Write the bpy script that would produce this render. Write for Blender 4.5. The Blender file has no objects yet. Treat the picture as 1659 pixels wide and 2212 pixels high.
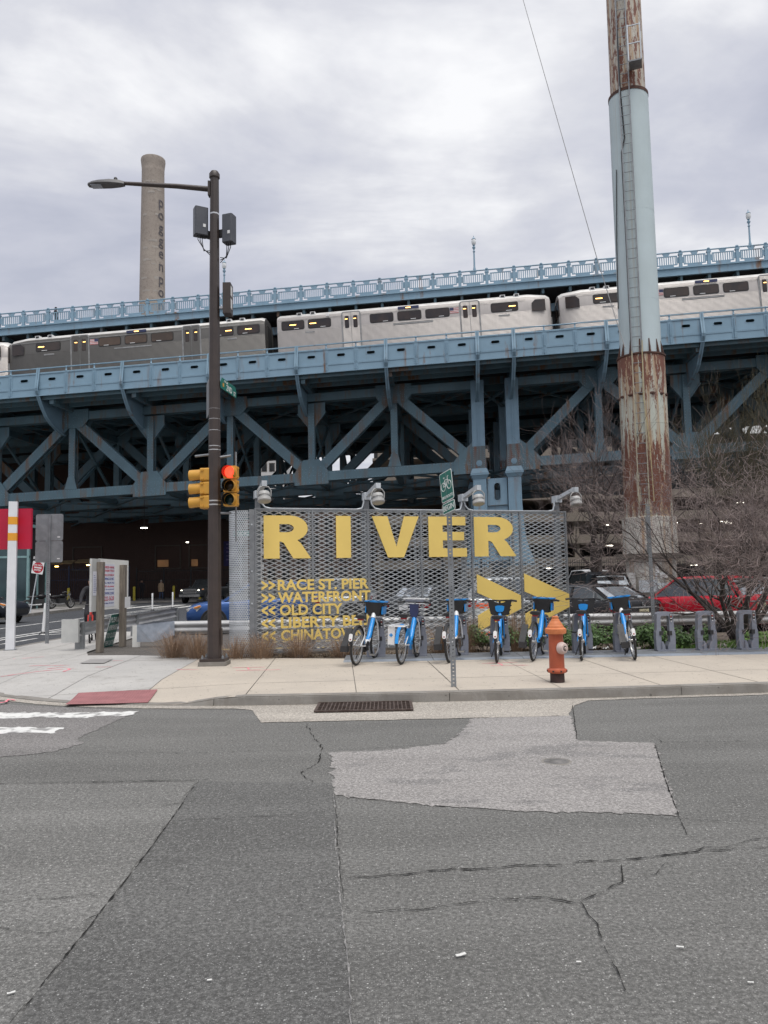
import bpy, bmesh, math, random
from mathutils import Vector, Matrix
V = Vector
rad = math.radians
random.seed(7)
sc = bpy.context.scene
COL = sc.collection

# ------------------------------------------------------------------ camera
PITCH, ROLL, CAMH, FPX = rad(4.96), rad(1.1), 1.6, 1659.0
_f = V((0, math.cos(PITCH), math.sin(PITCH)))
_u0 = V((0, -math.sin(PITCH), math.cos(PITCH)))
_r = V((1, 0, 0)) * math.cos(ROLL) - _u0 * math.sin(ROLL)
_u = V((1, 0, 0)) * math.sin(ROLL) + _u0 * math.cos(ROLL)
cd = bpy.data.cameras.new('camera'); cam = bpy.data.objects.new('camera', cd); COL.objects.link(cam)
cam.matrix_world = Matrix(((_r.x, _u.x, -_f.x, 0), (_r.y, _u.y, -_f.y, 0), (_r.z, _u.z, -_f.z, CAMH), (0, 0, 0, 1)))
cd.sensor_fit = 'HORIZONTAL'; cd.sensor_width = 36.0; cd.lens = 36.0; cd.clip_start = .05; cd.clip_end = 4000
sc.camera = cam
sc.render.resolution_x, sc.render.resolution_y = 768, 1024

# ------------------------------------------------------------------ sky, sun, exposure
SUN_EL, SUN_AZ = rad(70), rad(158)          # behind the viewer, a little to the right; wholly veiled by cloud
w = bpy.data.worlds.new('World'); sc.world = w; w.use_nodes = True
nt = w.node_tree; nt.nodes.clear()
def N(t, k, **kw):
    n = t.nodes.new(k)
    for a, b in kw.items():
        if a in n.inputs: n.inputs[a].default_value = b
        else: setattr(n, a, b)
    return n
def L(t, a, b): t.links.new(a, b)
def ramp(t, stops, fac, interp='LINEAR'):
    n = t.nodes.new('ShaderNodeValToRGB'); cr = n.color_ramp; cr.interpolation = interp
    while len(cr.elements) < len(stops): cr.elements.new(.5)
    for e, (p, c) in zip(cr.elements, stops):
        e.position = p; e.color = (c, c, c, 1) if isinstance(c, (int, float)) else (*c, 1)
    L(t, fac, n.inputs[0]); return n.outputs[0]
def mixc(t, fac, a, b, blend='MIX'):
    n = t.nodes.new('ShaderNodeMix'); n.data_type = 'RGBA'; n.blend_type = blend
    for s, v in ((n.inputs[0], fac), (n.inputs[6], a), (n.inputs[7], b)):
        if hasattr(v, 'type') and hasattr(v, 'links'): L(t, v, s)
        elif isinstance(v, (int, float)): s.default_value = v if s.type == 'VALUE' else (v, v, v, 1)
        else: s.default_value = (*v, 1)
    return n.outputs[2]
def mth(t, op, a, b=0., c=None):
    n = t.nodes.new('ShaderNodeMath'); n.operation = op
    for s, v in zip(n.inputs, (a, b, c)):
        if v is None: continue
        if hasattr(v, 'links'): L(t, v, s)
        else: s.default_value = v
    return n.outputs[0]
sky = N(nt, 'ShaderNodeTexSky', sky_type='NISHITA'); sky.sun_disc = False
sky.sun_elevation = SUN_EL; sky.sun_rotation = SUN_AZ; sky.air_density = 1.6; sky.dust_density = 3.0
tc = N(nt, 'ShaderNodeTexCoord'); sep = N(nt, 'ShaderNodeSeparateXYZ'); L(nt, tc.outputs['Generated'], sep.inputs[0])
zc = mth(nt, 'MAXIMUM', sep.outputs[2], .06)
zc = mth(nt, 'ADD', zc, .22)
cb = N(nt, 'ShaderNodeCombineXYZ')
L(nt, mth(nt, 'DIVIDE', sep.outputs[0], zc), cb.inputs[0]); L(nt, mth(nt, 'DIVIDE', sep.outputs[1], zc), cb.inputs[1])
mp = N(nt, 'ShaderNodeMapping'); L(nt, cb.outputs[0], mp.inputs[0]); mp.inputs['Rotation'].default_value = (0, 0, rad(-50)); mp.inputs['Scale'].default_value = (.62, 1.25, 1); mp.inputs['Location'].default_value = (3.3, 1.9, 0)
n1 = N(nt, 'ShaderNodeTexNoise', Scale=1.9, Detail=8., Roughness=.56, Distortion=.5); L(nt, mp.outputs[0], n1.inputs[0])
n2 = N(nt, 'ShaderNodeTexNoise', Scale=1.3, Detail=6., Roughness=.55); L(nt, cb.outputs[0], n2.inputs[0])
dens = mth(nt, 'ADD', mth(nt, 'MULTIPLY', n1.outputs[0], .5), mth(nt, 'MULTIPLY', n2.outputs[0], .5))
ccol = ramp(nt, [(.385, (3.35, 3.5, 4.2)), (.455, (4.1, 4.2, 4.8)), (.515, (5.2, 5.25, 5.6)), (.585, (7.2, 7.2, 7.25))], dens)
hz = ramp(nt, [(0., (5.6, 5.6, 6.0)), (.35, (4.8, 4.9, 5.5)), (1., (5.6, 5.7, 6.3))], sep.outputs[2])
skc = mixc(nt, .88, hz, ccol)
skc = mixc(nt, .05, skc, sky.outputs[0])
bg = N(nt, 'ShaderNodeBackground', Strength=.080); L(nt, skc, bg.inputs[0])
wo = N(nt, 'ShaderNodeOutputWorld'); L(nt, bg.outputs[0], wo.inputs[0])
sl = bpy.data.lights.new('sun', 'SUN'); sl.energy = 1.5; sl.angle = rad(40); sl.color = (1, .97, .92)
so = bpy.data.objects.new('sun', sl); COL.objects.link(so)
_sd = V((math.sin(SUN_AZ) * math.cos(SUN_EL), math.cos(SUN_AZ) * math.cos(SUN_EL), math.sin(SUN_EL)))
so.rotation_euler = _sd.to_track_quat('Z', 'Y').to_euler(); so.location = (0, -20, 40)
sc.view_settings.view_transform = 'Standard'; sc.view_settings.look = 'None'; sc.view_settings.exposure = 0.85; sc.view_settings.gamma = 1.0
sc.view_settings.use_curve_mapping = False
sc.cycles.max_bounces = 8; sc.cycles.diffuse_bounces = 4; sc.cycles.glossy_bounces = 4; sc.cycles.transparent_max_bounces = 16
sc.cycles.use_denoising = True

# ------------------------------------------------------------------ survey helpers (angles measured from the tripod point -> metres)
def ray(x, y):
    a, b = (x - 829.5) / FPX, -(y - 1106) / FPX
    return _f + _r * a + _u * b
def G(x, y, z=0.):
    d = ray(x, y); s = (z - CAMH) / d.z; return V((d.x * s, d.y * s, z))
def D(x, y, Y):
    d = ray(x, y); s = Y / d.y; return V((d.x * s, Y, CAMH + d.z * s))
def lerp(a, b, t): return a + (b - a) * t
def sstep(a, b, x):
    t = min(1, max(0, (x - a) / (b - a))); return t * t * (3 - 2 * t)

# ------------------------------------------------------------------ materials
def S(r, g, b):
    return tuple((c / 255 / 12.92) if c / 255 <= .04045 else ((c / 255 + .055) / 1.055) ** 2.4 for c in (r, g, b))
MATS = {}
def base(name):
    m = bpy.data.materials.new(name); m.use_nodes = True; MATS[name] = m
    t = m.node_tree; b = t.nodes['Principled BSDF']
    g = N(t, 'ShaderNodeNewGeometry'); return m, t, b, g.outputs['Position']
def mapv(t, v, scale, loc=(0, 0, 0), rot=(0, 0, 0)):
    n = N(t, 'ShaderNodeMapping'); L(t, v, n.inputs[0]); n.inputs['Scale'].default_value = scale; n.inputs['Location'].default_value = loc; n.inputs['Rotation'].default_value = rot
    return n.outputs[0]
def noise(t, v, s, d=4., r=.55, dist=0.):
    n = N(t, 'ShaderNodeTexNoise', Scale=s, Detail=d, Roughness=r, Distortion=dist); L(t, v, n.inputs[0]); return n.outputs[0]
def bump(t, b, h, st, dist=.02):
    n = N(t, 'ShaderNodeBump', Strength=st, Distance=dist); L(t, h, n.inputs['Height']); L(t, n.outputs[0], b.inputs['Normal'])
def mat(name, c, c2=None, r=.6, m=0., ns=3., st=(1, 1, 1), lo=.38, hi=.62, bp=0., bs=60., rv=.12, spec=.5, coat=0., emit=0., trans=0.):
    """plain paint / plastic / metal with mottling, roughness variation and fine relief"""
    if name in MATS: return MATS[name]
    mm, t, b, P = base(name)
    if c2 is None: c2 = tuple(x * .78 for x in c)
    pv = mapv(t, P, st)
    nn = noise(t, pv, ns)
    f = ramp(t, [(lo, 0.), (hi, 1.)], nn)
    L(t, mixc(t, f, c, c2), b.inputs['Base Color'])
    rr = noise(t, pv, ns * 3.1, 3)
    L(t, mth(t, 'ADD', mth(t, 'MULTIPLY', rr, rv * 2), r - rv), b.inputs['Roughness'])
    b.inputs['Metallic'].default_value = m; b.inputs['Specular IOR Level'].default_value = spec; b.inputs['Coat Weight'].default_value = coat
    b.inputs['Coat Roughness'].default_value = .05
    if bp: bump(t, b, noise(t, P, bs, 5, .65), bp, .01)
    if emit:
        b.inputs['Emission Color'].default_value = (*c, 1); b.inputs['Emission Strength'].default_value = emit
    if trans: b.inputs['Transmission Weight'].default_value = trans
    return mm
def rusty(name, c, c2, rust=(.16, .06, .025), amt=.62, r=.55, sx=1.6, sz=.16, m=0., soft=.06, ns=.9, bs=30., bp=.12):
    """old paint with vertical run-down stains and rust blooms"""
    mm, t, b, P = base(name)
    f = ramp(t, [(.35, 0.), (.65, 1.)], noise(t, P, ns, 5))
    col = mixc(t, f, c, c2)
    stv = mapv(t, P, (sx, sx, sz))
    s1 = noise(t, stv, 2.2, 6, .62, .2)
    mk = ramp(t, [(amt, 0.), (amt + soft, 1.)], s1)
    big = ramp(t, [(.42, 0.), (.6, 1.)], noise(t, P, .35, 3))
    mk = mth(t, 'MULTIPLY', mk, mth(t, 'ADD', mth(t, 'MULTIPLY', big, .75), .25))
    rc = mixc(t, noise(t, P, 9., 4), rust, tuple(min(1, x * 2.1) for x in rust))
    L(t, mixc(t, mk, col, rc), b.inputs['Base Color'])
    b.inputs['Roughness'].default_value = r; b.inputs['Metallic'].default_value = m
    bump(t, b, noise(t, P, bs, 5, .6), bp, .01)
    return mm

# ------------------------------------------------------------------ mesh builder
class MB:
    def __init__(s, xf=None): s.v, s.f, s.m, s.xf, s.k = [], [], [], xf, 0
    def mi(s, k): s.k = k; return s
    def add(s, vs, fs):
        o = len(s.v)
        for p in vs:
            p = V(p)
            s.v.append(s.xf(p) if s.xf else p)
        for q in fs: s.f.append([i + o for i in q]); s.m.append(s.k)
        return s
    def bb(s, x0, x1, y0, y1, z0, z1):
        return s.add([(x, y, z) for z in (z0, z1) for x, y in ((x0, y0), (x1, y0), (x1, y1), (x0, y1))],
                     [(3, 2, 1, 0), (4, 5, 6, 7), (0, 1, 5, 4), (1, 2, 6, 5), (2, 3, 7, 6), (3, 0, 4, 7)])
    def box(s, c, d, R=None):
        c = V(c); h = [x / 2 for x in d]; vs = []
        for z in (-h[2], h[2]):
            for x, y in ((-h[0], -h[1]), (h[0], -h[1]), (h[0], h[1]), (-h[0], h[1])):
                p = V((x, y, z)); vs.append(c + (R @ p if R else p))
        return s.add(vs, [(3, 2, 1, 0), (4, 5, 6, 7), (0, 1, 5, 4), (1, 2, 6, 5), (2, 3, 7, 6), (3, 0, 4, 7)])
    def bar(s, a, b, w, h, up=(0, 0, 1)):
        """box beam from a to b, w wide (sideways), h deep (along up)"""
        a, b = V(a), V(b); d = (b - a).normalized(); up = V(up)
        if abs(d.dot(up)) > .98: up = V((0, 1, 0))
        sd = d.cross(up).normalized() * w / 2; uu = sd.normalized().cross(d) * h / 2
        vs = [p + x for p in (a, b) for x in (-sd - uu, sd - uu, sd + uu, -sd + uu)]
        return s.add(vs, [(3, 2, 1, 0), (4, 5, 6, 7), (0, 1, 5, 4), (1, 2, 6, 5), (2, 3, 7, 6), (3, 0, 4, 7)])
    def tube(s, pts, r, n=8, cap=True, closed=False):
        pts = [V(p) for p in pts]; k = len(pts)
        if not isinstance(r, (list, tuple)): r = [r] * k
        vs, fs = [], []; prev = None
        for i, p in enumerate(pts):
            if closed: d = pts[(i + 1) % k] - pts[i - 1]
            else: d = pts[min(i + 1, k - 1)] - pts[max(i - 1, 0)]
            d = d.normalized() if d.length > 1e-9 else V((0, 0, 1))
            if prev is None:
                a = V((0, 0, 1)) if abs(d.z) < .9 else V((1, 0, 0)); x = a.cross(d).normalized()
            else:
                x = prev - d * prev.dot(d)
                x = x.normalized() if x.length > 1e-6 else V((1, 0, 0))
            prev = x; y = d.cross(x)
            for j in range(n):
                an = 2 * math.pi * j / n; vs.append(p + (x * math.cos(an) + y * math.sin(an)) * r[i])
        for i in range(k if closed else k - 1):
            i2 = (i + 1) % k
            for j in range(n): fs.append((i * n + j, i * n + (j + 1) % n, i2 * n + (j + 1) % n, i2 * n + j))
        if cap and not closed: fs += [tuple(range(n))[::-1], tuple(range((k - 1) * n, k * n))]
        return s.add(vs, fs)
    def lathe(s, prof, o=(0, 0, 0), ax=(0, 0, 1), n=24, a0=0, a1=360, cap=False):
        o = V(o); z = V(ax).normalized(); x = (V((1, 0, 0)) if abs(z.x) < .9 else V((0, 1, 0))); x = (x - z * x.dot(z)).normalized(); y = z.cross(x)
        full = abs(a1 - a0) >= 359.9; m = n if full else n + 1; vs, fs = [], []
        for r, h in prof:
            for j in range(m):
                an = rad(a0 + (a1 - a0) * j / n); vs.append(o + z * h + (x * math.cos(an) + y * math.sin(an)) * r)
        for i in range(len(prof) - 1):
            for j in range(n): j2 = (j + 1) % m; fs.append((i * m + j, i * m + j2, (i + 1) * m + j2, (i + 1) * m + j))
        if cap: fs += [tuple(range(m))[::-1], tuple(range((len(prof) - 1) * m, len(prof) * m))]
        return s.add(vs, fs)
    def prism(s, poly, o, ax, ay, d):
        """flat outline in the ax/ay frame at o, given thickness along vector d"""
        o, ax, ay, d = V(o), V(ax), V(ay), V(d); n = len(poly)
        p0 = [o + ax * a + ay * b for a, b in poly]; vs = p0 + [p + d for p in p0]
        return s.add(vs, [tuple(range(n))[::-1], tuple(range(n, 2 * n))] + [(i, (i + 1) % n, n + (i + 1) % n, n + i) for i in range(n)])
    def ring(s, outer, inner, o, ax, ay, d):
        """flat plate with one hole; both outlines have the same number of points"""
        o, ax, ay, d = V(o), V(ax), V(ay), V(d); n = len(outer)
        P = lambda q: [o + ax * a + ay * b for a, b in q]
        a, b = P(outer), P(inner); vs = a + b + [p + d for p in a] + [p + d for p in b]; fs = []
        for i in range(n):
            j = (i + 1) % n
            fs += [(i, n + i, n + j, j), (2 * n + i, 2 * n + j, 3 * n + j, 3 * n + i), (i, j, 2 * n + j, 2 * n + i), (n + i, 3 * n + i, 3 * n + j, n + j)]
        return s.add(vs, fs)
    def sph(s, c, r, n=12, m=8):
        c = V(c); r = V((r, r, r)) if isinstance(r, (int, float)) else V(r)
        vs, fs = [c + V((0, 0, -r.z))], []
        for i in range(1, m):
            a = -math.pi / 2 + math.pi * i / m
            for j in range(n):
                b = 2 * math.pi * j / n; vs.append(c + V((r.x * math.cos(a) * math.cos(b), r.y * math.cos(a) * math.sin(b), r.z * math.sin(a))))
        vs.append(c + V((0, 0, r.z))); e = len(vs) - 1
        for j in range(n): fs += [(0, 1 + (j + 1) % n, 1 + j), (e, 1 + (m - 2) * n + j, 1 + (m - 2) * n + (j + 1) % n)]
        for i in range(m - 2):
            for j in range(n): fs.append((1 + i * n + j, 1 + i * n + (j + 1) % n, 1 + (i + 1) * n + (j + 1) % n, 1 + (i + 1) * n + j))
        return s.add(vs, fs)
    def mesh(s, name, mats, smooth=False):
        me = bpy.data.meshes.new(name); me.from_pydata([tuple(p) for p in s.v], [], s.f)
        for m in (mats if isinstance(mats, (list, tuple)) else [mats]): me.materials.append(m)
        if any(s.m): me.polygons.foreach_set('material_index', s.m)
        bm = bmesh.new(); bm.from_mesh(me); bmesh.ops.recalc_face_normals(bm, faces=bm.faces); bm.to_mesh(me); bm.free()
        if smooth: me.shade_smooth(); me.set_sharp_from_angle(angle=rad(smooth if smooth is not True else 38))
        me.update(); return me
    def build(s, name, mats, parent=None, smooth=False, wp=False, loc=None):
        return link(name, s.mesh(name, mats, smooth), parent, loc, wp)
def link(name, me, parent=None, loc=None, wp=False):
    o = bpy.data.objects.new(name, me); COL.objects.link(o)
    if loc is not None: o.location = loc
    if parent is not None:
        o.parent = parent
        if wp: o.matrix_parent_inverse = Matrix.Translation(-V(parent.location))
    return o
def tag(o, label, cat, group=None, kind=None):
    if label: o['label'] = label
    if cat: o['category'] = cat
    if group: o['group'] = group
    if kind: o['kind'] = kind
    return o
def E(name, label, cat, loc=(0, 0, 0), rz=0., group=None):
    o = bpy.data.objects.new(name, None); COL.objects.link(o); o.location = loc; o.rotation_euler = (0, 0, rz); o.empty_display_size = .2
    return tag(o, label, cat, group)
def struct(o): o['kind'] = 'structure'; return o
def stuff(o): o['kind'] = 'stuff'; return o
def kids(o): return [c for c in bpy.data.objects if c.parent is o]
def copy_tree(o, label=None, loc=None, rz=None):
    tree = {}
    for c in bpy.data.objects: tree.setdefault(c.parent, []).append(c)
    def rec(q, par):
        n = q.copy(); COL.objects.link(n); n.parent = par
        for ch in tree.get(q, []): rec(ch, n)
        return n
    n = rec(o, None)
    if label: n['label'] = label
    if loc is not None: n.location = loc
    if rz is not None: n.rotation_euler = (0, 0, rz)
    return n
def text(body, size, ext=.004, off=0., align='LEFT', spacing=1.0, sx=1.0):
    """lettering outline as a mesh, lying in the XZ plane, facing -Y; (0,0) is the left end of the baseline, size = cap height"""
    cu = bpy.data.curves.new('lettering', 'FONT'); cu.body = body; cu.size = size / .7; cu.extrude = ext; cu.offset = off
    cu.align_x = align; cu.space_character = spacing; cu.resolution_u = 3
    ob = bpy.data.objects.new('lettering', cu); me = bpy.data.meshes.new_from_object(ob)
    me.transform(Matrix.Rotation(rad(90), 4, 'X') @ Matrix.Scale(sx, 4, (1, 0, 0)))
    bpy.data.objects.remove(ob); bpy.data.curves.remove(cu)
    return me
def place_text(name, me, m, parent, M):
    me.materials.clear(); me.materials.append(m); me.transform(M)
    return link(name, me, parent)
def frame(o, x, z=(0, 0, 1)):
    """matrix whose local X runs along x, local Z up, local -Y faces out"""
    x = V(x).normalized(); z = V(z); y = z.cross(x).normalized(); z = x.cross(y)
    return Matrix(((x.x, y.x, z.x, o[0]), (x.y, y.y, z.y, o[1]), (x.z, y.z, z.z, o[2]), (0, 0, 0, 1)))
# ================================================================== GROUND
def asphalt(name, c, stone, amt=.72, rough=.9, big=.25, sc_=120., blot=None):
    mm, t, b, P = base(name)
    l = noise(t, P, .55, 6, .62); l2 = noise(t, mapv(t, P, (.22, 1.3, 1)), 1.3, 5, .6)
    col = mixc(t, ramp(t, [(.3, 0.), (.7, 1.)], l), c, tuple(x * (1 - big) for x in c))
    col = mixc(t, ramp(t, [(.40, 0.), (.66, .85)], l2), col, tuple(x * 1.28 for x in c))
    if blot: col = mixc(t, ramp(t, [(.545, 0.), (.585, .85)], noise(t, mapv(t, P, (.8, 1.5, 1), (1.7, .4, 0)), 1.15, 9, .68)), col, blot)
    oil = noise(t, P, 1.9, 5, .6, .8)
    col = mixc(t, ramp(t, [(.66, 0.), (.76, .45)], oil), col, tuple(x * .45 for x in c))
    fine = noise(t, P, 210., 3, .7); med = noise(t, P, 70., 4, .7)
    col = mixc(t, ramp(t, [(.38, .75), (.54, 0.)], fine), col, tuple(x * .35 for x in c))
    gr_ = noise(t, P, 44., 3, .75); col = mixc(t, ramp(t, [(.40, .75), (.52, 0.)], gr_), col, tuple(x * .48 for x in c)); col = mixc(t, ramp(t, [(.55, 0.), (.66, .75)], gr_), col, tuple(x * 1.6 for x in c))
    col = mixc(t, ramp(t, [(.52, 0.), (.68, .55)], med), col, tuple(x * 1.5 for x in c))
    vo = N(t, 'ShaderNodeTexVoronoi', Scale=sc_, Randomness=1.); L(t, P, vo.inputs[0])
    sp = N(t, 'ShaderNodeSeparateColor'); L(t, vo.outputs['Color'], sp.inputs[0])
    mk = mth(t, 'MULTIPLY', ramp(t, [(.22, 1.), (.46, 0.)], vo.outputs['Distance']), ramp(t, [(amt, 0.), (amt + .05, 1.)], sp.outputs[0]))
    st = mixc(t, sp.outputs[1], stone, tuple(x * .5 for x in stone))
    col = mixc(t, mth(t, 'MULTIPLY', mk, .8), col, st)
    v2 = N(t, 'ShaderNodeTexVoronoi', Scale=sc_ * .42, Randomness=1.); L(t, P, v2.inputs[0])
    s2 = N(t, 'ShaderNodeSeparateColor'); L(t, v2.outputs['Color'], s2.inputs[0])
    mk2 = mth(t, 'MULTIPLY', ramp(t, [(.14, 1.), (.26, 0.)], v2.outputs['Distance']), ramp(t, [(.84, 0.), (.88, .8)], s2.outputs[0]))
    col = mixc(t, mk2, col, tuple(min(.8, x * 1.25) for x in stone))
    L(t, col, b.inputs['Base Color']); b.inputs['Roughness'].default_value = rough; b.inputs['Specular IOR Level'].default_value = .25
    h = mth(t, 'ADD', mth(t, 'MULTIPLY', vo.outputs['Distance'], -.8), mth(t, 'MULTIPLY', noise(t, P, 30., 6, .75), 1.1))
    bump(t, b, h, .6, .012)
    return mm
def concrete(name, c, c2, stain=(.16, .14, .12), amt=.6, ns=.8, fine=60.):
    mm, t, b, P = base(name)
    col = mixc(t, ramp(t, [(.32, 0.), (.68, 1.)], noise(t, P, ns, 6, .62)), c, c2)
    sn = noise(t, P, 2.6, 7, .7, .6)
    col = mixc(t, mth(t, 'MULTIPLY', ramp(t, [(amt, 0.), (amt + .16, 1.)], sn), .45), col, stain)
    fn = noise(t, P, fine, 3, .6)
    col = mixc(t, ramp(t, [(.36, .4), (.5, 0.)], fn), col, tuple(x * .6 for x in c))
    spk = noise(t, P, 14., 2, .5)
    col = mixc(t, ramp(t, [(.27, .6), (.30, 0.)], spk), col, (.06, .055, .05))
    L(t, col, b.inputs['Base Color']); b.inputs['Roughness'].default_value = .88; b.inputs['Specular IOR Level'].default_value = .3
    bump(t, b, mth(t, 'ADD', fn, mth(t, 'MULTIPLY', sn, .8)), .25, .006)
    return mm
m_asph = asphalt('asphalt', (.180, .178, .170), (.46, .455, .44))
m_asph_l = asphalt('asphalt_left_lane', (.205, .203, .194), (.50, .49, .47), amt=.66)
m_asph_d = asphalt('asphalt_dark_strip', (.152, .151, .146), (.42, .42, .41), amt=.76)
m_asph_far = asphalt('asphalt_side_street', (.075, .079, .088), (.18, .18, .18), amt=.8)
m_patch = asphalt('worn_patch', (.33, .315, .305), (.58, .55, .53), amt=.45, big=.16, blot=(.19, .187, .187))
m_patch_d = asphalt('worn_patch_stain', (.185, .182, .183), (.40, .39, .38), amt=.62)
m_gut = asphalt('gutter_aggregate', (.44, .405, .36), (.64, .60, .54), amt=.55, big=.2)
m_xold = asphalt('old_crossing_asphalt', (.235, .225, .22), (.50, .48, .46), amt=.55)
m_lot = asphalt('lot_asphalt', (.12, .113, .108), (.24, .22, .21), amt=.7)
m_crack = mat('crack_filler', (.045, .044, .042), (.025, .025, .025), r=1., spec=.0, ns=20)
m_seam = mat('seam_grit', (.30, .29, .28), (.14, .14, .14), r=.95, ns=30)
m_earth = mat('bed_soil', (.085, .065, .048), (.16, .13, .10), r=.95, ns=6, bp=.8, bs=40)
m_slab = concrete('slab_beige', (.505, .45, .38), (.43, .385, .33))
m_slab_g = concrete('slab_grey', (.46, .448, .428), (.385, .376, .362), amt=.55)
m_kerb = concrete('kerb_stone', (.30, .285, .262), (.20, .19, .175), amt=.44, ns=2.)
m_far_side = concrete('far_pavement', (.33, .32, .31), (.26, .25, .245))

def flat(name, pts, m, z, parent=None):
    me = bpy.data.meshes.new(name); me.from_pydata([(p[0], p[1], z) for p in pts], [], [list(range(len(pts)))]); me.materials.append(m)
    if me.polygons[0].normal.z < 0: me.flip_normals()
    return link(name, me, parent)
def wob(pts, step=.12, amp=.012, closed=True, seed=1):
    rn = random.Random(seed); out = []; n = len(pts)
    for i in range(n if closed else n - 1):
        a, b = V(pts[i]), V(pts[(i + 1) % n]); k = max(1, int((b - a).length / step))
        for j in range(k):
            p = a.lerp(b, j / k); out.append(V((p.x + rn.gauss(0, amp), p.y + rn.gauss(0, amp), 0)))
    if not closed: out.append(V(pts[-1]))
    return out
Z1 = lambda x, y: G(x * .5, 1371.4 + y * .5)
Z2 = lambda x, y: G(658.3 + x * .6031, 1371.4 + y * .6031)

ground = struct(flat('ground', [(-900, -300), (900, -300), (900, 1800), (-900, 1800)], mat('far_ground', (.085, .082, .08), (.06, .06, .055), r=.95, ns=.2), -.2))
road = struct(flat('road', [(-95, -40), (95, -40), (95, 10.6), (-7.2, 14.0), (-7.2, 70), (-95, 70)], m_asph, 0.))
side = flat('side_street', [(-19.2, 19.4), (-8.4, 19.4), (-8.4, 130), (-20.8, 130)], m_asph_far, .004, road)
# left lane (older, paler), the dark resurfaced strip, worn patches
flat('asphalt_patch', wob([Z1(-500, 652), Z1(850, 638), Z1(450, 1180), Z1(100, 1620), Z1(-200, 1900), Z1(-900, 1900)], seed=3), m_asph_l, .0025, road)
flat('asphalt_patch', wob([Z1(856, 636), Z1(1436, 640), Z1(1462, 950), Z1(1490, 1300), Z1(1525, 1690), Z1(1560, 2100), Z1(-160, 2100), Z1(106, 1620), Z1(456, 1180)], seed=4), m_asph_d, .0035, road)
flat('worn_patch', wob([Z2(92, 420), Z2(205, 418), Z2(330, 412), Z2(500, 390), Z2(556, 355), Z2(600, 300), Z2(955, 290), Z2(975, 380), Z2(1250, 388), Z2(1275, 455), Z2(1310, 560), Z2(1340, 650), Z2(1100, 640), Z2(750, 632), Z2(440, 612), Z2(105, 575)], step=.035, amp=.014, seed=5), m_patch, .0045, road)
flat('old_crossing', wob([Z1(-500, 300), Z1(0, 300), Z1(300, 315), Z1(600, 330), Z1(500, 375), Z1(320, 452), Z1(372, 466), Z1(240, 505), Z1(0, 530), Z1(-500, 540)], step=.07, amp=.014, seed=8), m_xold, .004, road)
m_paint = mat('road_paint', (.66, .66, .64), (.27, .265, .26), r=.8, ns=5., lo=.49, hi=.60, bp=.3, bs=60)
m_paint_y = mat('road_paint_yellow', (.70, .52, .16), (.45, .34, .14), r=.8, ns=7., lo=.52, hi=.66)
flat('crossing_bar', wob([Z1(-420, 332), Z1(0, 337), Z1(300, 339), Z1(600, 332), Z1(560, 352), Z1(420, 352), Z1(380, 362), Z1(200, 357), Z1(0, 364), Z1(-420, 360)], step=.05, amp=.02, seed=9), m_paint, .0065, road)
flat('crossing_bar', wob([Z1(-420, 396), Z1(0, 400), Z1(285, 404), Z1(235, 416), Z1(250, 428), Z1(110, 424), Z1(0, 428), Z1(-420, 424)], step=.05, amp=.02, seed=10), m_paint, .0065, road)

# ---- pavement: rounded corner, dropped kerb at the crossing, scored slabs
KERB = [V((-9.12, 24.)), V((-9.12, 19.2)), V((-8.95, 16.6)), V((-8.3, 14.3)), V((-7.2, 12.6)), V((-5.6, 11.28)), V((-4.7, 10.72)), V((-3.9, 10.40)), V((-3.1, 10.22)), V((-2.2, 10.09)), V((-1.2, 10.06)), V((1.0, 10.09)), V((2.8, 10.15)), V((5.0, 10.32)), V((9., 10.62)), V((16., 11.2)), V((40., 13.2))]
KERB = [V((p.x, p.y)) for p in KERB]
def smooth_line(p, it=2):
    for _ in range(it):
        q = [p[0]]
        for a, b in zip(p, p[1:]): q += [a.lerp(b, .25), a.lerp(b, .75)]
        p = q + [p[-1]]
    return p
KS = smooth_line(KERB)
def kdist(x, y):
    q = V((x, y)); best = 9e9
    for a, b in zip(KS, KS[1:]):
        d = b - a; t = min(1, max(0, (q - a).dot(d) / max(d.length_squared, 1e-9))); best = min(best, (q - a - d * t).length)
    return best
def swz(x, y):
    wr = sstep(-1.9, -2.9, x) * (1 - sstep(-7.0, -8.0, x) * sstep(12.5, 14.5, y))
    return .12 - .105 * wr * (1 - sstep(.0, 1.7, kdist(x, y)))
BACK = [(40., 17.4), (16., 15.4), (7.6, 14.62), (-.55, 14.55), (-1.1, 14.66), (-2.6, 15.05), (-3.6, 15.3), (-4.4, 15.75), (-5.4, 16.15), (-6.25, 16.25), (-6.6, 17.1), (-6.75, 18.6), (-6.95, 21.35), (-7.6, 24.)]
SWP = [(p.x, p.y) for p in KS] + BACK
def clip(poly, x0, x1, y0, y1):
    for ax, lim, sg in ((0, x0, 1), (0, x1, -1), (1, y0, 1), (1, y1, -1)):
        out = []
        for i in range(len(poly)):
            a, b = poly[i - 1], poly[i]; da, db = (a[ax] - lim) * sg, (b[ax] - lim) * sg
            if (da >= 0) != (db >= 0):
                t = da / (da - db); out.append((a[0] + (b[0] - a[0]) * t, a[1] + (b[1] - a[1]) * t))
            if db >= 0: out.append(b)
        poly = out
        if len(poly) < 3: return []
    return poly
TH = rad(3.4); ct, sn_ = math.cos(TH), math.sin(TH)
to_s = lambda p: (p[0] * ct + p[1] * sn_, -p[0] * sn_ + p[1] * ct)
from_s = lambda p: (p[0] * ct - p[1] * sn_, p[0] * sn_ + p[1] * ct)
SWS = [to_s(p) for p in SWP]
sidewalk = None
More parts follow.
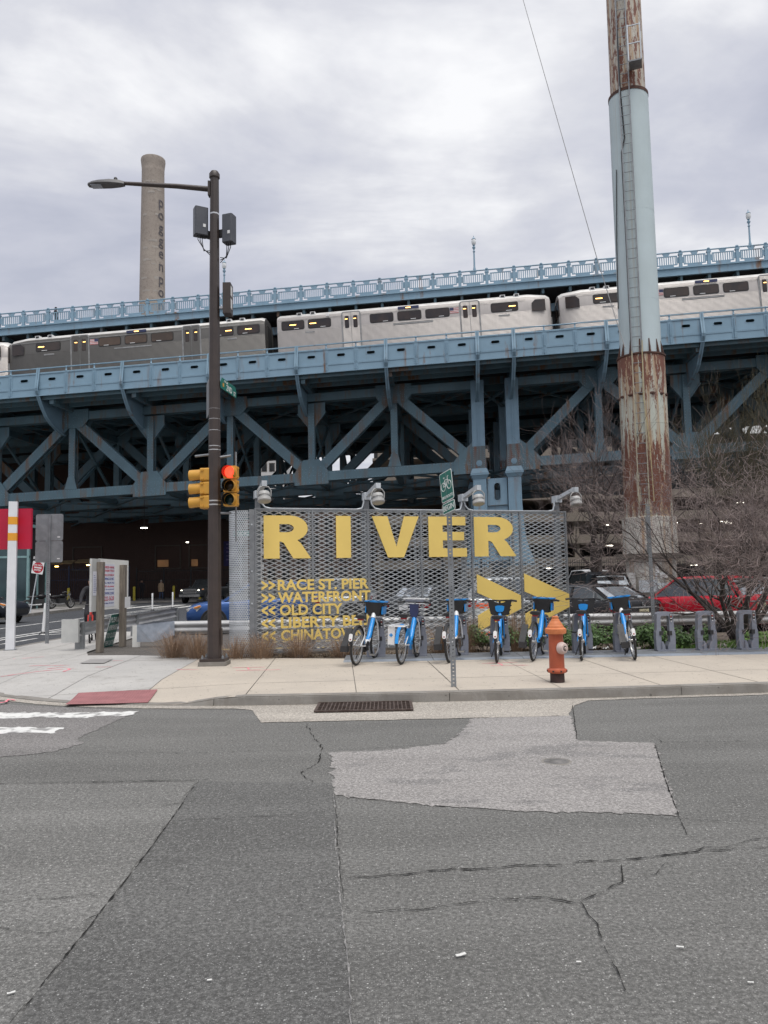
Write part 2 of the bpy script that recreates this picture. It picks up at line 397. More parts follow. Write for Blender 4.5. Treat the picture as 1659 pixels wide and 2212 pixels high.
def cells(mb, x0, x1, y0, y1, k, dz, skirt=0.):
    ok = False
    for i in range(k):
        for j in range(k):
            q = clip(SWS, lerp(x0, x1, i / k), lerp(x0, x1, (i + 1) / k), lerp(y0, y1, j / k), lerp(y0, y1, (j + 1) / k))
            if len(q) >= 3:
                ar = abs(sum(q[a - 1][0] * q[a][1] - q[a][0] * q[a - 1][1] for a in range(len(q)))) / 2
                if ar < 1e-4: continue
                ok = True; w_ = [from_s(p) for p in q]
                mb.add([(a, b, swz(a, b) + dz) for a, b in w_], [list(range(len(w_)))])
    return ok
mb = MB()
for gx in range(-11, 28):
    for gy in range(9, 27): cells(mb, gx * 1., gx + 1., gy * 1., gy + 1., 2, -.014)
sidewalk = struct(mb.build('sidewalk', m_kerb))
XS = [-12.2, -10.85, -9.5, -8.15, -6.8, -5.45, -4.1, -2.75, -1.25, .2, 1.55, 2.9, 4.25, 5.6, 6.95, 8.3, 9.65, 11., 12.4, 13.8, 15.2, 16.6, 18.]
YS = [9.2, 11.45, 13.6, 15.2, 16.8, 18.4, 20., 21.6, 23.2, 24.8]
g = .006
for a, b in zip(XS, XS[1:]):
    for c, d in zip(YS, YS[1:]):
        mb = MB()
        if cells(mb, a + g, b - g, c + g, d - g, 3, random.uniform(-.001, .001)):
            bm_ = mb.build('slab', m_slab_g if (a + b) / 2 < -2.3 else m_slab, sidewalk)
# kerb stones, flush at the dropped kerb
acc = 0; lens = [V(a - b).length for a, b in zip(KS[1:], KS)]
def kpt(s_):
    for i, l in enumerate(lens):
        if s_ <= l: return KS[i].lerp(KS[i + 1], s_ / l), (KS[i + 1] - KS[i]).normalized()
        s_ -= l
    return KS[-1], (KS[-1] - KS[-2]).normalized()
s0, tot = 0., sum(lens)
while s0 < tot - .5 and s0 < 62:
    s1 = min(tot, s0 + (2.4 if s0 < 14 else 3.05)); mb = MB(); n = 8; prof = []
    for i in range(n + 1):
        p, d = kpt(s0 + .004 + (s1 - s0 - .008) * i / n); nn = V((-d.y, d.x))
        top = swz(p.x + nn.x * .08, p.y + nn.y * .08) + .004
        for off, z in ((-.015, 0.), (-.004, max(.003, top - .018)), (.012, top), (.155, top + .001), (.155, -.01)):
            prof.append((p.x + nn.x * off, p.y + nn.y * off, z))
    fs = [(i * 5 + j, i * 5 + j + 1, i * 5 + 6 + j, i * 5 + 5 + j) for i in range(n) for j in range(4)] + [(0, 1, 2, 3, 4), tuple(n * 5 + j for j in range(5))]
    mb.add(prof, fs).build('kerb_stone', m_kerb, sidewalk, smooth=30); s0 = s1
# gutter band
gp = []
for s_ in [x * .25 for x in range(40, 200)]:
    p, d = kpt(s_); gp.append(V((p.x, p.y, 0)))
gp = [p for p in gp if p.x < 14]
def gw(x): return .22 + .98 * sstep(-1.72, -1.62, x) * (1 - sstep(2.25, 2.33, x)) - .06 * sstep(2.3, 3., x)
low = [V((p.x, p.y - gw(p.x), 0)) for p in gp]
flat('gutter', [p + V((0, .02, 0)) for p in gp] + wob(low[::-1], step=.1, amp=.01, closed=False, seed=12), m_gut, .006, road)

# ---- cracks and construction joints
def crack(pts, w=.012, m=None, z=.0085, seed=0, amp=.02, name='crack'):
    rn = random.Random(seed); p = []
    for a, b in zip(pts, pts[1:]):
        k = max(2, int((b - a).length / .035))
        for j in range(k): p.append(a.lerp(b, j / k))
    p.append(pts[-1]); q = []; d = 0.
    for i, c in enumerate(p):
        d = d * .8 + rn.gauss(0, amp * .45); q.append(c + V((d * .4, d, 0)))
    vs, fs = [], []
    for i, c in enumerate(q):
        t_ = (q[min(i + 1, len(q) - 1)] - q[max(0, i - 1)]).normalized(); nn = V((-t_.y, t_.x, 0)); ww = w * .65 * max(0., rn.gauss(.45, .35)) * (1 - .5 * (abs(i / len(q) - .5) * 2) ** 4) / 2
        vs += [c + nn * ww + V((0, 0, z)), c - nn * ww + V((0, 0, z))]
    fs = [(2 * i, 2 * i + 1, 2 * i + 3, 2 * i + 2) for i in range(len(q) - 1)]
    MB().add(vs, fs).build(name, m or m_crack, road)
crack([Z1(856, 634), Z1(640, 940), Z1(456, 1178), Z1(280, 1400), Z1(106, 1620)], .016, seed=1, amp=.008)
crack([Z1(-200, 650), Z1(300, 640), Z1(905, 628)], .022, seed=2, amp=.008)
crack([Z1(1440, 690), Z1(1458, 950), Z1(1490, 1300), Z1(1525, 1700)], .020, m_seam, seed=3, amp=.01, name='seam')
crack([Z1(1446, 700), Z1(1466, 950), Z1(1482, 1150)], .010, seed=4, amp=.012)
crack([Z1(1330, 385), Z1(1352, 440), Z1(1390, 500), Z1(1370, 560), Z1(1300, 598), Z1(1335, 650)], .022, seed=5, amp=.03)
crack([Z1(-20, 1155), Z1(250, 1140), Z1(485, 1130)], .012, seed=6)
crack([Z1(-20, 1268), Z1(200, 1300), Z1(375, 1273)], .010, seed=7)
crack([Z1(735, 815), Z1(900, 803), Z1(1150, 790), Z1(1400, 772)], .010, seed=8)
crack([Z1(480, 512), Z1(900, 512), Z1(1300, 500)], .012, seed=9)
crack([Z1(520, 748), Z1(790, 733)], .009, seed=10)
crack([Z2(135, 875), Z2(500, 850), Z2(870, 826), Z2(1120, 812), Z2(1420, 782), Z2(1700, 765)], .024, seed=11, amp=.02)
crack([Z2(1310, 790), Z2(1450, 765), Z2(1700, 738)], .014, seed=12, amp=.03)
crack([Z2(150, 995), Z2(400, 990), Z2(580, 965), Z2(830, 945), Z2(975, 962), Z2(1070, 922), Z2(1140, 885), Z2(1132, 820)], .018, seed=13, amp=.02)
crack([Z2(985, 965), Z2(1050, 1040), Z2(1075, 1130), Z2(1150, 1275)], .014, seed=14, amp=.02)
crack([Z2(1340, 655), Z2(1370, 720), Z2(1440, 755)], .014, seed=15, amp=.02)
crack([Z2(1140, 885), Z2(1260, 860), Z2(1290, 825)], .007, seed=16)
crack([Z2(1240, 355), Z2(1280, 386), Z2(1700, 380)], .014, seed=17)
crack([Z2(105, 577), Z2(440, 614), Z2(750, 634)], .012, seed=18)
crack([Z2(60, 415), Z2(205, 412), Z2(500, 393), Z2(556, 357)], .012, seed=19)
crack([Z2(958, 245), Z2(968, 330), Z2(976, 380)], .022, seed=20)
crack([Z2(1254, 392), Z2(1290, 520), Z2(1340, 650)], .022, seed=21)
crack([Z2(1160, 660), Z2(1560, 665), Z2(1700, 690)], .008, seed=22)
# litter on the asphalt
m_white = mat('white_scrap', (.78, .77, .74), (.6, .6, .58), r=.7, ns=20)
for k, (p, s_) in enumerate([(Z2(560, 1156), .045), (Z2(1345, 1128), .03), (Z1(48, 1560), .03), (Z2(982, 1182), .02), (Z2(1598, 1256), .022), (Z1(905, 1505), .02)]):
    rn = random.Random(k); mb = MB(); a = rn.uniform(-.5, .5)
    pts = [(s_ * (-.5 + i / 5), s_ * .12 * (1 + rn.random())) for i in range(6)] + [(s_ * (.5 - i / 5), -s_ * .1 * (1 + rn.random())) for i in range(6)]
    mb.prism(pts, p + V((0, 0, .012)), (math.cos(a), math.sin(a), .05), (-math.sin(a), math.cos(a), .08), (0, 0, .002))
    tag(mb.build('paper_scrap', m_white), ['long white paper scrap lying on the near asphalt', 'white scrap on the asphalt right of the forked crack', 'yellowish white scrap on the asphalt at the lower left corner', 'tiny white scrap between the two larger asphalt scraps', 'tiny white scrap near the right edge of the asphalt', 'tiny white scrap on the dark asphalt strip'][k], 'litter', 'paper scraps on the road')
# lot behind the bed, planting bed
lot = struct(flat('parking_lot', [(-6.7, 16.3), (-4.5, 16.0), (-2.7, 16.6), (4.3, 19.0), (60, 21), (60, 52), (-7.3, 52), (-7.1, 21.5)], m_lot, -.1))
bed = struct(flat('planting_bed', [(-4.5, 15.6), (-3.6, 15.2), (-2.6, 14.98), (-.9, 14.5), (8, 14.5), (16, 15.2), (40, 17.2), (60, 22), (4.5, 19.4), (-2.7, 16.8), (-4.3, 16.1)], m_earth, .085))
verge = struct(flat('gravel_verge', [(-6.15, 15.9), (-6.9, 16.2), (-7.1, 18.6), (-7.2, 21.5), (-5.0, 19.5), (-4.1, 17.4), (-4.3, 15.65), (-5.4, 16.1)], asphalt('gravel', (.13, .12, .11), (.3, .28, .26), amt=.6), .09))
# cast grating over the gutter inlet
m_iron = mat('grate_iron', (.085, .06, .05), (.14, .11, .10), r=.75, m=.6, ns=12, bp=.4)
gr = E('drain_grate', 'rusty iron drain grate set in the gutter by the kerb', 'drain grate', (-.29, 9.73, .02))
mb = MB(); mb.bb(-.60, .60, -.325, -.29, -.004, .014); mb.bb(-.60, .60, .285, .32, -.004, .014); mb.bb(-.60, -.565, -.29, .285, -.004, .0135); mb.bb(.565, .60, -.29, .285, -.004, .0135); mb.build('frame', m_iron, gr)
MB().bb(-.565, .565, -.29, .285, -.008, -.004).build('pit', mat('pit_dark', (.004, .004, .004), r=1.), gr)
bm1 = MB().bb(-.007, .007, -.29, .285, -.003, .012).mesh('bar', m_iron); bm2 = MB().bb(-.565, .565, -.006, .006, -.003, .010).mesh('cross_bar', m_iron)
for i in range(1, 23): link('bar', bm1, gr, (-.565 + i * 1.13 / 23, 0, 0))
for j in range(1, 7): link('cross_bar', bm2, gr, (0, -.29 + j * .575 / 7, 0))
# manhole in the worn patch
mh = E('manhole_cover', 'round worn iron utility cover in the pale road patch', 'manhole', G(1202, 1646))
mb = MB(); mb.lathe([(0, .013), (.12, .013), (.125, .010), (.16, .010), (.165, .013), (.19, .013), (.195, .008)], n=36); mh.scale = (.55, .55, .6); mb.build('lid', mat('manhole_iron', (.24, .23, .22), (.15, .145, .14), r=.6, m=.4, ns=14, bp=.4), mh, True)
MB().lathe([(.197, .008), (.2, .012), (.23, .012), (.235, .007)], n=36).build('rim', m_kerb, mh, True)
# detectable warning pad
m_pad = mat('tactile_red', (.33, .14, .145), (.27, .115, .12), r=.8, ns=5, bp=.3)
c4 = [G(x, y, .09) for x, y in ((140.5, 1512.5), (319, 1507.5), (340.6, 1488.4), (169.6, 1491))]
pd = E('tactile_paving', 'dark red dimpled tactile pad on the dropped kerb', 'tactile pad', ((c4[0] + c4[2]) / 2).to_tuple())
k_, l_ = 30, 12; pl = []; mb = MB(); dm = MB()
P4 = lambda u, v: c4[0].lerp(c4[1], u).lerp(c4[3].lerp(c4[2], u), v)
hz_ = lambda p: V((p.x, p.y, swz(p.x, p.y) + .016))
vs = [hz_(P4(i / 8, j / 5)) for j in range(6) for i in range(9)]
mb.add(vs, [(j * 9 + i, j * 9 + i + 1, j * 9 + i + 10, j * 9 + i + 9) for j in range(5) for i in range(8)])
mb.build('plate', m_pad, pd, wp=True)
for i in range(k_):
    for j in range(l_):
        c = hz_(P4((i + .5) / k_, (j + .5) / l_)); dm.lathe([(.013, -.001), (.008, .005), (0, .0055)], c, n=6)
stuff(dm.build('dimples', m_pad, pd, wp=True))
# pink utility spray marks: thin paint film laid on the slabs
m_pink = mat('spray_pink', (.80, .16, .24), (.66, .40, .37), r=.9, ns=9, lo=.40, hi=.66)
def spray(pts, w_=.035, seed=0):
    mb = MB(); p = wob([V(q) for q in pts], .06, .008, False, seed); vs = []; rn = random.Random(seed)
    for i, c in enumerate(p):
        t_ = (p[min(i + 1, len(p) - 1)] - p[max(0, i - 1)]).normalized(); nn = V((-t_.y, t_.x, 0)) * w_ * rn.uniform(.3, .6)
        for q in (c + nn, c - nn): vs.append((q.x, q.y, swz(q.x, q.y) + .0035))
    mb.add(vs, [(2 * i, 2 * i + 1, 2 * i + 3, 2 * i + 2) for i in range(len(p) - 1)]); mb.build('spray_mark', m_pink, sidewalk)
Z4 = lambda x, y: G(x * .3307, 1014.8 + y * .3307, .12)
Z5 = lambda x, y: G(493.7 + x * .2315, 1014.8 + y * .2315, .12)
Z6 = lambda x, y: G(822.8 + x * .2644, 1014.8 + y * .2644, .12)
for k, s_ in enumerate([[Z4(190, 1280), Z4(455, 1278)], [Z4(300, 1300), Z4(440, 1290)], [Z4(410, 1318), Z4(460, 1305), Z4(440, 1298), Z4(492, 1297)], [Z4(620, 1290), Z4(733, 1288)], [Z4(735, 1248), Z4(805, 1247)], [Z4(90, 1232), Z4(290, 1222)], [Z4(0, 1480), Z4(40, 1470), Z4(60, 1450), Z4(105, 1458)], [Z4(1155, 1304), Z4(1300, 1307)], [Z5(30, 1850), Z5(340, 1843)], [Z5(165, 1846), Z5(200, 1866)], [Z5(75, 1874), Z5(485, 1866)], [Z6(830, 1583), Z6(1120, 1573)], [Z6(905, 1602), Z6(1210, 1597)], [Z6(960, 1580), Z6(1000, 1600)], [Z4(0, 1330), Z4(200, 1318), Z4(420, 1303)]]): spray(s_, .04, k)
MB().add([hz_(Z4(x, y)) for x, y in ((520, 1268), (680, 1268), (740, 1240), (590, 1242))], [(0, 1, 2, 3)]).build('access_cover', m_far_side, sidewalk)
# markings of the side street
def line(x0, y0, x1, y1, w_=.14, m=None, name='lane_line'):
    a, b = V((x0, y0, 0)), V((x1, y1, 0)); d = (b - a).normalized(); nn = V((-d.y, d.x, 0)) * w_ / 2
    return flat(name, wob([a + nn, b + nn, b - nn, a - nn], 1.5, .006, True, int(x0 * 10)), m or m_paint, .0085, road)
line(-11.42, 19.6, -11.36, 41); line(-11.82, 19.6, -11.76, 41); line(-14.55, 20, -14.2, 55)
line(-13.2, 33.5, -13.1, 36.5, .12); line(-10.6, 20.0, -10.55, 23.4, .12); line(-13.9, 41, -13.2, 60, .12)
for p, a in (((-10.5, 25.6), 0), ((-13.3, 38.8), .1)):      # bike-lane symbols and arrow
    for dx in (-.25, .25): 
        mb = MB(); mb.ring([(.42 * math.cos(i * .3927), .75 * math.sin(i * .3927)) for i in range(16)], [(.30 * math.cos(i * .3927), .55 * math.sin(i * .3927)) for i in range(16)], (p[0] + dx * 1.6, p[1], .012), (1, 0, 0), (0, 1, 0), (0, 0, .001)); mb.build('bike_symbol', m_paint, road)
    line(p[0] - .5, p[1] + 1.3, p[0] + .5, p[1] + 1.2, .15, None, 'bike_symbol')
for i in range(5):
    x = -20.4 + i * 1.75; line(x, 48.5 + .15 * i, x + .5, 55.5, .75, None, 'crossing_bar')
# far kerb and pavement across the side street
fk = [(-18.25, 20), (-18.3, 38), (-18.8, 45), (-19.05, 48.6), (-21., 50.5), (-30, 51)]
mb = MB(); n = len(fk)
far = struct(flat('far_pavement', [(p[0] - .15, p[1]) for p in fk] + [(-60, 51), (-60, 20)], m_far_side, .15))
for a, b in zip(fk, fk[1:]):
    MB().prism([(0, 0), (0, .155), (.15, .155), (.15, 0)], (a[0], a[1], 0), V((-(b[1] - a[1]), (b[0] - a[0]), 0)).normalized(), (0, 0, 1), V((b[0] - a[0], b[1] - a[1], 0))).build('kerb_stone', m_kerb, far)
back = struct(flat('back_pavement', [(-60, 61.5), (-15.6, 63.5), (-13.5, 68), (-13.5, 78), (-60, 78)], m_far_side, .13))
MB().bar((-60, 61.5, .06), (-15.6, 63.5, .06), .15, .13).build('kerb_stone', m_kerb, back)
MB().bar((-15.6, 63.5, .06), (-13.5, 68, .06), .15, .13).build('kerb_stone', m_kerb, back)
# thin yellow lot lines
for a, b in (((-4.2, 19.6), (6.5, 19.9)), ((-4.0, 21.6), (4, 21.8))):
    o = line(a[0], a[1], b[0], b[1], .10, m_paint_y, 'lot_line'); o.parent = lot; o.location.z = -.107

# grit, leaves and flakes along the kerb and in the slab joints
rn = random.Random(91); mb = MB()
for i in range(1500):
    s_ = rn.uniform(9, 34); p, d = kpt(s_); nn = V((d.y, -d.x)); off = abs(rn.gauss(0, .10)) + .02; q = V((p.x + nn.x * off, p.y + nn.y * off, .014)); r_ = rn.uniform(.003, .013); a = rn.uniform(0, 6.28)
    if q.x < -2.4: continue
    mb.add([q + V((r_ * math.cos(a), r_ * math.sin(a), rn.uniform(0, .008))), q + V((r_ * .7 * math.cos(a + 2.1), r_ * .7 * math.sin(a + 2.1), .002)), q + V((r_ * .8 * math.cos(a + 4.2), r_ * .8 * math.sin(a + 4.2), rn.uniform(0, .008)))], [(0, 1, 2)])
tag(mb.build('kerb_debris', mat('debris_brown', (.13, .10, .075), (.30, .26, .2), r=.95, ns=60)), 'grit and leaf scraps collected along the kerb', 'debris', kind='stuff')
rn = random.Random(92); mb = MB()
for i in range(420):
    x, y = rn.uniform(-6.5, 9), rn.uniform(10.4, 14.3); r_ = rn.uniform(.004, .014); a = rn.uniform(0, 6.28)
    if y < 10.3 + max(0, x) * .06: continue
    z = swz(x, y) + .003; mb.add([(x + r_ * math.cos(a + k) , y + r_ * math.sin(a + k), z) for k in (0, 1.3, 2.5, 3.6, 5.)], [(0, 1, 2, 3, 4)])
tag(mb.build('gum_spots', mat('gum_dark', (.10, .09, .085), (.2, .18, .16), r=.9, ns=30)), 'small dark gum spots and crumbs on the pavement', 'gum spots', kind='stuff')
# ================================================================== RAIL AND ROAD BRIDGE
AL, GRADE, BY0 = rad(5), .039, 53.5
ca, sa = math.cos(AL), math.sin(AL)
def B(p):
    t, q, z = p; return V((t * ca + q * sa, BY0 - t * sa + q * ca, z + GRADE * t))
BD = V((0, -53.5, 0))
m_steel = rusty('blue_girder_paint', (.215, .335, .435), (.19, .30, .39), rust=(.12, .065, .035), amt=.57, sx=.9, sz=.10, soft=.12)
m_truss = rusty('shaded_truss_paint', (.105, .182, .225), (.087, .150, .190), rust=(.10, .055, .03), amt=.51, sx=.9, sz=.10, soft=.12)  # darker copy of the girder blue, under-deck shade put into the colour
m_steel_r = rusty('rust_stained_splice', (.12, .16, .18), (.10, .13, .145), rust=(.10, .04, .025), amt=.47, sx=1.6, sz=.2, soft=.12)
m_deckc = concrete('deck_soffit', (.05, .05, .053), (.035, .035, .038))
bridge = E('rail_bridge', 'long light blue riveted steel bridge carrying the train over the streets', 'bridge', tuple(B((8.1, 4, 0)) * 1.0))
bridge.location.z = 0
def bp(mb, name, m=None, smooth=False): return mb.build(name, m or m_steel, bridge, smooth, wp=True)
def blink(name, me, p0, p1=(0, 0, 0)):
    """alike piece: shared mesh, shifted along the bridge"""
    o = link(name, me, bridge, None, True); o.location = B(p1) - B(p0); return o
NODES = [-31.05, -24.72, -18.4, -12.08, -5.76, .56, 6.85]
NODER = [9.40, 15.72, 22.05, 28.4, 34.7]
BRK = [-31.9, -25.5, -19.05, -12.55, -6.1, .35, 6.82, 9.35, 15.75, 22.2, 28.6, 35.]
LEFT, RIGHT = -38., 36.
# -- outer parapet girder: panels with a slot, stiffeners, ledges, pipe handrail
PL = 6.42 / 3
stad = lambda a, b, n=8: [(a * (1 if c > 0 else -1) + b * math.cos(th), b * math.sin(th)) for c, th in [((1, -math.pi / 2 + math.pi * i / (n - 1))) for i in range(n)] + [((-1, math.pi / 2 + math.pi * i / (n - 1))) for i in range(n)]]
def rect_like(inner, x0, x1, y0, y1):
    out = []
    for a, b in inner:
        sx_ = (x1 if a > 0 else -x0) / max(abs(a), 1e-6); sy_ = (y1 if b > 0 else -y0) / max(abs(b), 1e-6); k = min(sx_, sy_); out.append((a * k, b * k))
    return out
inn = stad(.185, .105)
def panel_mesh(w_):
    mb = MB(B); hc = 17.72
    out = rect_like(inn, -w_ / 2 + .003, w_ / 2 - .003, 16.50 - hc, 18.26 - hc)
    n = len(out)
    # make sure the four corners are present
    for cx, cy in ((w_ / 2 - .003, 18.26 - hc), (-w_ / 2 + .003, 18.26 - hc), (-w_ / 2 + .003, 16.5 - hc), (w_ / 2 - .003, 16.5 - hc)):
        i = min(range(n), key=lambda k: (out[k][0] - cx) ** 2 + (out[k][1] - cy) ** 2); out[i] = (cx, cy)
    mb.ring(out, inn, (0, 0, hc), (1, 0, 0), (0, 0, 1), (0, .03, 0))
    mb.ring([(a * 1.18, b * 1.3) for a, b in inn], inn, (0, -.012, hc), (1, 0, 0), (0, 0, 1), (0, .011, 0))
    mb.bb(-w_ / 2 + .05, w_ / 2 - .05, -.03, -.001, 17.03, 17.2)       # riveted ledge
    mb.bb(-w_ / 2 + .003, w_ / 2 - .003, -.045, -.001, 18.14, 18.26)
    mb.bb(-w_ / 2 + .003, w_ / 2 - .003, -.03, -.001, 16.5, 16.6)
    return mb.mesh('girder_panel', m_steel)
rv = MB(B)
def rivet(t, q, z, r=.03): rv.add([(t - r, q, z), (t, q, z - r), (t + r, q, z), (t, q, z + r), (t, q - r * .7, z)], [(0, 1, 4), (1, 2, 4), (2, 3, 4), (3, 0, 4)])
me_cache = {}
edges = []
for a, b in zip([BRK[0] - 6.42] + BRK, BRK + [BRK[-1] + 6.42]):
    n = max(1, round((b - a) / PL)); w_ = (b - a) / n
    for i in range(n):
        c = a + (i + .5) * w_; key = round(w_, 2)
        if key not in me_cache: me_cache[key] = panel_mesh(w_)
        blink('girder_panel', me_cache[key], (0, 0, 0), (c, 0, 0)); edges.append((a + i * w_, i == 0))
        for j in range(int(w_ / .14)):
            x = a + i * w_ + .1 + j * .14
            for z in (17.115, 18.2, 16.55): rivet(x, -.045 if z > 18 else -.03, z)
stf = MB(B).bb(-.16, .16, -.028, -.002, 16.61, 17.028).bb(-.16, .16, -.028, -.002, 17.202, 18.13).bb(-.02, .02, -.10, -.028, 16.61, 18.0).mesh('stiffener', m_steel)
hp = MB(B); hp.tube([(0, .02, 18.26), (0, .02, 18.34), (0, .02, 18.5)], [.10, .055, .05], 8); hp.sph((0, .02, 18.56), .085, 8, 6); hp_m = hp.mesh('handrail_post', m_steel, True)
for t, isb in edges:
    if not isb: blink('stiffener', stf, (0, 0, 0), (t, 0, 0)); blink('handrail_post', hp_m, (0, 0, 0), (t, 0, 0))
    for z in range(12):
        for dx in (-.11, .11): rivet(t + dx, -.03, 16.68 + z * .125)
bp(MB(B).tube([(LEFT, .02, 18.58), (RIGHT + 4, .02, 18.58)], .05, 8), 'handrail', None, True)
bp(MB(B).bb(LEFT, RIGHT + 4, .55, .62, 16.7, 18.15), 'slot_backing', m_truss); bp(MB(B).bb(LEFT, RIGHT + 4, .035, .62, 18.16, 18.2), 'slot_lid')  # unseen backing and lid, added to keep the slot hollows dark
# -- cantilever brackets
OUT = [(-.02, 18.62), (-.10, 18.0), (-.24, 17.25), (-.27, 17.05), (-.22, 16.85), (.02, 16.48), (.5, 15.85), (1.15, 15.2), (1.9, 14.78), (2.9, 14.45), (4.0, 14.25)]
mb = MB(B); fl = .13
for (a, b), (c, d) in zip(OUT, OUT[1:]):
    mb.add([(-fl, a, b), (fl, a, b), (fl, c, d), (-fl, c, d), (-fl, a + .05, b + .03), (fl, a + .05, b + .03), (fl, c + .05, d + .05), (-fl, c + .05, d + .05)], [(0, 1, 2, 3), (7, 6, 5, 4), (0, 3, 7, 4), (1, 5, 6, 2)])
mb.prism([(q, z) for q, z in OUT] + [(4.0, 16.6), (.04, 16.6), (-.0301, 16.6), (-.0301, 18.6)], (-.03, 0, 0), (0, 1, 0), (0, 0, 1), (.06, 0, 0))
brk_m = mb.mesh('bracket', m_steel)
for t in BRK: blink('bracket', brk_m, (0, 0, 0), (t, 0, 0))
# -- decks
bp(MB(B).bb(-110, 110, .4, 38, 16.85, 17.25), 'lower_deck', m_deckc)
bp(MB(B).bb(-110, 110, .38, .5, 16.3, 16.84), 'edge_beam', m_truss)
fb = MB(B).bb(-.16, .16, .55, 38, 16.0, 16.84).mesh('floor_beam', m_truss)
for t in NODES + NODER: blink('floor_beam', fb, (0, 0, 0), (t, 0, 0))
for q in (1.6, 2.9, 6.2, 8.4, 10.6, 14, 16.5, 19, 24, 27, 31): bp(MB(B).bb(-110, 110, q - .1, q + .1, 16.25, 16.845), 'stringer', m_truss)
# -- truss members
def plate(mb, a, b, w_, q0, q1):
    a, b = V((a[0], 0, a[1])), V((b[0], 0, b[1])); d = (b - a).normalized(); n = V((-d.z, 0, d.x)) * w_ / 2
    vs = [p + x + V((0, q, 0)) for q in (q0, q1) for p, x in ((a, -n), (b, -n), (b, n), (a, n))]
    mb.add(vs, [(0, 1, 2, 3), (7, 6, 5, 4), (0, 4, 5, 1), (1, 5, 6, 2), (2, 6, 7, 3), (3, 7, 4, 0)])
def member(a, b, w_, q, dep, name, lace=True, riv=False):
    mb = MB(B); h = dep / 2
    plate(mb, a, b, w_, q - h, q - h + .05); plate(mb, a, b, w_, q + h - .05, q + h)
    A, Bq = V((a[0], 0, a[1])), V((b[0], 0, b[1])); d = (Bq - A).normalized(); n = V((-d.z, 0, d.x)); ln = (Bq - A).length
    for s_ in (-1, 1):
        o = n * s_ * (w_ / 2 - .03)
        for qq in (q - h + .11, q + h - .11): mb.bar(A + o + V((0, qq, 0)), Bq + o + V((0, qq, 0)), .11, .05, tuple(n))
        if lace:
            k = max(2, int(ln / (dep * 1.15)))
            for i in range(k):
                e0, e1 = (q - h + .06, q + h - .06) if i % 2 == 0 else (q + h - .06, q - h + .06)
                mb.bar(A + d * ln * i / k + o + V((0, e0, 0)), A + d * ln * (i + 1) / k + o + V((0, e1, 0)), .09, .025, tuple(n))
        else: mb.bar(A + o + V((0, q, 0)), Bq + o + V((0, q, 0)), dep - .14, .03, tuple(n))
    if riv:
        k = int(ln / .22)
        for i in range(k):
            for s_ in (-1, 1):
                p = A + d * (.1 + i * .22) + n * s_ * (w_ / 2 - .09); rivet(p.x, q - h, p.z)
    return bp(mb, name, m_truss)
ZB, ZT = 9.6, 15.55
for q, det in ((4., True), (12., True), (20.5, False), (28.5, False)):
    for ns, sgn in ((NODES[::-1], 1), (NODER, 1)):
        ext = [ns[-1] - 6.3] if ns[-1] < 0 else []
        seq = ns + ext; x0, x1 = min(seq), max(seq)
        member((x0 - .4, ZB), (x1 + .4, ZB), .70, q, .74, 'bottom_chord', False, q == 4.)
        member((x0 - .4, ZT + .15), (x1 + .4, ZT + .15), .62, q, .70, 'top_chord', False)
        for i, t in enumerate(seq):
            bot = i % 2 == 0
            if i > 0: member((t, ZB + .35), (t, ZT - .3), .50, q, .62, 'vertical_post', det, q == 4.)
            if i + 1 < len(seq):
                t2 = seq[i + 1]; member((t, ZB if bot else ZT), (t2, ZT if bot else ZB), .72, q, .66, 'diagonal', det, q == 4.)
            mb = MB(B); gz = ((-1.3, 9.0), (1.3, 9.0), (1.3, 9.95), (1.0, 10.35), (.62, 10.9), (-.62, 10.9), (-1.0, 10.35), (-1.3, 9.95)) if bot else ((-1.35, 16.2), (1.35, 16.2), (1.35, 15.3), (.85, 14.75), (-.85, 14.75), (-1.35, 15.3))
            if i == 0: gz = [(x * sgn2, z) for sgn2 in [(-1 if ns is not NODER else 1)] for x, z in ((-.4, 9.0), (1.9, 9.0), (1.9, 9.95), (1.35, 10.6), (.5, 11.3), (-.4, 11.3))]
            for qq in (q - .42, q + .375): mb.prism(gz, (t, qq, 0), (1, 0, 0), (0, 0, 1), (0, .045, 0))
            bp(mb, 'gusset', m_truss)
            if q == 4.:
                for _ in range(70):
                    rx, rz = random.choice((-1, 1)) * random.randint(1, 8) * .14, random.randint(0, 9) * .13
                    rivet(t + rx, q - .42, (9.15 if bot else 14.95) + rz)
            if bot and i > 0 and det:
                mb = MB(B)
                for s_ in (-1, 1): mb.prism([(s_ * .2, 13.4), (s_ * 1.05, 14.5), (s_ * 1.05, 15.3), (s_ * .2, 15.3)], (t, q - .12, 0), (1, 0, 0), (0, 0, 1), (0, .06, 0)); mb.bar((t + s_ * .22, q - .09, 13.4), (t + s_ * 1.1, q - .09, 14.55), .3, .05)
                bp(mb, 'knee_brace', m_truss)
            if not bot:
                mb = MB(B)
                mb.prism([(-.5, 9.95), (.5, 9.95), (.25, 10.9), (-.25, 10.9)], (t, q - .40, 0), (1, 0, 0), (0, 0, 1), (0, .04, 0)); bp(mb, 'foot_plate', m_truss)
for t in NODES[:-1] + NODER[1:]:
    for q0, q1 in ((4.3, 11.7), (20.8, 28.2)):
        mb = MB(B)
        for z0, z1 in ((10.0, 14.9), (14.9, 10.0)): mb.bar((t, q0, z0), (t, q1, z1), .22, .16, (1, 0, 0))
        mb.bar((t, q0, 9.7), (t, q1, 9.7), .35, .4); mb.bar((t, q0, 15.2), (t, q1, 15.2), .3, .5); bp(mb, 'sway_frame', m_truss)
allN = [NODES[0] - 6.3] + NODES + NODER
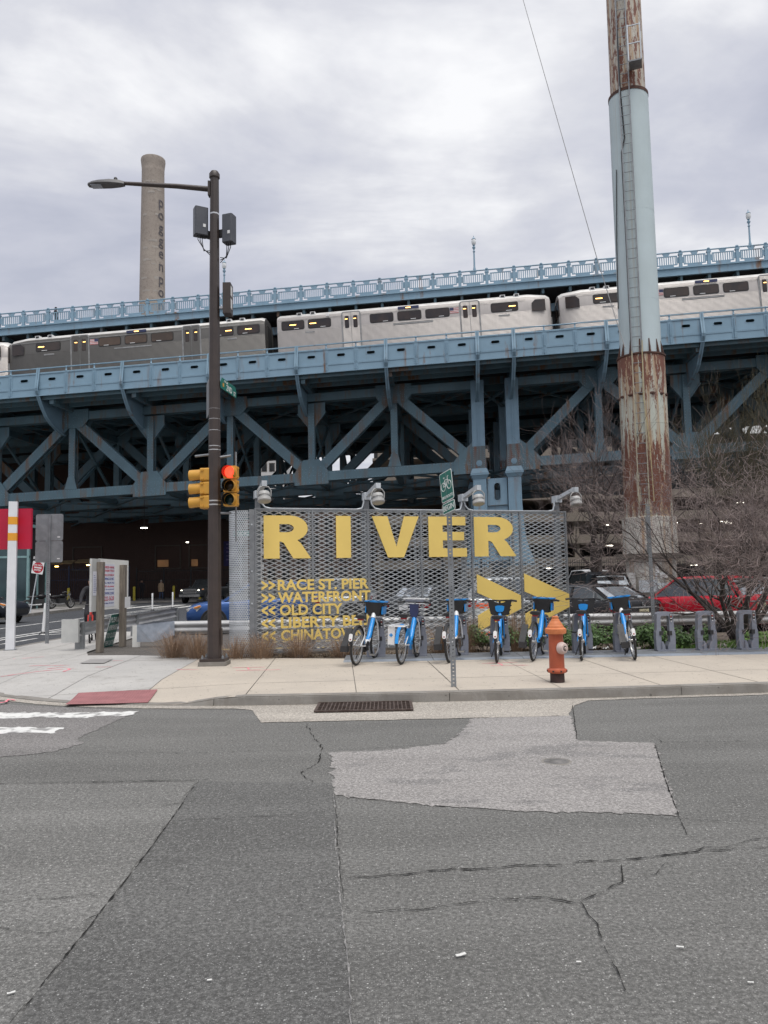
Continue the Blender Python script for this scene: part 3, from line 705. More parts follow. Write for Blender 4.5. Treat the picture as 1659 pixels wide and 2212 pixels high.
for i, (a, b) in enumerate(zip(allN, allN[1:])):
    for q0, q1 in ((4.3, 11.7), (12.4, 20.2), (20.8, 28.2)):
        for z, ok in ((9.5, 1), (15.6, q0 != 12.4)):
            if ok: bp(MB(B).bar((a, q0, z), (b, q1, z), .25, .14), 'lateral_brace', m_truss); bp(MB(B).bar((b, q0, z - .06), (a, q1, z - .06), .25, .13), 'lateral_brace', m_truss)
# -- pier: paired riveted columns, caps, flared legs, pierced tie panels
for q in (4., 12., 20.5, 28.5):
    for t, s_ in ((6.85, -1), (9.40, 1)):
        mb = MB(B); mb.bb(t - .48, t + .48, q - .47, q + .47, 9.35, 11.0).bb(t - .52, t + .52, q - .50, q + .50, 9.35, 10.0); bp(mb, 'splice_collar', m_steel_r)
        mb = MB(B); mb.bb(t - .47, t + .47, q - .46, q + .46, 11.003, 16.0); mb.bb(t - .05, t + .05, q - .51, q - .461, 11.1, 15.9); mb.bb(t - .49, t + .49, q - .485, q - .461, 15.0, 15.9); bp(mb, 'column')
        mb = MB(B); mb.lathe([(.22, 0), (.22, .03), (.10, .03), (.10, .07), (.0, .07)], (t, q - .5, 9.72), (0, -1, 0), 20); bp(mb, 'pin', None, True)
        mb = MB(B)                                        # cap moulding
        for z0, z1, h0, h1 in ((9.34, 8.98, .52, .66), (8.97, 8.82, .67, .67), (8.81, 8.55, .64, .5)):
            vs = [(t + x * h, q + y * h, z) for z, h in ((z0, h0), (z1, h1)) for x, y in ((-1, -1), (1, -1), (1, 1), (-1, 1))]
            mb.add(vs, [(0, 1, 2, 3), (7, 6, 5, 4), (0, 4, 5, 1), (1, 5, 6, 2), (2, 6, 7, 3), (3, 7, 4, 0)])
        bp(mb, 'column_cap')
        mb = MB(B); rows = [(8.54, .48, .48), (6.5, .49, .5), (5.0, .50, .58), (4.0, .50, .70), (3.2, .50, .90), (2.6, .50, 1.15), (2.0, .5, 1.30)]; vs = []
        for z, wi, wo in rows:
            l, r_ = (t - wi, t + wo) if s_ > 0 else (t - wo, t + wi)
            vs += [(l, q - .48, z), (r_, q - .48, z), (r_, q + .48, z), (l, q + .48, z)]
        mb.add(vs, [(i * 4 + j, i * 4 + (j + 1) % 4, i * 4 + 4 + (j + 1) % 4, i * 4 + 4 + j) for i in range(len(rows) - 1) for j in range(4)]); bp(mb, 'leg')
        MB(B).bb(t - (.7 if s_ > 0 else 1.5), t + (1.5 if s_ > 0 else .7), q - .8, q + .8, -.6, 2.0).build('plinth', m_kerb, bridge, wp=True)
        if q == 4.:
            for i in range(90):
                z = 2.8 + i * .145
                if 8.5 < z < 9.4 or z > 15.7: continue
                for dx in (-.38, -.12, .12, .38): rivet(t + dx, q - (.485 if z < 9 else .52 if z < 10 else .465), z)
    oval = [(.0 + .23 * math.cos(a), (.42 if math.sin(a) > 0 else -.42) + .23 * math.sin(a)) for a in [rad(11.25 + 22.5 * i) for i in range(16)]]
    if q < 13:
        for z0, z1 in ((6.55, 8.55), (4.5, 6.5), (2.45, 4.45)):
            mb = MB(B); zc_ = (z0 + z1) / 2; o_ = rect_like(oval, -.72, .72, z0 - zc_, z1 - zc_); nn = len(o_)
            for cx, cy in ((.72, z1 - zc_), (-.72, z1 - zc_), (-.72, z0 - zc_), (.72, z0 - zc_)):
                i = min(range(nn), key=lambda k: (o_[k][0] - cx) ** 2 + (o_[k][1] - cy) ** 2); o_[i] = (cx, cy)
            mb.ring(o_, oval, (8.125, q - .25, zc_), (1, 0, 0), (0, 0, 1), (0, .04, 0)); mb.ring([(a * 1.22, b * 1.10) for a, b in oval], oval, (8.125, q - .27, zc_), (1, 0, 0), (0, 0, 1), (0, .019, 0))
            bp(mb, 'tie_panel'); bp(MB(B).bb(7.42, 8.83, q - .40, q + .2, z0 - .046, z0 - .003), 'tie_shelf', m_steel_r)
# -- upper roadway and walkway
WQ = 7.
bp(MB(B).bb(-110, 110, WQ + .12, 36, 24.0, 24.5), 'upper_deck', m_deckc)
bp(MB(B).bb(LEFT, RIGHT + 6, WQ - .03, WQ + .1, 23.92, 24.62).bb(LEFT, RIGHT + 6, WQ - .16, WQ - .031, 24.50, 24.62).bb(LEFT, RIGHT + 6, WQ - .12, WQ - .031, 23.92, 23.99), 'walkway_fascia')
ub = MB(B).bb(-.1, .1, WQ + .15, 14, 23.55, 23.999).mesh('cross_beam', m_truss)
for i in range(36): blink('cross_beam', ub, (0, 0, 0), (LEFT + 1 + i * 2.15, 0, 0))
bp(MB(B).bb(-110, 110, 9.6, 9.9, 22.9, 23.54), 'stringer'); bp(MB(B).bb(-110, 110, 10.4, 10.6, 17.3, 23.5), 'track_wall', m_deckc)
RS = 2.16
post = MB(B).bb(-.12, .12, WQ - .1, WQ + .1, 24.63, 25.78).bb(-.16, .16, WQ - .12, WQ + .12, 25.60, 25.72); post.sph((0, WQ, 25.9), (.13, .13, .10), 8, 6); post_m = post.mesh('railing_post', m_steel)
fr = MB(B)
fr.ring([(-.84, -.38), (.84, -.38), (.84, .38), (-.84, .38)], [(-.76, -.31), (.76, -.31), (.76, .31), (-.76, .31)], (RS / 2, WQ - .035, 25.19), (1, 0, 0), (0, 0, 1), (0, .07, 0))
for s_ in (-1, 1):
    fr.bb(RS / 2 + s_ * .9 - .06, RS / 2 + s_ * .9 + .06, WQ - .03, WQ + .03, 24.95, 25.42)
fr.prism([(-.30, 25.79), (.30, 25.79), (.18, 25.571), (-.18, 25.571)], (RS / 2, WQ - .03, 0), (1, 0, 0), (0, 0, 1), (0, .06, 0)); fr.bb(RS / 2 - .55, RS / 2 + .55, WQ - .03, WQ + .03, 24.625, 24.809)
fr_m = fr.mesh('railing_panel', m_steel)
bal = MB(B).bb(-.034, .034, WQ - .025, WQ + .025, 24.882, 25.498).mesh('baluster', m_steel)
T0 = -.19 - 17 * RS - .42
for i in range(34):
    t = T0 + i * RS
    blink('railing_post', post_m, (0, 0, 0), (t, 0, 0)); pn = blink('railing_panel', fr_m, (0, 0, 0), (t, 0, 0))
    if -34 < t < 32:
        for j in range(9): o = link('baluster', bal, pn); o.location = B((RS / 2 - .68 + j * .17, 0, 0)) - B((0, 0, 0))
bp(MB(B).tube([(LEFT, WQ, 25.84), (RIGHT + 6, WQ, 25.84)], .06, 8), 'top_rail', None, True)
stuff(rv.build('rivets', m_steel, bridge, wp=True))
# -- walkway lamps
m_glob = mat('lamp_glass', (.75, .77, .78), r=.25, ns=3)
for k, (t, lb) in enumerate([(-13.53, 'walkway lamp with acorn globe just right of the tall brown light pole'), (7.07, 'walkway lamp with acorn globe above the middle of the train'), (28.5, 'walkway lamp with acorn globe near the right edge of the picture')]):
    p = B((t, WQ + .05, 24.5)); lm = E('bridge_lamp', lb, 'street lamp', tuple(p), group='lamps along the bridge walkway')
    MB().lathe([(.12, 1.3), (.13, 1.4), (.09, 1.6), (.075, 1.7), (.06, 2.9), (.11, 2.95), (.06, 3.02), (.06, 3.15), (.13, 3.25), (.13, 3.33), (.05, 3.4), (.11, 3.5)], n=10).build('pole', m_steel, lm, True)
    MB().lathe([(.11, 3.5), (.17, 3.62), (.19, 3.8), (.15, 3.98)], n=10).build('globe', m_glob, lm, True)
    MB().lathe([(.18, 3.98), (.10, 4.08), (.03, 4.15), (.02, 4.28), (0, 4.3)], n=10).build('finial', m_steel, lm, True)

# ================================================================== TRAIN
def steelcar(name, c):
    mm, t, b, P = base(name)
    tcd = N(t, 'ShaderNodeTexCoord'); sp = N(t, 'ShaderNodeSeparateXYZ'); L(t, tcd.outputs['Object'], sp.inputs[0])
    z = sp.outputs[2]
    rib = mth(t, 'SINE', mth(t, 'MULTIPLY', z, 2 * math.pi / .085))
    band = mth(t, 'ADD', mth(t, 'LESS_THAN', z, 2.18), mth(t, 'GREATER_THAN', z, 3.0))
    rib = mth(t, 'MULTIPLY', rib, band)
    col = mixc(t, noise(t, mapv(t, tcd.outputs['Object'], (1.2, 1, .5)), 2.2, 6, .6), c, tuple(x * .68 for x in c))
    col = mixc(t, mth(t, 'MULTIPLY', mth(t, 'ADD', rib, 1), .26), col, tuple(x * .35 for x in c))
    L(t, col, b.inputs['Base Color']); b.inputs['Metallic'].default_value = .35; b.inputs['Roughness'].default_value = .42
    bump(t, b, rib, .5, .02); return mm
m_car = steelcar('stainless_side', (.64, .595, .565)); m_card = steelcar('stainless_side_dim', (.17, .162, .152))  # second is a darker copy, that car's duller reflection put into the colour
m_roof = mat('car_roof', (.60, .59, .57), (.48, .47, .45), r=.5, m=.2, ns=1.5)
m_tglass = mat('train_glass', (.025, .022, .024), (.05, .035, .03), r=.12, ns=.8, rv=.03)
m_tglass_b = mat('train_glass_brown', (.10, .065, .045), (.06, .04, .03), r=.15, ns=.8, rv=.03)
m_rub = mat('dark_rubber', (.03, .03, .03), r=.7); m_lit = mat('carriage_light', (1., .52, .14), (1., .6, .2), emit=3.); m_dgrey = mat('grey_plate', (.30, .30, .30), (.22, .22, .22), r=.5)
m_red = mat('flag_red', (.50, .10, .10), r=.6); m_wht = mat('white_enamel', (.78, .78, .78), (.70, .70, .70), r=.5); m_navy = mat('flag_navy', (.03, .04, .11), r=.6)
def rrect(w_, h, r, n=3):
    p = []
    for cx, cy, a in ((w_ / 2 - r, h / 2 - r, 0), (-w_ / 2 + r, h / 2 - r, 90), (-w_ / 2 + r, -h / 2 + r, 180), (w_ / 2 - r, -h / 2 + r, 270)):
        for i in range(n + 1): p.append((cx + r * math.cos(rad(a + 90 * i / n)), cy + r * math.sin(rad(a + 90 * i / n))))
    return p
CL = 20.55
def train_car(t0, mirror, label, side, cab=True, glass=None):
    g0 = glass or m_tglass
    r_ = E('train_car', label, 'train car', tuple(B((t0, 2.55, 18.45))), group='cars of the train on the bridge')
    r_.rotation_euler = (0, -math.atan(GRADE), -AL)
    fx = (lambda x: CL - x) if mirror else (lambda x: x)
    def bx(a, b): a, b = fx(a), fx(b); return min(a, b), max(a, b)
    prof = [(0, .25), (.0, 2.2), (.03, 3.05), (.09, 3.28), (.30, 3.52), (.75, 3.68), (1.5, 3.72), (2.25, 3.68), (2.72, 3.52), (2.96, 3.28), (3.02, 3.05), (3.05, 2.2), (3.05, .25)]
    st = [(0., .12), (.25, 0.), (CL - 1.7, 0.), (CL - .35, .20), (CL - .05, .42)] if cab else [(0., .12), (.25, 0.), (CL - .25, 0), (CL, .12)]
    vs, fs, n = [], [], len(prof); mb = MB()
    for x, ins in st:
        for y, z in prof:
            yy = y + (ins if y < 1.5 else -ins) * (1 if y != 1.5 else 0); vs.append((fx(x), yy, z - ins * .5 * (z > 3.2)))
    for i in range(len(st) - 1):
        for j in range(n - 1): fs.append((i * n + j, i * n + j + 1, i * n + n + j + 1, i * n + n + j))
    fs += [tuple(range(n)), tuple((len(st) - 1) * n + j for j in range(n))]
    mb.add(vs, fs); mb.m = [1 if (k < (len(st) - 1) * (n - 1) and 3 <= k % (n - 1) <= 8) else 0 for k in range(len(fs))]
    mb.build('body', [side, m_roof], r_, 40)
    def item(nm, a, b, z0, z1, m, rr=.12, d=.02, y=-.02, par=None):
        a, b = bx(a * CL, b * CL); q = MB(); q.prism(rrect(b - a, z1 - z0, min(rr, (z1 - z0) * .45)), ((a + b) / 2, y, (z0 + z1) / 2), (1, 0, 0), (0, 0, 1), (0, d, 0)); return q.build(nm, m, par or r_)
    MB().bb(.3, CL - 1.9, -.012, -.002, 3.02, 3.06).build('drip_rail', m_dgrey, r_)
    for i, (a, b) in enumerate([(.02, .10), (.119, .199), (.348, .429), (.449, .531), (.551, .633), (.787, .879)]):
        wn = item('window', a, b, 2.32, 2.93, g0 if i in (0, 1, 5) else (m_tglass_b if side is m_card else g0)); 
        item('gasket', a - .003, b + .003, 2.26, 2.99, m_rub, .15, .01, -.008, wn)
        if i in (0, 1, 5):
            am = lerp(a, b, .5 if i == 0 else .2 if i == 1 else .8); item('interior_light', am - .012, am + .012, 2.62, 2.68, m_lit, .02, .006, -.027, wn)
        item('vent_sash', lerp(a, b, .55), lerp(a, b, .78), 2.33, 2.37, m_wht, .01, .006, -.027, wn)
    for a, b in ((.24, .313), (.671, .746)):
        item('door_frame', a, b, .4, 3.34, m_dgrey, .22, .012, -.012); mid = (a + b) / 2
        for c, d in ((a + .006, mid - .001), (mid + .001, b - .006)):
            dr = item('door', c, d, .42, 3.26, side, .10, .025, -.036)
            pn = item('pane', c + .007, d - .007, 2.05, 3.0, m_tglass if d > mid else g0, .08, .008, -.044, dr); item('interior_light', c + .008, d - .012, 2.72, 2.77, m_lit, .02, .005, -.049, dr)
    item('destination_sign', .449, .526, 3.14, 3.34, m_navy, .05, .03, -.03); item('sign_text', .478, .496, 3.2, 3.26, m_lit, .02, .006, -.036)
    fl_ = item('flag', .637, .669, 2.48, 2.92, m_wht, .02, .006, -.008)
    for i in range(4): item('stripe', .637, .669, 2.49 + i * .115, 2.55 + i * .115, m_red, .01, .003, -.011, fl_)
    item('canton', .637, .651, 2.70, 2.92, m_navy, .01, .002, -.013, fl_)
    item('name_plate', .43, .575, 1.98, 2.10, m_dgrey, .02, .012, -.014); item('number_plate', .105, .14, 1.95, 2.07, m_dgrey, .02, .012, -.014); item('number_plate', .81, .85, 1.95, 2.07, m_dgrey, .02, .012, -.014); item('marker_light', .185, .197, 3.13, 3.3, m_wht, .03, .03, -.03)
    for a in (.075, .125, .82, .87):
        x0, x1 = bx(a * CL, a * CL + .38); q = MB(); q.bb(x0, x1, .16, .5, 3.38, 3.62); vt = q.build('roof_vent', m_wht, r_); MB().bb(x0 + .06, x1 - .06, .148, .158, 3.44, 3.58).build('louvre', m_rub, vt)
    if cab:
        a, b = bx(.93 * CL, .978 * CL); q = MB()
        q.prism([(0, 0), (1.0, .0), (1.0, .85), (.25, .85), (0, .6)] if not mirror else [(1.0, 0), (0, .0), (0, .85), (.75, .85), (1., .6)], (a, .02, 2.15), (1, .09 if not mirror else -.09, 0), (0, 0, 1), (0, .03, 0)); cw = q.build('cab_window', m_tglass, r_); cw.location.y = -.03 if not mirror else .06
        x = fx(CL - .03); s_ = -1 if mirror else 1
        for y in (.55, 1.75): MB().bb(min(x, x + s_ * .06), max(x, x + s_ * .06), y, y + .8, 1.9, 3.0).build('windscreen', m_tglass, r_)
        MB().bb(min(x, x + s_ * .05), max(x, x + s_ * .05), .42, 2.6, .3, 1.7).build('end_plate', m_dgrey, r_)
    for x in (fx(0) + (-.02 if not mirror else .02),): MB().bb(x - .04, x + .04, .9, 2.15, .4, 3.1).build('end_door', m_rub, r_)
    for xx in (3.2, CL - 3.2):
        q = MB(); q.bb(xx - 1.6, xx + 1.6, .35, .5, -.02, .35)
        for dx in (-1.1, 1.1): q.lathe([(.05, 0), (.38, 0), (.38, .12), (.05, .12)], (xx + dx, .45, .0), (0, 1, 0), 16)
        q.build('bogie', m_rub, r_)
    return r_
train_car(-50.1, False, 'steel train car whose orange lit end shows at the left edge of the picture', m_car)
train_car(-29.5, True, 'dark grey steel train car left of and behind the brown light pole', m_card)
train_car(-8.0, False, 'pale steel train car between the brown light pole and the rusty column', m_car)
train_car(13.1, True, 'pale steel train car passing behind the tall rusty column', m_car)
# ================================================================== RIVER SIGN
m_galv = mat('galvanised', (.60, .635, .67), (.49, .525, .555), r=.45, m=.25, ns=5, bp=.1)
m_galv_d = mat('galvanised_dull', (.27, .285, .30), (.21, .22, .235), r=.55, m=.4, ns=5)
m_yel = mat('sign_yellow', (.86, .63, .175), (.81, .59, .165), r=.5, ns=1.5)
m_dk = mat('near_black', (.02, .02, .022), (.035, .035, .037), r=.6)
SA = rad(18); su, sn2 = V((math.cos(SA), math.sin(SA), 0)), V((math.sin(SA), -math.cos(SA), 0))   # along the sign / out towards the street
SO = V((-2.65, 15.63, 0)); SW, SZ0, SZ1 = 7.24, .17, 3.04
sp_ = lambda u, z, n=0.: SO + su * u + sn2 * n + V((0, 0, z))
sign = E('river_sign', 'large grey expanded metal screen sign with yellow RIVER letters', 'sign', tuple(SO + su * 3.6))
SXF = lambda p: SO + su * p[0] - sn2 * p[1] + V((0, 0, p[2]))         # local: x along, y back, z up
def sg(mb, name, m, smooth=False, par=None): return mb.build(name, m, par or sign, smooth, wp=par is None)
PW = SW / 6
mb = MB(); dz, dx = .0452, .0935; k = int(PW / dx); dxx = PW / k
for j in range(int((SZ1 - SZ0) / dz) + 1):
    z = SZ0 + j * dz
    for i in range(k):
        a, b = ((-1, 1) if (i + j) % 2 == 0 else (1, -1))
        za, zb = z + a * dz * .46, z + b * dz * .46
        if max(za, zb) > SZ1 + .03: continue
        A, Bv = SXF((i * dxx, 0, za)), SXF(((i + 1) * dxx, 0, zb))
        mb.bar(A, Bv, .007, .0195, tuple(V((0, 0, 1)) + sn2 * .55))
mesh_p = mb.mesh('mesh_panel', m_galv)
for i in range(6):
    for nm, off in (('mesh_panel', 0.),):
        o = stuff(link(nm, mesh_p, sign, None, True)); o.location = su * (PW * i + (off * .2)) - sn2 * off
for i in range(7):
    u = min(max(PW * i, .02), SW - .02); sg(MB(SXF).bb(u - .018, u + .018, -.03, .03, SZ0 - .03, SZ1 + .01), 'mullion', m_galv_d)
    sg(MB(SXF).bb(u - .018, u + .018, .33, .39, SZ0 - .03, SZ1 + .01), 'mullion', m_galv_d)
for z in (SZ0 - .03, SZ1 + .012):
    for n in (-.032, .328): sg(MB(SXF).bb(0, SW, n, n + .064, z - .0, z + .034), 'rail', m_galv_d)
sg(MB(SXF).bb(-.11, -.005, -.035, -.018, .1, SZ1 + .02), 'end_plate', m_galv_d)
for z in (.5, 1.15, 1.8, 2.75): sg(MB(SXF).lathe([(.018, 0), (.018, .014), (0, .014)], (-.06, -.035, z), (0, -1, 0), 8), 'bolt', m_galv)
# perforated curved end
mb = MB(SXF); R_ = .36; rows, cols = 78, 13; hz2 = (SZ1 - .1) / rows; ph = math.pi / 2 / cols
def cyl(a, z): return (-.11 - R_ * math.sin(a), -.03 + R_ * (1 - math.cos(a)), z)
for r_ in range(rows):
    for c in range(cols):
        a0 = (c + (.5 if r_ % 2 else 0)) * ph; z0 = .1 + r_ * hz2
        cx, cz = a0 + ph / 2, z0 + hz2 / 2
        if a0 + ph > math.pi / 2 + .01: cxs = math.pi / 2
        o = [(cx + s1 * ph / 2, cz + s2 * hz2 / 2) for s1, s2 in ((1, -1), (1, 0), (1, 1), (0, 1), (-1, 1), (-1, 0), (-1, -1), (0, -1))]
        i_ = [(cx + .30 * ph * math.cos(rad(t)), cz + .31 * hz2 * math.sin(rad(t))) for t in (-45, 0, 45, 90, 135, 180, 225, 270)]
        vs = [cyl(*q) for q in o] + [cyl(*q) for q in i_]
        mb.add(vs, [(t, (t + 1) % 8, 8 + (t + 1) % 8, 8 + t) for t in range(8)])
pp = mb.build('perforated_end', m_galv, sign, wp=True); stuff(pp)
# letters
def rounded_R(w_, h):
    st, r1 = .33 * w_, .0
    out = [(0, 0), (0, h), (.55 * w_, h)]
    cx, cy, rx, ry = .55 * w_, .70 * h, .385 * w_, .30 * h
    out += [(cx + rx * math.sin(rad(a)), cy + ry * math.cos(rad(a))) for a in range(15, 151, 15)]
    out += [(.71 * w_, .425 * h), (.78 * w_, .36 * h), (w_, 0), (.62 * w_, 0), (.47 * w_, .27 * h), (.42 * w_, .36 * h), (.37 * w_, .39 * h), (.33 * w_, .395 * h), (.33 * w_, 0)]
    return out
def letter_R(mb, u, z, w_, h):
    hole = [(.33, .61), (.33, .80), (.50, .80)] + [(.50 + .135 * math.sin(rad(a)), .705 + .095 * math.cos(rad(a))) for a in range(15, 180, 20)] + [(.50, .61)]
    # bowl as two halves split along the counter so the opening is real
    o = rounded_R(w_, h); hl = [(a * w_, b * h) for a, b in hole]
    bm = bmesh.new()
    def loop(pts): 
        v_ = [bm.verts.new((a, 0, b)) for a, b in pts]; return [bm.edges.new((v_[i], v_[(i + 1) % len(v_)])) for i in range(len(v_))]
    e = loop(o) + loop(hl); bmesh.ops.triangle_fill(bm, use_beauty=True, use_dissolve=False, edges=e)
    bm.faces.ensure_lookup_table()
    vs = [v.co.copy() for v in bm.verts]; n = len(vs); fs = [[v.index for v in f.verts] for f in bm.faces]; bm.verts.index_update()
    fs = [[v.index for v in f.verts] for f in bm.faces]; bd = [(a.verts[0].index, a.verts[1].index) for a in bm.edges if len(a.link_faces) == 1]; bm.free()
    T = lambda p, y: (u + p.x, y, z + p.z)
    mb.add([T(p, -.065) for p in vs] + [T(p, -.050) for p in vs], fs + [[i + n for i in f] for f in fs] + [(a, b, b + n, a + n) for a, b in bd])
LZ, LH = 2.05, .885
def poly_letter(name, pts): sg(MB(SXF).prism(pts, (0, -.065, 0), (1, 0, 0), (0, 0, 1), (0, .015, 0)), name, m_yel)
mb = MB(SXF); letter_R(mb, .18, LZ, .98, LH); sg(mb, 'letter', m_yel)
poly_letter('letter', [(1.70, LZ), (2.02, LZ), (2.02, LZ + LH), (1.70, LZ + LH)])
poly_letter('letter', [(2.49, LZ + LH), (2.84, LZ + LH), (3.035, LZ + .26 * LH), (3.22, LZ + LH), (3.555, LZ + LH), (3.20, LZ), (2.84, LZ)])
e0, e1 = 3.78, 4.68
poly_letter('letter', [(e0, LZ), (e1, LZ), (e1, LZ + .215 * LH), (e0 + .33, LZ + .215 * LH), (e0 + .33, LZ + .41 * LH), (e1 - .06, LZ + .41 * LH), (e1 - .06, LZ + .62 * LH), (e0 + .33, LZ + .62 * LH), (e0 + .33, LZ + .785 * LH), (e1 - .02, LZ + .785 * LH), (e1 - .02, LZ + LH), (e0, LZ + LH)])
mb = MB(SXF); letter_R(mb, 4.866, LZ, 1.03, LH); sg(mb, 'letter', m_yel)
for a, m_, t in ((4.90, 5.43, 5.97), (6.07, 6.64, 7.21)):
    poly_letter('chevron', [(a, 1.66), (t, 1.17), (t, .87), (a, .40), (a, .75), (m_, 1.02), (a, 1.25)])
def fit_text(body, u0, u1, z, h, m, off=.006):
    me = text(body, h, .006, off * 1.45); xs = [v.co.x for v in me.vertices]; x0, x1 = min(xs), max(xs)
    me.transform(Matrix.Scale((u1 - u0) / (x1 - x0), 4, (1, 0, 0)) @ Matrix.Translation((-x0, 0, 0)))
    return me
F0 = frame(SO - V(sign.location) + sn2 * .05, su)
for body, ch, u0, u1, z in (('RACE ST. PIER', '>', .46, 2.40, 1.41), ('WATERFRONT', '>', .46, 2.43, 1.155), ('OLD CITY', '<', .50, 1.82, .90), ('LIBERTY BELL', '<', .52, 2.50, .645), ('CHINATOWN', '<', .52, 2.28, .39)):
    place_text('lettering', fit_text(body, u0, u1, z, .205, m_yel), m_yel, sign, F0 @ Matrix.Translation((u0, 0, z)))
    for i in range(2):
        x = .13 + i * .145; s_ = 1 if ch == '>' else -1; c = x + .065
        poly_letter('arrow', [(c - s_ * .065, z + .20), (c - s_ * .065, z + .145), (c + s_ * .01, z + .10), (c - s_ * .065, z + .055), (c - s_ * .065, z), (c + s_ * .065, z + .08), (c + s_ * .065, z + .12)])
# flood lamps on posts along the screen
m_lampw = mat('lamp_cream', (.42, .42, .41), (.34, .34, .335), r=.45, ns=4); m_conc_p = m_galv_d
for k, (u, lb) in enumerate([(.10, 'flood lamp on the post at the left end of the yellow lettered screen'), (2.45, 'flood lamp on the post above the letter V of the screen'), (4.72, 'flood lamp on the post beside the bike route sign'), (7.12, 'flood lamp on the post at the right end of the yellow lettered screen')]):
    fl = E('flood_lamp', lb, 'flood lamp', tuple(sp_(u, 0, -.2)), group='flood lamps over the screen sign'); X2 = lambda p, u=u: SXF((u + p[0], .2 + p[1], p[2]))
    f_ = lambda mb, nm, m, s=False: mb.build(nm, m, fl, s, wp=True)
    f_(MB(X2).bb(-.05, .05, -.05, .05, 0, 3.30), 'post', m_galv_d); f_(MB(X2).bb(-.075, .075, -.14, .075, 3.301, 3.46), 'junction_box', m_galv)
    f_(MB(X2).bar((0, -.12, 3.40), (0, -.78, 3.52), .085, .085), 'arm', m_galv); f_(MB(X2).bb(-.05, .05, -.90, -.785, 3.46, 3.57), 'arm_head', m_galv)
    f_(MB(X2).tube([(-.13, -.86, 3.26), (-.135, -.86, 3.38), (-.08, -.86, 3.45), (.08, -.86, 3.45), (.135, -.86, 3.38), (.13, -.86, 3.26)], .012, 6), 'yoke', m_lampw, True)
    hd = f_(MB(X2).lathe([(0, .16), (.10, .155), (.115, .13), (.118, .08), (.105, .075), (.105, .035), (.132, .03), (.135, -.03), (.12, -.05), (0, -.05)], (0, -.86, 3.20), (.0, .28, 1), 24), 'head', m_lampw, True)
    fm = MB(X2)
    for i in range(20):
        a = 2 * math.pi * i / 20; fm.box((.112 * math.cos(a), -.86 + .05 * .28 + .112 * math.sin(a), 3.25), (.012, .012, .045))
    f_(fm, 'cooling_fins', m_galv_d)
for u0, u1 in ((.22, 2.35), (2.6, 4.65), (4.8, 7.0)):
    cdn = MB(SXF).tube([(u0 - .08, .12, 3.32), (u0 - .05, .12, 3.20), (u0 + .02, .12, 3.12), (u0 + .15, .12, 3.09), (u1 - .15, .12, 3.09), (u1 - .02, .12, 3.12), (u1 + .02, .12, 3.25), (u1 + .02, .12, 3.34)], .018, 8)
    sg(cdn, 'conduit', m_galv, True)

# ================================================================== HYDRANT
m_hor = mat('hydrant_orange', (.62, .205, .075), (.55, .17, .06), r=.6, ns=9, bp=.3, bs=70); m_hred = rusty('hydrant_red', (.44, .095, .04), (.37, .08, .036), rust=(.07, .02, .012), amt=.60, sx=9, sz=2.5, soft=.05, ns=6); m_hbase = mat('hydrant_foot', (.055, .03, .028), (.035, .022, .02), r=.85, ns=9, bp=.5); m_hcap = mat('hydrant_cap', (.56, .44, .41), (.48, .37, .34), r=.5, ns=8)
hy = E('fire_hydrant', 'orange topped rusty red fire hydrant near the kerb', 'hydrant', (2.37, 10.86, .12))
MB().lathe([(.10, 0), (.098, .13)], n=20, cap=True).build('foot', m_hbase, hy, True)
MB().lathe([(.098, .125), (.13, .135), (.143, .155), (.14, .175), (.11, .19), (.105, .20)], n=20).build('flange', m_hred, hy, True)
bolt = MB().lathe([(.016, -.012), (.016, .012)], n=6, cap=True).mesh('bolt', m_hbase)
for i in range(8): link('bolt', bolt, hy, (.134 * math.cos(i * .785 + .2), .134 * math.sin(i * .785 + .2), .16))
MB().lathe([(.105, .195), (.104, .3), (.101, .56), (.098, .64), (.105, .655), (.105, .67)], n=24).build('barrel', m_hred, hy, True)
MB().lathe([(.12, .665), (.142, .672), (.147, .70), (.147, .735), (.128, .75), (.116, .755), (.113, .775), (.10, .785), (.095, .80), (.073, .835), (.062, .845), (.058, .862), (.048, .87), (.046, .905), (.03, .915), (0, .915)], n=28).build('bonnet', m_hor, hy, True)
nd = V((.52, -.85, 0)).normalized()
nz = MB().lathe([(.085, .09), (.085, .115), (.078, .125), (.074, .15), (.06, .168), (.034, .172)], (0, 0, .475), nd, 24).build('nozzle_cap', m_hcap, hy, True)
MB().lathe([(.034, .17), (.03, .176), (.022, .176)], (0, 0, .475), nd, 20).build('cap_ring', m_dk, nz, True); MB().lathe([(.022, .172), (.018, .196), (0, .196)], (0, 0, .475), nd, 5).build('cap_nut', m_hcap, nz)
MB().tube([nd * .1 + V((0, 0, .475)) + V((.07, .03, .02)), (.16, -.05, .40), (.24, -.05, .36), (.31, -.02, .345), (.35, .0, .36)], .005, 5).build('chain', m_galv_d, hy, True)
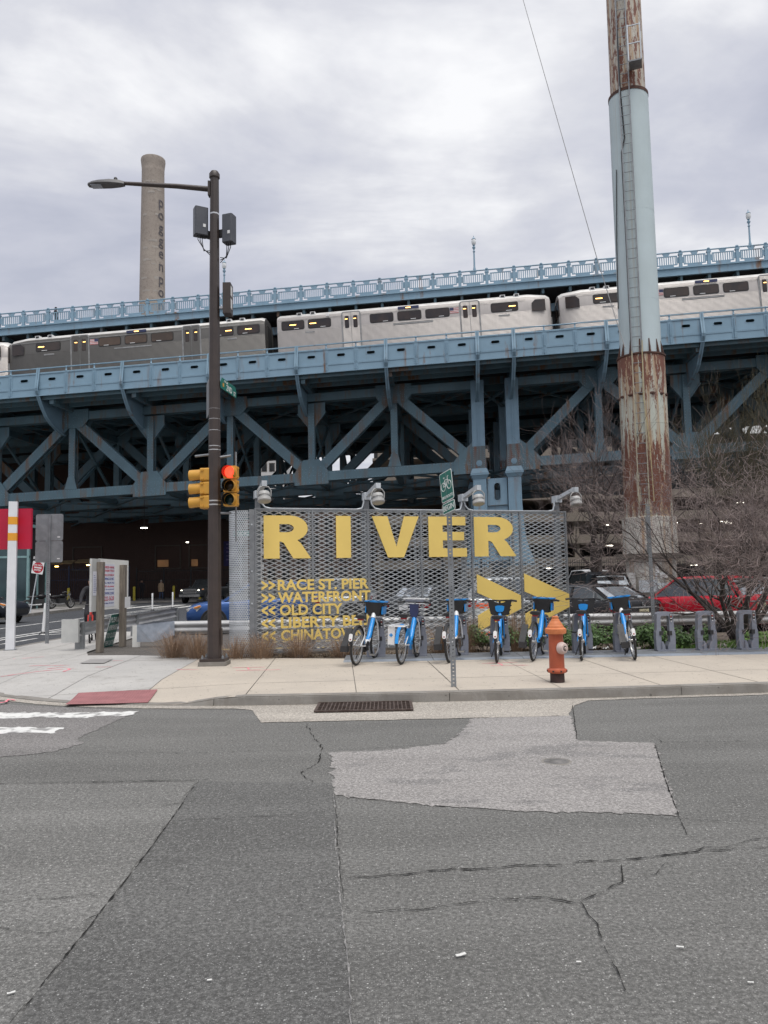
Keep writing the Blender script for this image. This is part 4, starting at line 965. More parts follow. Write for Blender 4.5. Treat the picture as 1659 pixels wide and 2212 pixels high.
# ================================================================== BIKE ROUTE SIGN
m_grn = mat('sign_green', (.004, .16, .125), (.004, .14, .11), r=.4, ns=2); m_sw = mat('sign_white', (.74, .78, .76), (.68, .72, .70), r=.4)
br = E('bike_route_sign', 'green bike route sign with white bicycle on a perforated post', 'sign', (.90, 10.57, .12))
def upost(par, h, m, name='post'):
    mb = MB(); mb.bb(-.035, -.012, -.006, .006, 0, h).bb(.012, .035, -.006, .006, 0, h).bb(-.035, -.03, .006, .02, 0, h).bb(.03, .035, .006, .02, 0, h)
    n = int(h / .05)
    for i in range(n): mb.bb(-.012, .012, -.0055, .0055, i * .05 + .012, (i + 1) * .05 - .012 + .024 - .012)
    return mb.build(name, m, par)
p_ = upost(br, 2.93, m_galv_d)
upost_m = p_.data
sx_ = V((math.cos(rad(-65)), math.sin(rad(-65)), 0)); FS = frame((-.026, -.015, 0), sx_, (0, 0, 1)) @ Matrix.Translation((0, 0, 2.7)) @ Matrix.Rotation(rad(-9), 4, 'Y') @ Matrix.Translation((0, 0, -2.7))
def signplate(par, F, w_, h, cz, m, rim, t_=.004, name='panel'):
    o1 = MB(); o1.prism(rrect(w_, h, .03), (0, 0, cz), (1, 0, 0), (0, 0, 1), (0, t_, 0)); me = o1.mesh(name, rim); me.transform(F); a = link(name, me, par)
    o2 = MB(); o2.prism(rrect(w_ - .022, h - .022, .022), (0, -.0015, cz), (1, 0, 0), (0, 0, 1), (0, .001, 0)); me = o2.mesh('field', m); me.transform(F); link('field', me, a); return a
pan = signplate(br, FS, .34, .42, 2.74, m_grn, m_sw)
mb = MB()
for cx in (-.08, .08): mb.tube([(cx + .058 * math.cos(i * .3927), -.003, 2.745 + .058 * math.sin(i * .3927)) for i in range(16)], .006, 5, closed=True)
for a, b in (((-.08, 2.745), (-.03, 2.83)), ((-.03, 2.83), (.05, 2.83)), ((-.03, 2.83), (.0, 2.745)), ((.0, 2.745), (.05, 2.83)), ((-.08, 2.745), (0, 2.745)), ((.08, 2.745), (.045, 2.865)), ((.045, 2.865), (.08, 2.87)), ((-.035, 2.85), (-.05, 2.87)), ((-.065, 2.87), (-.03, 2.87))):
    mb.bar((a[0], -.003, a[1]), (b[0], -.003, b[1]), .003, .011)
me = mb.mesh('bicycle_symbol', m_sw); me.transform(FS); link('bicycle_symbol', me, pan)
place_text('lettering', text('BIKE ROUTE', .038, .001, .001, 'CENTER'), m_sw, pan, FS @ Matrix.Translation((0, -.003, 2.575)))
pan2 = signplate(br, FS, .34, .15, 2.44, m_grn, m_sw); place_text('lettering', text('BEGIN', .075, .001, .002, 'CENTER'), m_sw, pan2, FS @ Matrix.Translation((0, -.003, 2.405)))
# grey sign seen from behind, among the shrubs
rs = E('parking_sign', 'grey back of a narrow sign on a post in front of the rusty column', 'sign', (5.52, 16.0, .08)); link('post', upost_m, rs)
FR = Matrix.Rotation(rad(58), 4, 'Z')
for cz, h, m in ((2.45, .52, m_galv_d), (2.05, .22, m_galv_d)):
    o1 = MB(); o1.prism(rrect(.30, h, .03), (0, .022, cz), (1, 0, 0), (0, 0, 1), (0, .004, 0)); me = o1.mesh('panel', m); me.transform(FR); a = link('panel', me, rs)
    o2 = MB(); o2.prism(rrect(.06, .16, .005) if h > .3 else rrect(.06, .08, .03), (.08, .0205, cz), (1, 0, 0), (0, 0, 1), (0, .001, 0)); me = o2.mesh('sticker', m_wht); me.transform(FR); link('sticker', me, a)
# ================================================================== DOCKS
m_dock = mat('dock_grey', (.235, .25, .30), (.205, .22, .265), r=.5, ns=6); m_base = mat('dock_base', (.40, .45, .52), (.33, .375, .44), r=.4, m=.4, ns=3); m_basem = mat('dock_mat', (.18, .19, .21), (.13, .14, .15), r=.7, ns=8, bp=.3)
def mk_dock():
    d = E('bike_dock', 'x', 'bike dock', (0, 0, 0), group='bike share docks in a row')
    out = [(-.195, 0), (-.205, .25), (-.20, .36), (-.185, .40), (-.172, .62), (-.165, .70), (-.14, .735), (-.10, .745), (.10, .745), (.14, .735), (.168, .70), (.172, .62), (.185, .40), (.20, .36), (.205, .25), (.195, 0)]
    inn_ = [(-.095, .03), (-.092, .25), (-.090, .33), (-.090, .40), (-.092, .58), (-.090, .645), (-.075, .665), (-.05, .672), (.05, .672), (.075, .665), (.085, .645), (.085, .58), (.085, .40), (.085, .33), (.090, .25), (.095, .03)]
    mb = MB(); mb.ring(out, inn_, (0, -.07, 0), (1, 0, 0), (0, 0, 1), (0, .15, 0)); mb.build('arch', m_dock, d)
    for s_ in (-1, 1):
        MB().prism([(s_ * .094, .03), (s_ * .094, .17), (s_ * .065, .18), (s_ * .03, .10), (s_ * .03, .03)], (0, -.10, 0), (1, 0, 0), (0, 0, 1), (0, .2, 0)).build('wheel_guide', m_dock, d)
        MB().bb(min(s_ * .06, s_ * .13), max(s_ * .06, s_ * .13), -.085, .02, .30, .38).build('latch', m_dk, d)
    MB().bb(-.19, .19, -.12, .14, 0, .03).build('shoe', m_dock, d)
    k_ = MB().prism(rrect(.055, .13, .012), (.125, -.078, .645), (1, 0, 0), (0, 0, 1), (0, .009, 0)).build('reader', m_dk, d)
    for zz, m in ((.685, m_wht), (.655, m_red), (.62, m_wht)): MB().bb(.108, .142, -.081, -.0785, zz - .008, zz + .008).build('button', m, k_)
    MB().lathe([(.012, 0), (.012, .006), (0, .006)], (.125, -.078, .565), (0, -1, 0), 10).build('status_light', m_wht, d, True); return d
dock0 = mk_dock(); DX = [-.20 + .779 * i for i in range(11)]; DY = 14.66
dlab = ['bike dock at the left end of the row holding the first bike', 'bike dock holding the bike with a white wire rack', 'bike dock partly hidden behind the bike route post', 'bike dock holding the bright blue bike with black front basket, left one', 'bike dock behind the hydrant', 'bike dock holding the blue bike right of the hydrant', 'bike dock holding the rightmost bike', 'empty bike dock, first one right of the last bike', 'empty bike dock in front of the shrub tree trunks', 'empty bike dock near the right edge of the picture', '']
for i in range(10):
    d = dock0 if i == 0 else copy_tree(dock0); d.location = (DX[i], DY, .145); d['label'] = dlab[i]; d.scale = (.9, .9, .98)
bs_ = E('dock_base', 'long low pale steel plate that the bike docks stand on', 'dock base', (3.5, 14.3, .12))
for i in range(6):
    x0, x1 = -.78 + i * 1.62, -.78 + (i + 1) * 1.62 - .008; y0 = 13.93 + .012 * i
    b_ = MB().bb(x0, x1, y0 + .17, 15.02, .10, .144).build('deck_plate', m_basem, bs_, wp=True)
    mb = MB(); mb.add([(x0, y0, .123), (x1, y0, .123), (x1, y0 + .168, .146), (x0, y0 + .168, .146), (x0, y0, .105), (x1, y0, .105), (x1, y0 + .168, .105), (x0, y0 + .168, .105)], [(0, 1, 2, 3), (0, 4, 5, 1), (0, 3, 7, 4), (1, 5, 6, 2), (3, 2, 6, 7)]); mb.build('front_ramp', m_base, bs_, wp=True)
# ================================================================== SHARE BIKES
m_bblue = mat('bike_blue', (.008, .27, .72), (.007, .24, .64), r=.35, ns=4, coat=.3); m_bwhite = mat('bike_white', (.78, .79, .80), (.70, .71, .72), r=.35, ns=4, coat=.3)
m_tyre = mat('tyre', (.018, .018, .019), (.03, .03, .03), r=.8, ns=20); m_chrome = mat('alloy', (.58, .58, .58), (.42, .42, .42), r=.3, m=.9, ns=9); m_blk = mat('black_plastic', (.012, .012, .014), (.02, .02, .022), r=.5, ns=6)
m_tail = mat('tail_red', (.30, .01, .012), (.22, .01, .01), r=.3); m_mud = mat('fender_black', (.03, .03, .033), r=.45)
WR, WB = .335, 1.06
def wheel_meshes():
    t = MB(); t.tube([(WR * .945 * math.cos(2 * math.pi * i / 36), 0, WR * .945 * math.sin(2 * math.pi * i / 36)) for i in range(36)], .0215, 8, closed=True)
    r_ = MB(); r_.lathe([(.272, -.012), (.298, -.014), (.298, .014), (.272, .012), (.272, -.012)], (0, 0, 0), (0, 1, 0), 36)
    s_ = MB()
    for i in range(18):
        a = 2 * math.pi * i / 18; b = a + (.5 if i % 2 else -.5); y = .03 if i % 4 < 2 else -.03
        s_.bar((.03 * math.cos(b), y, .03 * math.sin(b)), (.275 * math.cos(a), 0, .275 * math.sin(a)), .003, .003, (0, 1, 0))
    h = MB(); h.lathe([(.012, -.06), (.035, -.045), (.035, -.03), (.022, -.025), (.022, .025), (.035, .03), (.035, .045), (.012, .06)], (0, 0, 0), (0, 1, 0), 14)
    return t.mesh('tyre', m_tyre, True), r_.mesh('rim', m_chrome, True), s_.mesh('spokes', m_chrome), h.mesh('hub', m_chrome, True)
WM = wheel_meshes()
def add_wheel(par, x, z, yaw=0.):
    t, r_, s_, h = WM; o = link('wheel', t, par, (x, 0, z)); o.rotation_euler = (0, 0, yaw)
    link('rim', r_, o); stuff(link('spokes', s_, o)); link('hub', h, o)
def fender(par, cx, cz, a0, a1, m, w_=.055, name='fender'):
    mb = MB(); vs = []; n = 14
    for i in range(n + 1):
        a = rad(lerp(a0, a1, i / n))
        for y, rr in ((-w_ / 2, WR + .006), (-w_ / 4, WR + .02), (w_ / 4, WR + .02), (w_ / 2, WR + .006)): vs.append((cx + rr * math.cos(a), y, cz + rr * math.sin(a)))
    mb.add(vs, [(i * 4 + j, i * 4 + j + 1, i * 4 + 5 + j, i * 4 + 4 + j) for i in range(n) for j in range(3)]); return mb.build(name, m, par, True)
def bike(kind, c1, c2, label, loc, head, lean=0., saddle=0.):
    b = E('share_bike', label, 'bicycle', loc, head, 'share bikes parked at the docks'); b.rotation_euler = (lean, 0, head)
    z0 = WR; add_wheel(b, 0, z0); add_wheel(b, WB, z0 + .015, .04)
    T = lambda nm, pts, r_, m, n=10: MB().tube(pts, r_, n).build(nm, m, b, True)
    T('down_tube', [(.90, 0, .86), (.80, 0, .68), (.66, 0, .45), (.52, 0, .34), (.43, 0, .31)], [.034, .043, .046, .044, .04], c2)
    if kind == 'E' and c1 is not c2:
        T('upper_sleeve', [(.905, 0, .88), (.845, 0, .765)], [.037, .046], c1); T('lower_sleeve', [(.62, 0, .405), (.52, 0, .34), (.42, 0, .305)], [.049, .048, .044], c1)
    T('head_tube', [(.915, 0, .74), (.885, 0, .95)], .03, c1); T('seat_tube', [(.43, 0, .29), (.36, 0, .46), (.30, 0, .62)], .024, c1)
    T('seat_post', [(.30, 0, .60), (.245, 0, .79 + saddle)], .014, m_chrome)
    for s_ in (-1, 1):
        T('chain_stay', [(.43, s_ * .03, .30), (.25, s_ * .05, .31), (0, s_ * .062, z0)], .012, c1, 6); T('seat_stay', [(.335, s_ * .02, .52), (.18, s_ * .055, .44), (0, s_ * .062, z0)], .010, c1, 6)
        T('fork_blade', [(.92, s_ * .03, .74), (.95, s_ * .055, .66), (1.0, s_ * .06, .50), (WB, s_ * .058, z0 + .015)], .014, c1 if kind != 'C' else c2, 6)
    sd = MB(); st = [(-.14, .085, .0), (-.12, .10, .02), (-.05, .095, .022), (.04, .05, .02), (.12, .025, .015), (.145, .012, .0)]
    vs = []
    for x, w_, dz in st:
        for y, z in ((-1, -.01), (-.8, .025), (0, .03), (.8, .025), (1, -.01), (.5, -.03), (-.5, -.03)): vs.append((.225 + x, y * w_, .82 + saddle + z + dz * .5))
    sd.add(vs, [(i * 7 + j, i * 7 + (j + 1) % 7, i * 7 + 7 + (j + 1) % 7, i * 7 + 7 + j) for i in range(len(st) - 1) for j in range(7)] + [tuple(range(7)), tuple(35 + j for j in range(7))])
    sa_ = sd.build('saddle', m_blk, b, True); MB().bb(.09, .15, -.05, .05, .765 + saddle, .795 + saddle).build('saddle_light', m_tail, sa_)
    rf = fender(b, 0, z0, 20, 172, m_blk if kind == 'E' else (c2 if kind == 'W' else m_mud), .062)
    if kind != 'W':
        tl = MB().prism(rrect(.06, .13, .028), (-.352, 0, .50), V((0, -1, 0)), V((.22, 0, 1)).normalized(), V((-.022, 0, .004))).build('tail_light', m_wht, b); MB().lathe([(.018, 0), (.012, .008), (0, .009)], (-.376, 0, .47), (-1, 0, .2), 10).build('reflector', m_tail, tl, True)
    fender(b, WB, z0 + .015, 25, 150, m_mud if kind != 'W' else c2, .055)
    # cranks and chain guard
    cg = MB().lathe([(.0, 0), (.085, 0), (.085, .014), (0, .014)], (.43, -.045, .30), (0, -1, 0), 20).build('chain_guard', m_blk if kind == 'E' else c2, b, True)
    for s_, dx, dz in ((-1, .05, -.155), (1, -.05, .155)):
        cr = MB().bar((.43, s_ * .07, .30), (.43 + dx, s_ * .085, .30 + dz), .014, .026).build('crank', m_chrome, b); MB().box((.43 + dx, s_ * .14, .30 + dz), (.09, .09, .024)).build('pedal', m_blk if kind != 'E' else m_chrome, cr)
    # bars
    T('stem', [(.89, 0, .93), (.87, 0, 1.0), (.875, 0, 1.03)], .018, m_chrome if kind == 'W' else m_blk)
    T('handlebar', [(.80, .30, 1.03), (.84, .22, 1.045), (.88, .10, 1.04), (.885, 0, 1.035), (.88, -.10, 1.04), (.84, -.22, 1.045), (.80, -.30, 1.03)], .012, m_blk)
    for s_ in (-1, 1):
        T('grip', [(.845, s_ * .20, 1.045), (.795, s_ * .31, 1.028)], .018, m_blk, 8); T('brake_lever', [(.87, s_ * .17, 1.03), (.86, s_ * .25, 1.005)], .007, m_chrome, 6)
    if kind == 'E':
        MB().add([(.83, y * .17, z) if z > .9 else (.86, y * .10, z) for y in (-1, 1) for z in (1.05, .80)] + [(1.16, y * .17, z) if z > .9 else (1.14, y * .11, z) for y in (-1, 1) for z in (1.05, .80)], [(0, 1, 3, 2), (4, 6, 7, 5), (0, 4, 5, 1), (2, 3, 7, 6), (1, 5, 7, 3), (0, 2, 6, 4)]).build('front_basket', m_blk, b)
        tp = MB().prism(rrect(.30, .40, .04), (1.0, 0, 1.052), (1, 0, 0), (0, 1, 0), (0, 0, .022)).build('basket_cover', m_bblue, b)
        for s_ in (-1, 1): MB().bar((.846, s_ * .12, 1.065), (.846, s_ * .01, 1.098), .006, .006).build('elastic_cord', m_blk, tp); MB().bb(.86, 1.1, min(s_ * .15, s_ * .17), max(s_ * .15, s_ * .17), .84, .98).build('side_band', m_bblue, b)
        MB().bar((.842, .155, .85), (.90, .155, .72), .02, .02).build('basket_strut', m_blk, b)
        # battery / lock unit hanging beside the rear wheel
        for y, w_ in ((.13, .035), (.18, .03)): MB().bar((.02, y, .62), (-.20, y + .02, .30), w_, .06, (0, 1, 0)).build('lock_arm', m_blk, b)
        MB().bb(-.27, -.13, .09, .21, .24, .34).build('lock_head', m_mud, b)
        MB().add([(.34, y, .30) for y in (-.035, .035)] + [(.52, y, .36) for y in (-.035, .035)] + [(.36, y, .19) for y in (-.035, .035)] + [(.50, y, .22) for y in (-.035, .035)], [(0, 2, 3, 1), (4, 5, 7, 6), (0, 1, 5, 4), (2, 6, 7, 3), (0, 4, 6, 2), (1, 3, 7, 5)]).build('motor_cover', m_blk, b)
        MB().prism([(.34, .56), (.45, .34), (.30, .33), (.26, .36)], (0, -.012, 0), (1, 0, 0), (0, 0, 1), (0, .024, 0)).build('frame_plate', m_bblue, b)
    if kind == 'C':
        mb = MB(); pr = [(-.22, 1.06), (-.15, 1.045), (-.07, 1.0), (0, .985), (.07, 1.0), (.15, 1.045), (.22, 1.06), (.20, .95), (.17, .80), (.10, .765), (-.10, .765), (-.17, .80), (-.20, .95)]
        mb.prism(pr, (.84, 0, 0), (0, 1, 0), (0, 0, 1), (.03, 0, 0)); mb.build('basket_back', m_blk, b)
        for z, w_, x1 in ((1.02, .20, 1.20), (.94, .195, 1.19), (.86, .18, 1.17), (.79, .16, 1.15)): MB().tube([(.85, -w_, z), (x1 - .04, -w_, z), (x1, -w_ + .04, z), (x1, w_ - .04, z), (x1 - .04, w_, z), (.85, w_, z)], .011, 6).build('basket_bar', m_blk, b, True)
        MB().bb(.86, 1.15, -.15, .15, .77, .785).build('basket_floor', m_blk, b)
        MB().prism([(-.085, .93), (-.04, .945), (.04, .945), (.085, .93), (.075, .86), (.05, .83), (-.05, .83), (-.075, .86)], (.832, 0, 0), (0, 1, 0), (0, 0, 1), (-.02, 0, 0)).build('emblem_shield', m_bblue, b)
        MB().prism([(.34, .60), (.44, .33), (.06, .345), (.10, .50), (.22, .60)], (0, -.045, 0), (1, 0, 0), (0, 0, 1), (0, .012, 0)).build('skirt_guard', c2, b)
    if kind == 'W':
        MB().tube([(-.32, -.14, .67), (-.34, 0, .67), (-.32, .14, .67), (-.10, .145, .68), (.20, .05, .69), (.20, -.05, .69), (-.10, -.145, .68)], .011, 6, closed=True).build('rear_rack', m_bwhite, b, True)
        for x in (-.22, -.10, .02): MB().bar((x, -.13, .675), (x, .13, .675), .010, .010).build('rack_rung', m_bwhite, b)
        for x in (-.30, .02): MB().tube([(x, .145, .67), (x, .155, .34), (x + .05, .155, .31)], .007, 5).build('rack_stay', m_galv, b)
        ad = MB().bb(-.31, -.29, .04, .16, .36, .65).build('ad_panel', m_wht, b)
        for w_, h in ((.06, .022), (.022, .06)): MB().bb(-.315 - .001 * (w_ > .03), -.311, .10 - w_ / 2, .10 + w_ / 2, .52 - h / 2, .52 + h / 2).build('cross_logo', m_bblue, ad)
        MB().prism([(.34, .60), (.44, .33), (.06, .345), (.10, .50), (.22, .60)], (0, -.05, 0), (1, 0, 0), (0, 0, 1), (0, .012, 0)).build('skirt_guard', c2, b)
        MB().tube([(.82, -.20, 1.10), (.80, 0, 1.11), (.82, .20, 1.10), (1.12, .20, 1.09), (1.14, 0, 1.09), (1.12, -.20, 1.09)], .012, 6, closed=True).build('top_hoop', m_bwhite, b, True)
        for z, w_ in ((1.0, .19), (.90, .18), (.82, .165)): MB().tube([(.86, -w_, z), (1.14, -w_, z), (1.16, 0, z), (1.14, w_, z), (.86, w_, z)], .009, 6).build('basket_bar', m_bwhite, b, True)
        MB().bb(.90, 1.13, -.17, .17, .81, .825).build('basket_floor', m_galv_d, b)
        MB().prism([(-.085, 1.0), (.085, 1.0), (.08, .84), (.05, .76), (-.05, .76), (-.08, .84)], (.84, 0, 0), (0, 1, 0), (0, 0, 1), (-.035, 0, 0)).build('console', m_navy, b)
        MB().bb(.83, 1.0, -.17, .17, 1.045, 1.08).build('console_top', m_dock, b)
    T('kickstand', [(.36, .05, .27), (.30, .12, .06)], .009, m_blk, 6)
    return b
spots = [('E', m_bwhite, m_bblue, 'white and blue share bike at the left end of the dock row', (-.53, 13.40), 0, 4), ('W', m_bwhite, m_bblue, 'blue share bike with white wire rear rack and white front basket', (.25, 13.42), 1, 2), ('E', m_bwhite, m_bblue, 'white and blue share bike partly hidden by the bike route post', (1.09, 13.55), 2, -1), ('C', m_bblue, m_bblue, 'bright blue share bike with black basket in front of the left big yellow chevron', (1.90, 13.42), 3, 1), ('E', m_bblue, m_bblue, 'blue share bike just left of the fire hydrant', (2.55, 13.55), 4, 3), ('C', m_bblue, m_bblue, 'bright blue share bike with black basket just right of the hydrant', (3.38, 13.50), 5, 1), ('E', m_bwhite, m_bblue, 'rightmost share bike, white frame leaning to the right', (4.29, 13.46), 6, -6)]
for k, c1, c2, lb, (x, y), di, le in spots:
    tx, ty = DX[di], 14.50; hd = math.atan2(ty - y, tx - x); bike(k, c1, c2, lb, (x, y, .122), hd, rad(le), .0 if di != 3 else -.06)
# ================================================================== LIGHT AND SIGNAL POLE
m_brown = mat('pole_brown', (.052, .038, .034), (.042, .031, .028), r=.45, ns=5, bp=.08)
m_sig = mat('signal_yellow', (.62, .32, .045), (.54, .28, .04), r=.45, ns=4); m_band = mat('steel_band', (.66, .66, .66), r=.3, m=.8)
LP = V((-3.08, 13.9, .12))
lp = E('light_pole', 'tall dark brown octagonal street light and signal pole on the corner', 'light pole', tuple(LP))
MB().lathe([(.128, .12), (.118, 2.5), (.10, 6.0), (.083, 9.08)], n=8).build('shaft', m_brown, lp)
MB().lathe([(.083, 9.06), (.10, 9.08), (.10, 9.15), (.07, 9.2), (0, 9.21)], n=16).build('cap', m_brown, lp, True)
MB().bb(-.245, .245, -.22, .22, .0, .075).build('footing', m_kerb, lp); MB().bb(-.225, .225, -.2, .2, .078, .125).build('base_plate', m_brown, lp)
for sx1 in (-1, 1):
    for sy1 in (-1, 1): MB().lathe([(.022, .125), (.022, .165), (.012, .168), (.012, .19)], (sx1 * .18, sy1 * .155, 0), n=6, cap=True).build('anchor_nut', m_galv_d, lp)
MB().bb(.118, .135, -.05, .05, .35, .65).build('hand_hole_cover', m_brown, lp)
for z in (8.35, 5.93, 5.55, 4.62, 4.43, 4.22, 3.93, 3.86, 2.93, 2.86): rr = .128 - .0052 * z + .003; MB().lathe([(rr, z), (rr, z + .028)], n=8).build('clamp_band', m_band, lp)
arm = MB(); arm.tube([(-.08, 0, 8.86), (-.7, -.02, 8.92), (-1.75, -.05, 8.985)], [.052, .045, .034], 10); arm.build('arm', m_brown, lp, True); MB().bb(-.115, -.075, -.06, .06, 8.72, 9.0).build('arm_bracket', m_brown, lp)
lh = MB(); sec = [(-1.68, .045, .05), (-1.78, .085, .07), (-1.95, .12, .075), (-2.15, .125, .06), (-2.28, .10, .045), (-2.36, .05, .03)]; vs = []
for x, w_, h in sec: vs += [(x, -w_ - .05, 8.955), (x, -w_ * .7 - .05, 8.955 + h), (x, w_ * .7 - .05, 8.955 + h), (x, w_ - .05, 8.955), (x, w_ * .8 - .05, 8.935), (x, -w_ * .8 - .05, 8.935)]
lh.add(vs, [(i * 6 + j, i * 6 + (j + 1) % 6, i * 6 + 6 + (j + 1) % 6, i * 6 + 6 + j) for i in range(5) for j in range(6)] + [tuple(range(6)), tuple(30 + j for j in range(6))])
hd_ = lh.build('lamp_head', mat('lamp_grey', (.12, .12, .125), (.09, .09, .095), r=.5), lp, True); MB().bb(-2.3, -2.1, -.13, .03, 8.925, 8.934).build('lens', mat('led_lens', (.42, .45, .5), (.3, .33, .38), r=.2), hd_); MB().lathe([(.035, 0), (.035, .05), (.02, .07), (0, .07)], (-1.85, -.05, 9.03), n=10).build('photocell', m_blk, hd_, True)
for i in range(6): MB().bb(-2.26 + i * .035, -2.25 + i * .035, -.10, 0, 8.99, 9.025).build('fin', m_galv_d, hd_)
m_ant = mat('antenna_grey', (.075, .08, .095), (.06, .065, .08), r=.5, ns=4)
for k, (c, yaw, lb, zz) in enumerate([((-.26, .0), 28, 'left', 8.33), ((.28, -.02), -18, 'right', 8.17)]):
    an = E('antenna_box', 'dark grey small-cell antenna box on the %s of the brown pole' % lb, 'antenna', (LP.x + c[0], LP.y + c[1], zz), rad(yaw), 'antenna boxes on the pole')
    w_ = .25 if k == 0 else .21; MB().prism(rrect(w_, .20, .03), (0, 0, -.26), (1, 0, 0), (0, 1, 0), (0, 0, .53)).build('housing', m_ant, an); s_ = 1 if k == 0 else -1
    MB().bar((0, 0, -.2 if k == 0 else -.05), (s_ * .22, 0, -.22 if k == 0 else -.05), .06, .14).build('bracket', m_blk, an)
    for j in range(3): MB().tube([(-.05 + j * .04, 0, -.26), (-.05 + j * .04, 0, -.34), (s_ * .06, 0, -.50 - .02 * j), (s_ * .2, .02, -.60 + .05 * j)], .008, 5).build('cable', m_blk, an, True)
    MB().bb(.02, .07, -.106, -.101, -.12, -.06).build('sticker', m_wht, an)
cb_ = E('control_box', 'slim dark control cabinet clamped to the brown pole', 'box', (LP.x + .24, LP.y - .02, 6.55)); mb = MB(); mb.bb(-.06, .085, -.12, .12, -.02, .56); mb.build('case', m_brown, cb_); MB().bb(-.14, -.06, -.03, .03, .1, .14).build('bracket', m_band, cb_)
for zz in (.08, .32): MB().bb(.086, .09, -.10, .02, zz, zz + .18).build('label_plate', m_wht, cb_)
# street name sign
sn_o = E('street_name_sign', 'green 2ND ST name plate on the brown pole', 'sign', (LP.x + .10, LP.y - .02, 5.25)); FN = frame((.02, 0, 0), V((.14, 1, 0)))
o1 = MB(); o1.prism([(0, -.09), (0, .03), (.07, .12), (.80, .12), (.87, .04), (.87, -.09)], (0, 0, 0), (1, 0, 0), (0, 0, 1), (0, .006, 0)); me = o1.mesh('plate', m_grn); me.transform(FN); npl = link('plate', me, sn_o)
place_text('lettering', text('2ND', .11, .001, .002), m_sw, npl, FN @ Matrix.Translation((.30, -.002, -.065))); place_text('lettering', text('ST', .08, .001, .002), m_sw, npl, FN @ Matrix.Translation((.70, -.002, -.07))); place_text('lettering', text('<100  200>', .035, .001, .001), m_sw, npl, FN @ Matrix.Translation((.16, -.002, .06)))
o1 = MB(); o1.bb(.10, .17, -.003, -.001, -.04, .03); me = o1.mesh('crest', m_sig); me.transform(FN); link('crest', me, npl)
so_ = E('regulatory_sign', 'grey back of a tall sign strapped to the left of the brown pole', 'sign', (LP.x - .11, LP.y, 5.0)); o1 = MB(); o1.prism(rrect(.45, .66, .05), (-.20, .0, 0), (1, 0, 0), (0, 0, 1), (0, .005, 0)); me = o1.mesh('plate', m_galv_d); me.transform(Matrix.Rotation(rad(-72), 4, 'Z')); link('plate', me, so_)
# signals
def signal(loc, yaw, lit, label):
    s_ = E('traffic_signal', label, 'traffic light', loc, yaw, 'traffic signals on the pole')
    for i in range(3):
        z = .25 - i * .25; h = MB(); h.prism(rrect(.25, .24, .03), (0, -.02, z), (1, 0, 0), (0, 0, 1), (0, .17, 0)); hs = h.build('housing', m_sig, s_)
        col = [(.9, .03, .02), (.05, .03, .01), (.01, .03, .025)][i]
        if lit and i == 0: ml = mat('red_lamp_lit', (1., .03, .015), (1., .09, .03), r=.3, ns=40, emit=2.6)
        else: ml = mat('lens_dark_%d%d' % (i, lit), tuple(c * (.12 if i == 0 else 1) for c in col), r=.15)
        MB().lathe([(.10, 0), (.085, .02), (.05, .033), (0, .038)], (0, -.022, z), (0, -1, 0), 22).build('lens', ml, hs, True)
        MB().lathe([(.108, 0), (.112, .22)], (0, -.022, z), (0, -1, -.06), 22, -55, 235).build('visor', m_sig, hs, True)
        mbv = MB().lathe([(.106, .0), (.110, .218)], (0, -.022, z), (0, -1, -.06), 22, -55, 235).build('visor_lining', m_blk, hs, True)
        for zz in (-.08, .08): MB().bb(.126, .15, .0, .05, z + zz - .015, z + zz + .015).build('latch', m_sig, hs)
    return s_
signal((LP.x + .30, LP.y - .05, 3.33), 0, True, 'yellow traffic signal showing red, right of the brown pole'); signal((LP.x - .22, LP.y + .05, 3.30), rad(-95), False, 'yellow traffic signal facing left, left of the brown pole')
for nm, a, b in (('signal_arm', (.10, 0, 3.75), (.30, .02, 3.78)), ('signal_arm', (.11, 0, 2.72), (.30, .02, 2.72)), ('signal_arm', (-.10, 0, 3.80), (-.36, .03, 3.78))): MB().tube([a, b], .022, 8).build(nm, m_galv_d, lp, True)
MB().tube([(.38, .06, 2.2), (.38, .06, 3.85)], .018, 6).build('signal_riser', m_galv_d, lp, True)
# green FLORIST plate behind the screen's end
fo = E('street_name_sign', 'small green FLORIST street plate at the left edge of the perforated screen', 'sign', (-5.15, 27.5, 0)); MB().tube([(0, 0, -.1), (0, 0, 3.6)], .03, 8).build('post', m_galv_d, fo, True); MB().bb(-.25, .75, -.05, -.04, 3.2, 3.42).build('plate', m_grn, fo); place_text('lettering', text('FLORIST ST', .13, .001, .002), m_sw, fo, Matrix.Translation((-.2, -.052, 3.24)))
# ================================================================== LEFT CORNER
m_wpost = mat('post_white', (.76, .77, .80), (.70, .71, .74), r=.45, ns=3); m_or = mat('post_orange', (.80, .36, .03), (.74, .32, .03), r=.5, ns=3); m_mag = mat('panel_crimson', (.50, .008, .045), (.46, .008, .042), r=.5, ns=3)
wp_ = E('wayfinding_sign', 'white square post with orange bands carrying a crimson panel', 'sign', (-8.72, 17.99, .12), rad(18)); MB().bb(-.092, .092, -.092, .092, 0, 3.45).build('post', m_wpost, wp_)
for z in (3.0, 2.62): MB().bb(-.0945, .0945, -.0945, .0945, z - .09, z + .09).build('band', m_or, wp_)
MB().bb(-.13, .13, -.13, .13, 0, .015).build('foot', m_galv_d, wp_); me = MB().bb(-2.4, .36, .14, .22, 2.34, 3.30).mesh('panel', m_mag); me.transform(Matrix.Rotation(rad(-18), 4, 'Z')); link('panel', me, wp_)
sb = E('sign_post', 'two stacked grey sign backs on a post at the left corner', 'sign', (-8.65, 19.76, .12)); me = upost_m.copy(); me.transform(Matrix.Diagonal((1.2, 1.2, 1.12, 1))); link('post', me, sb)
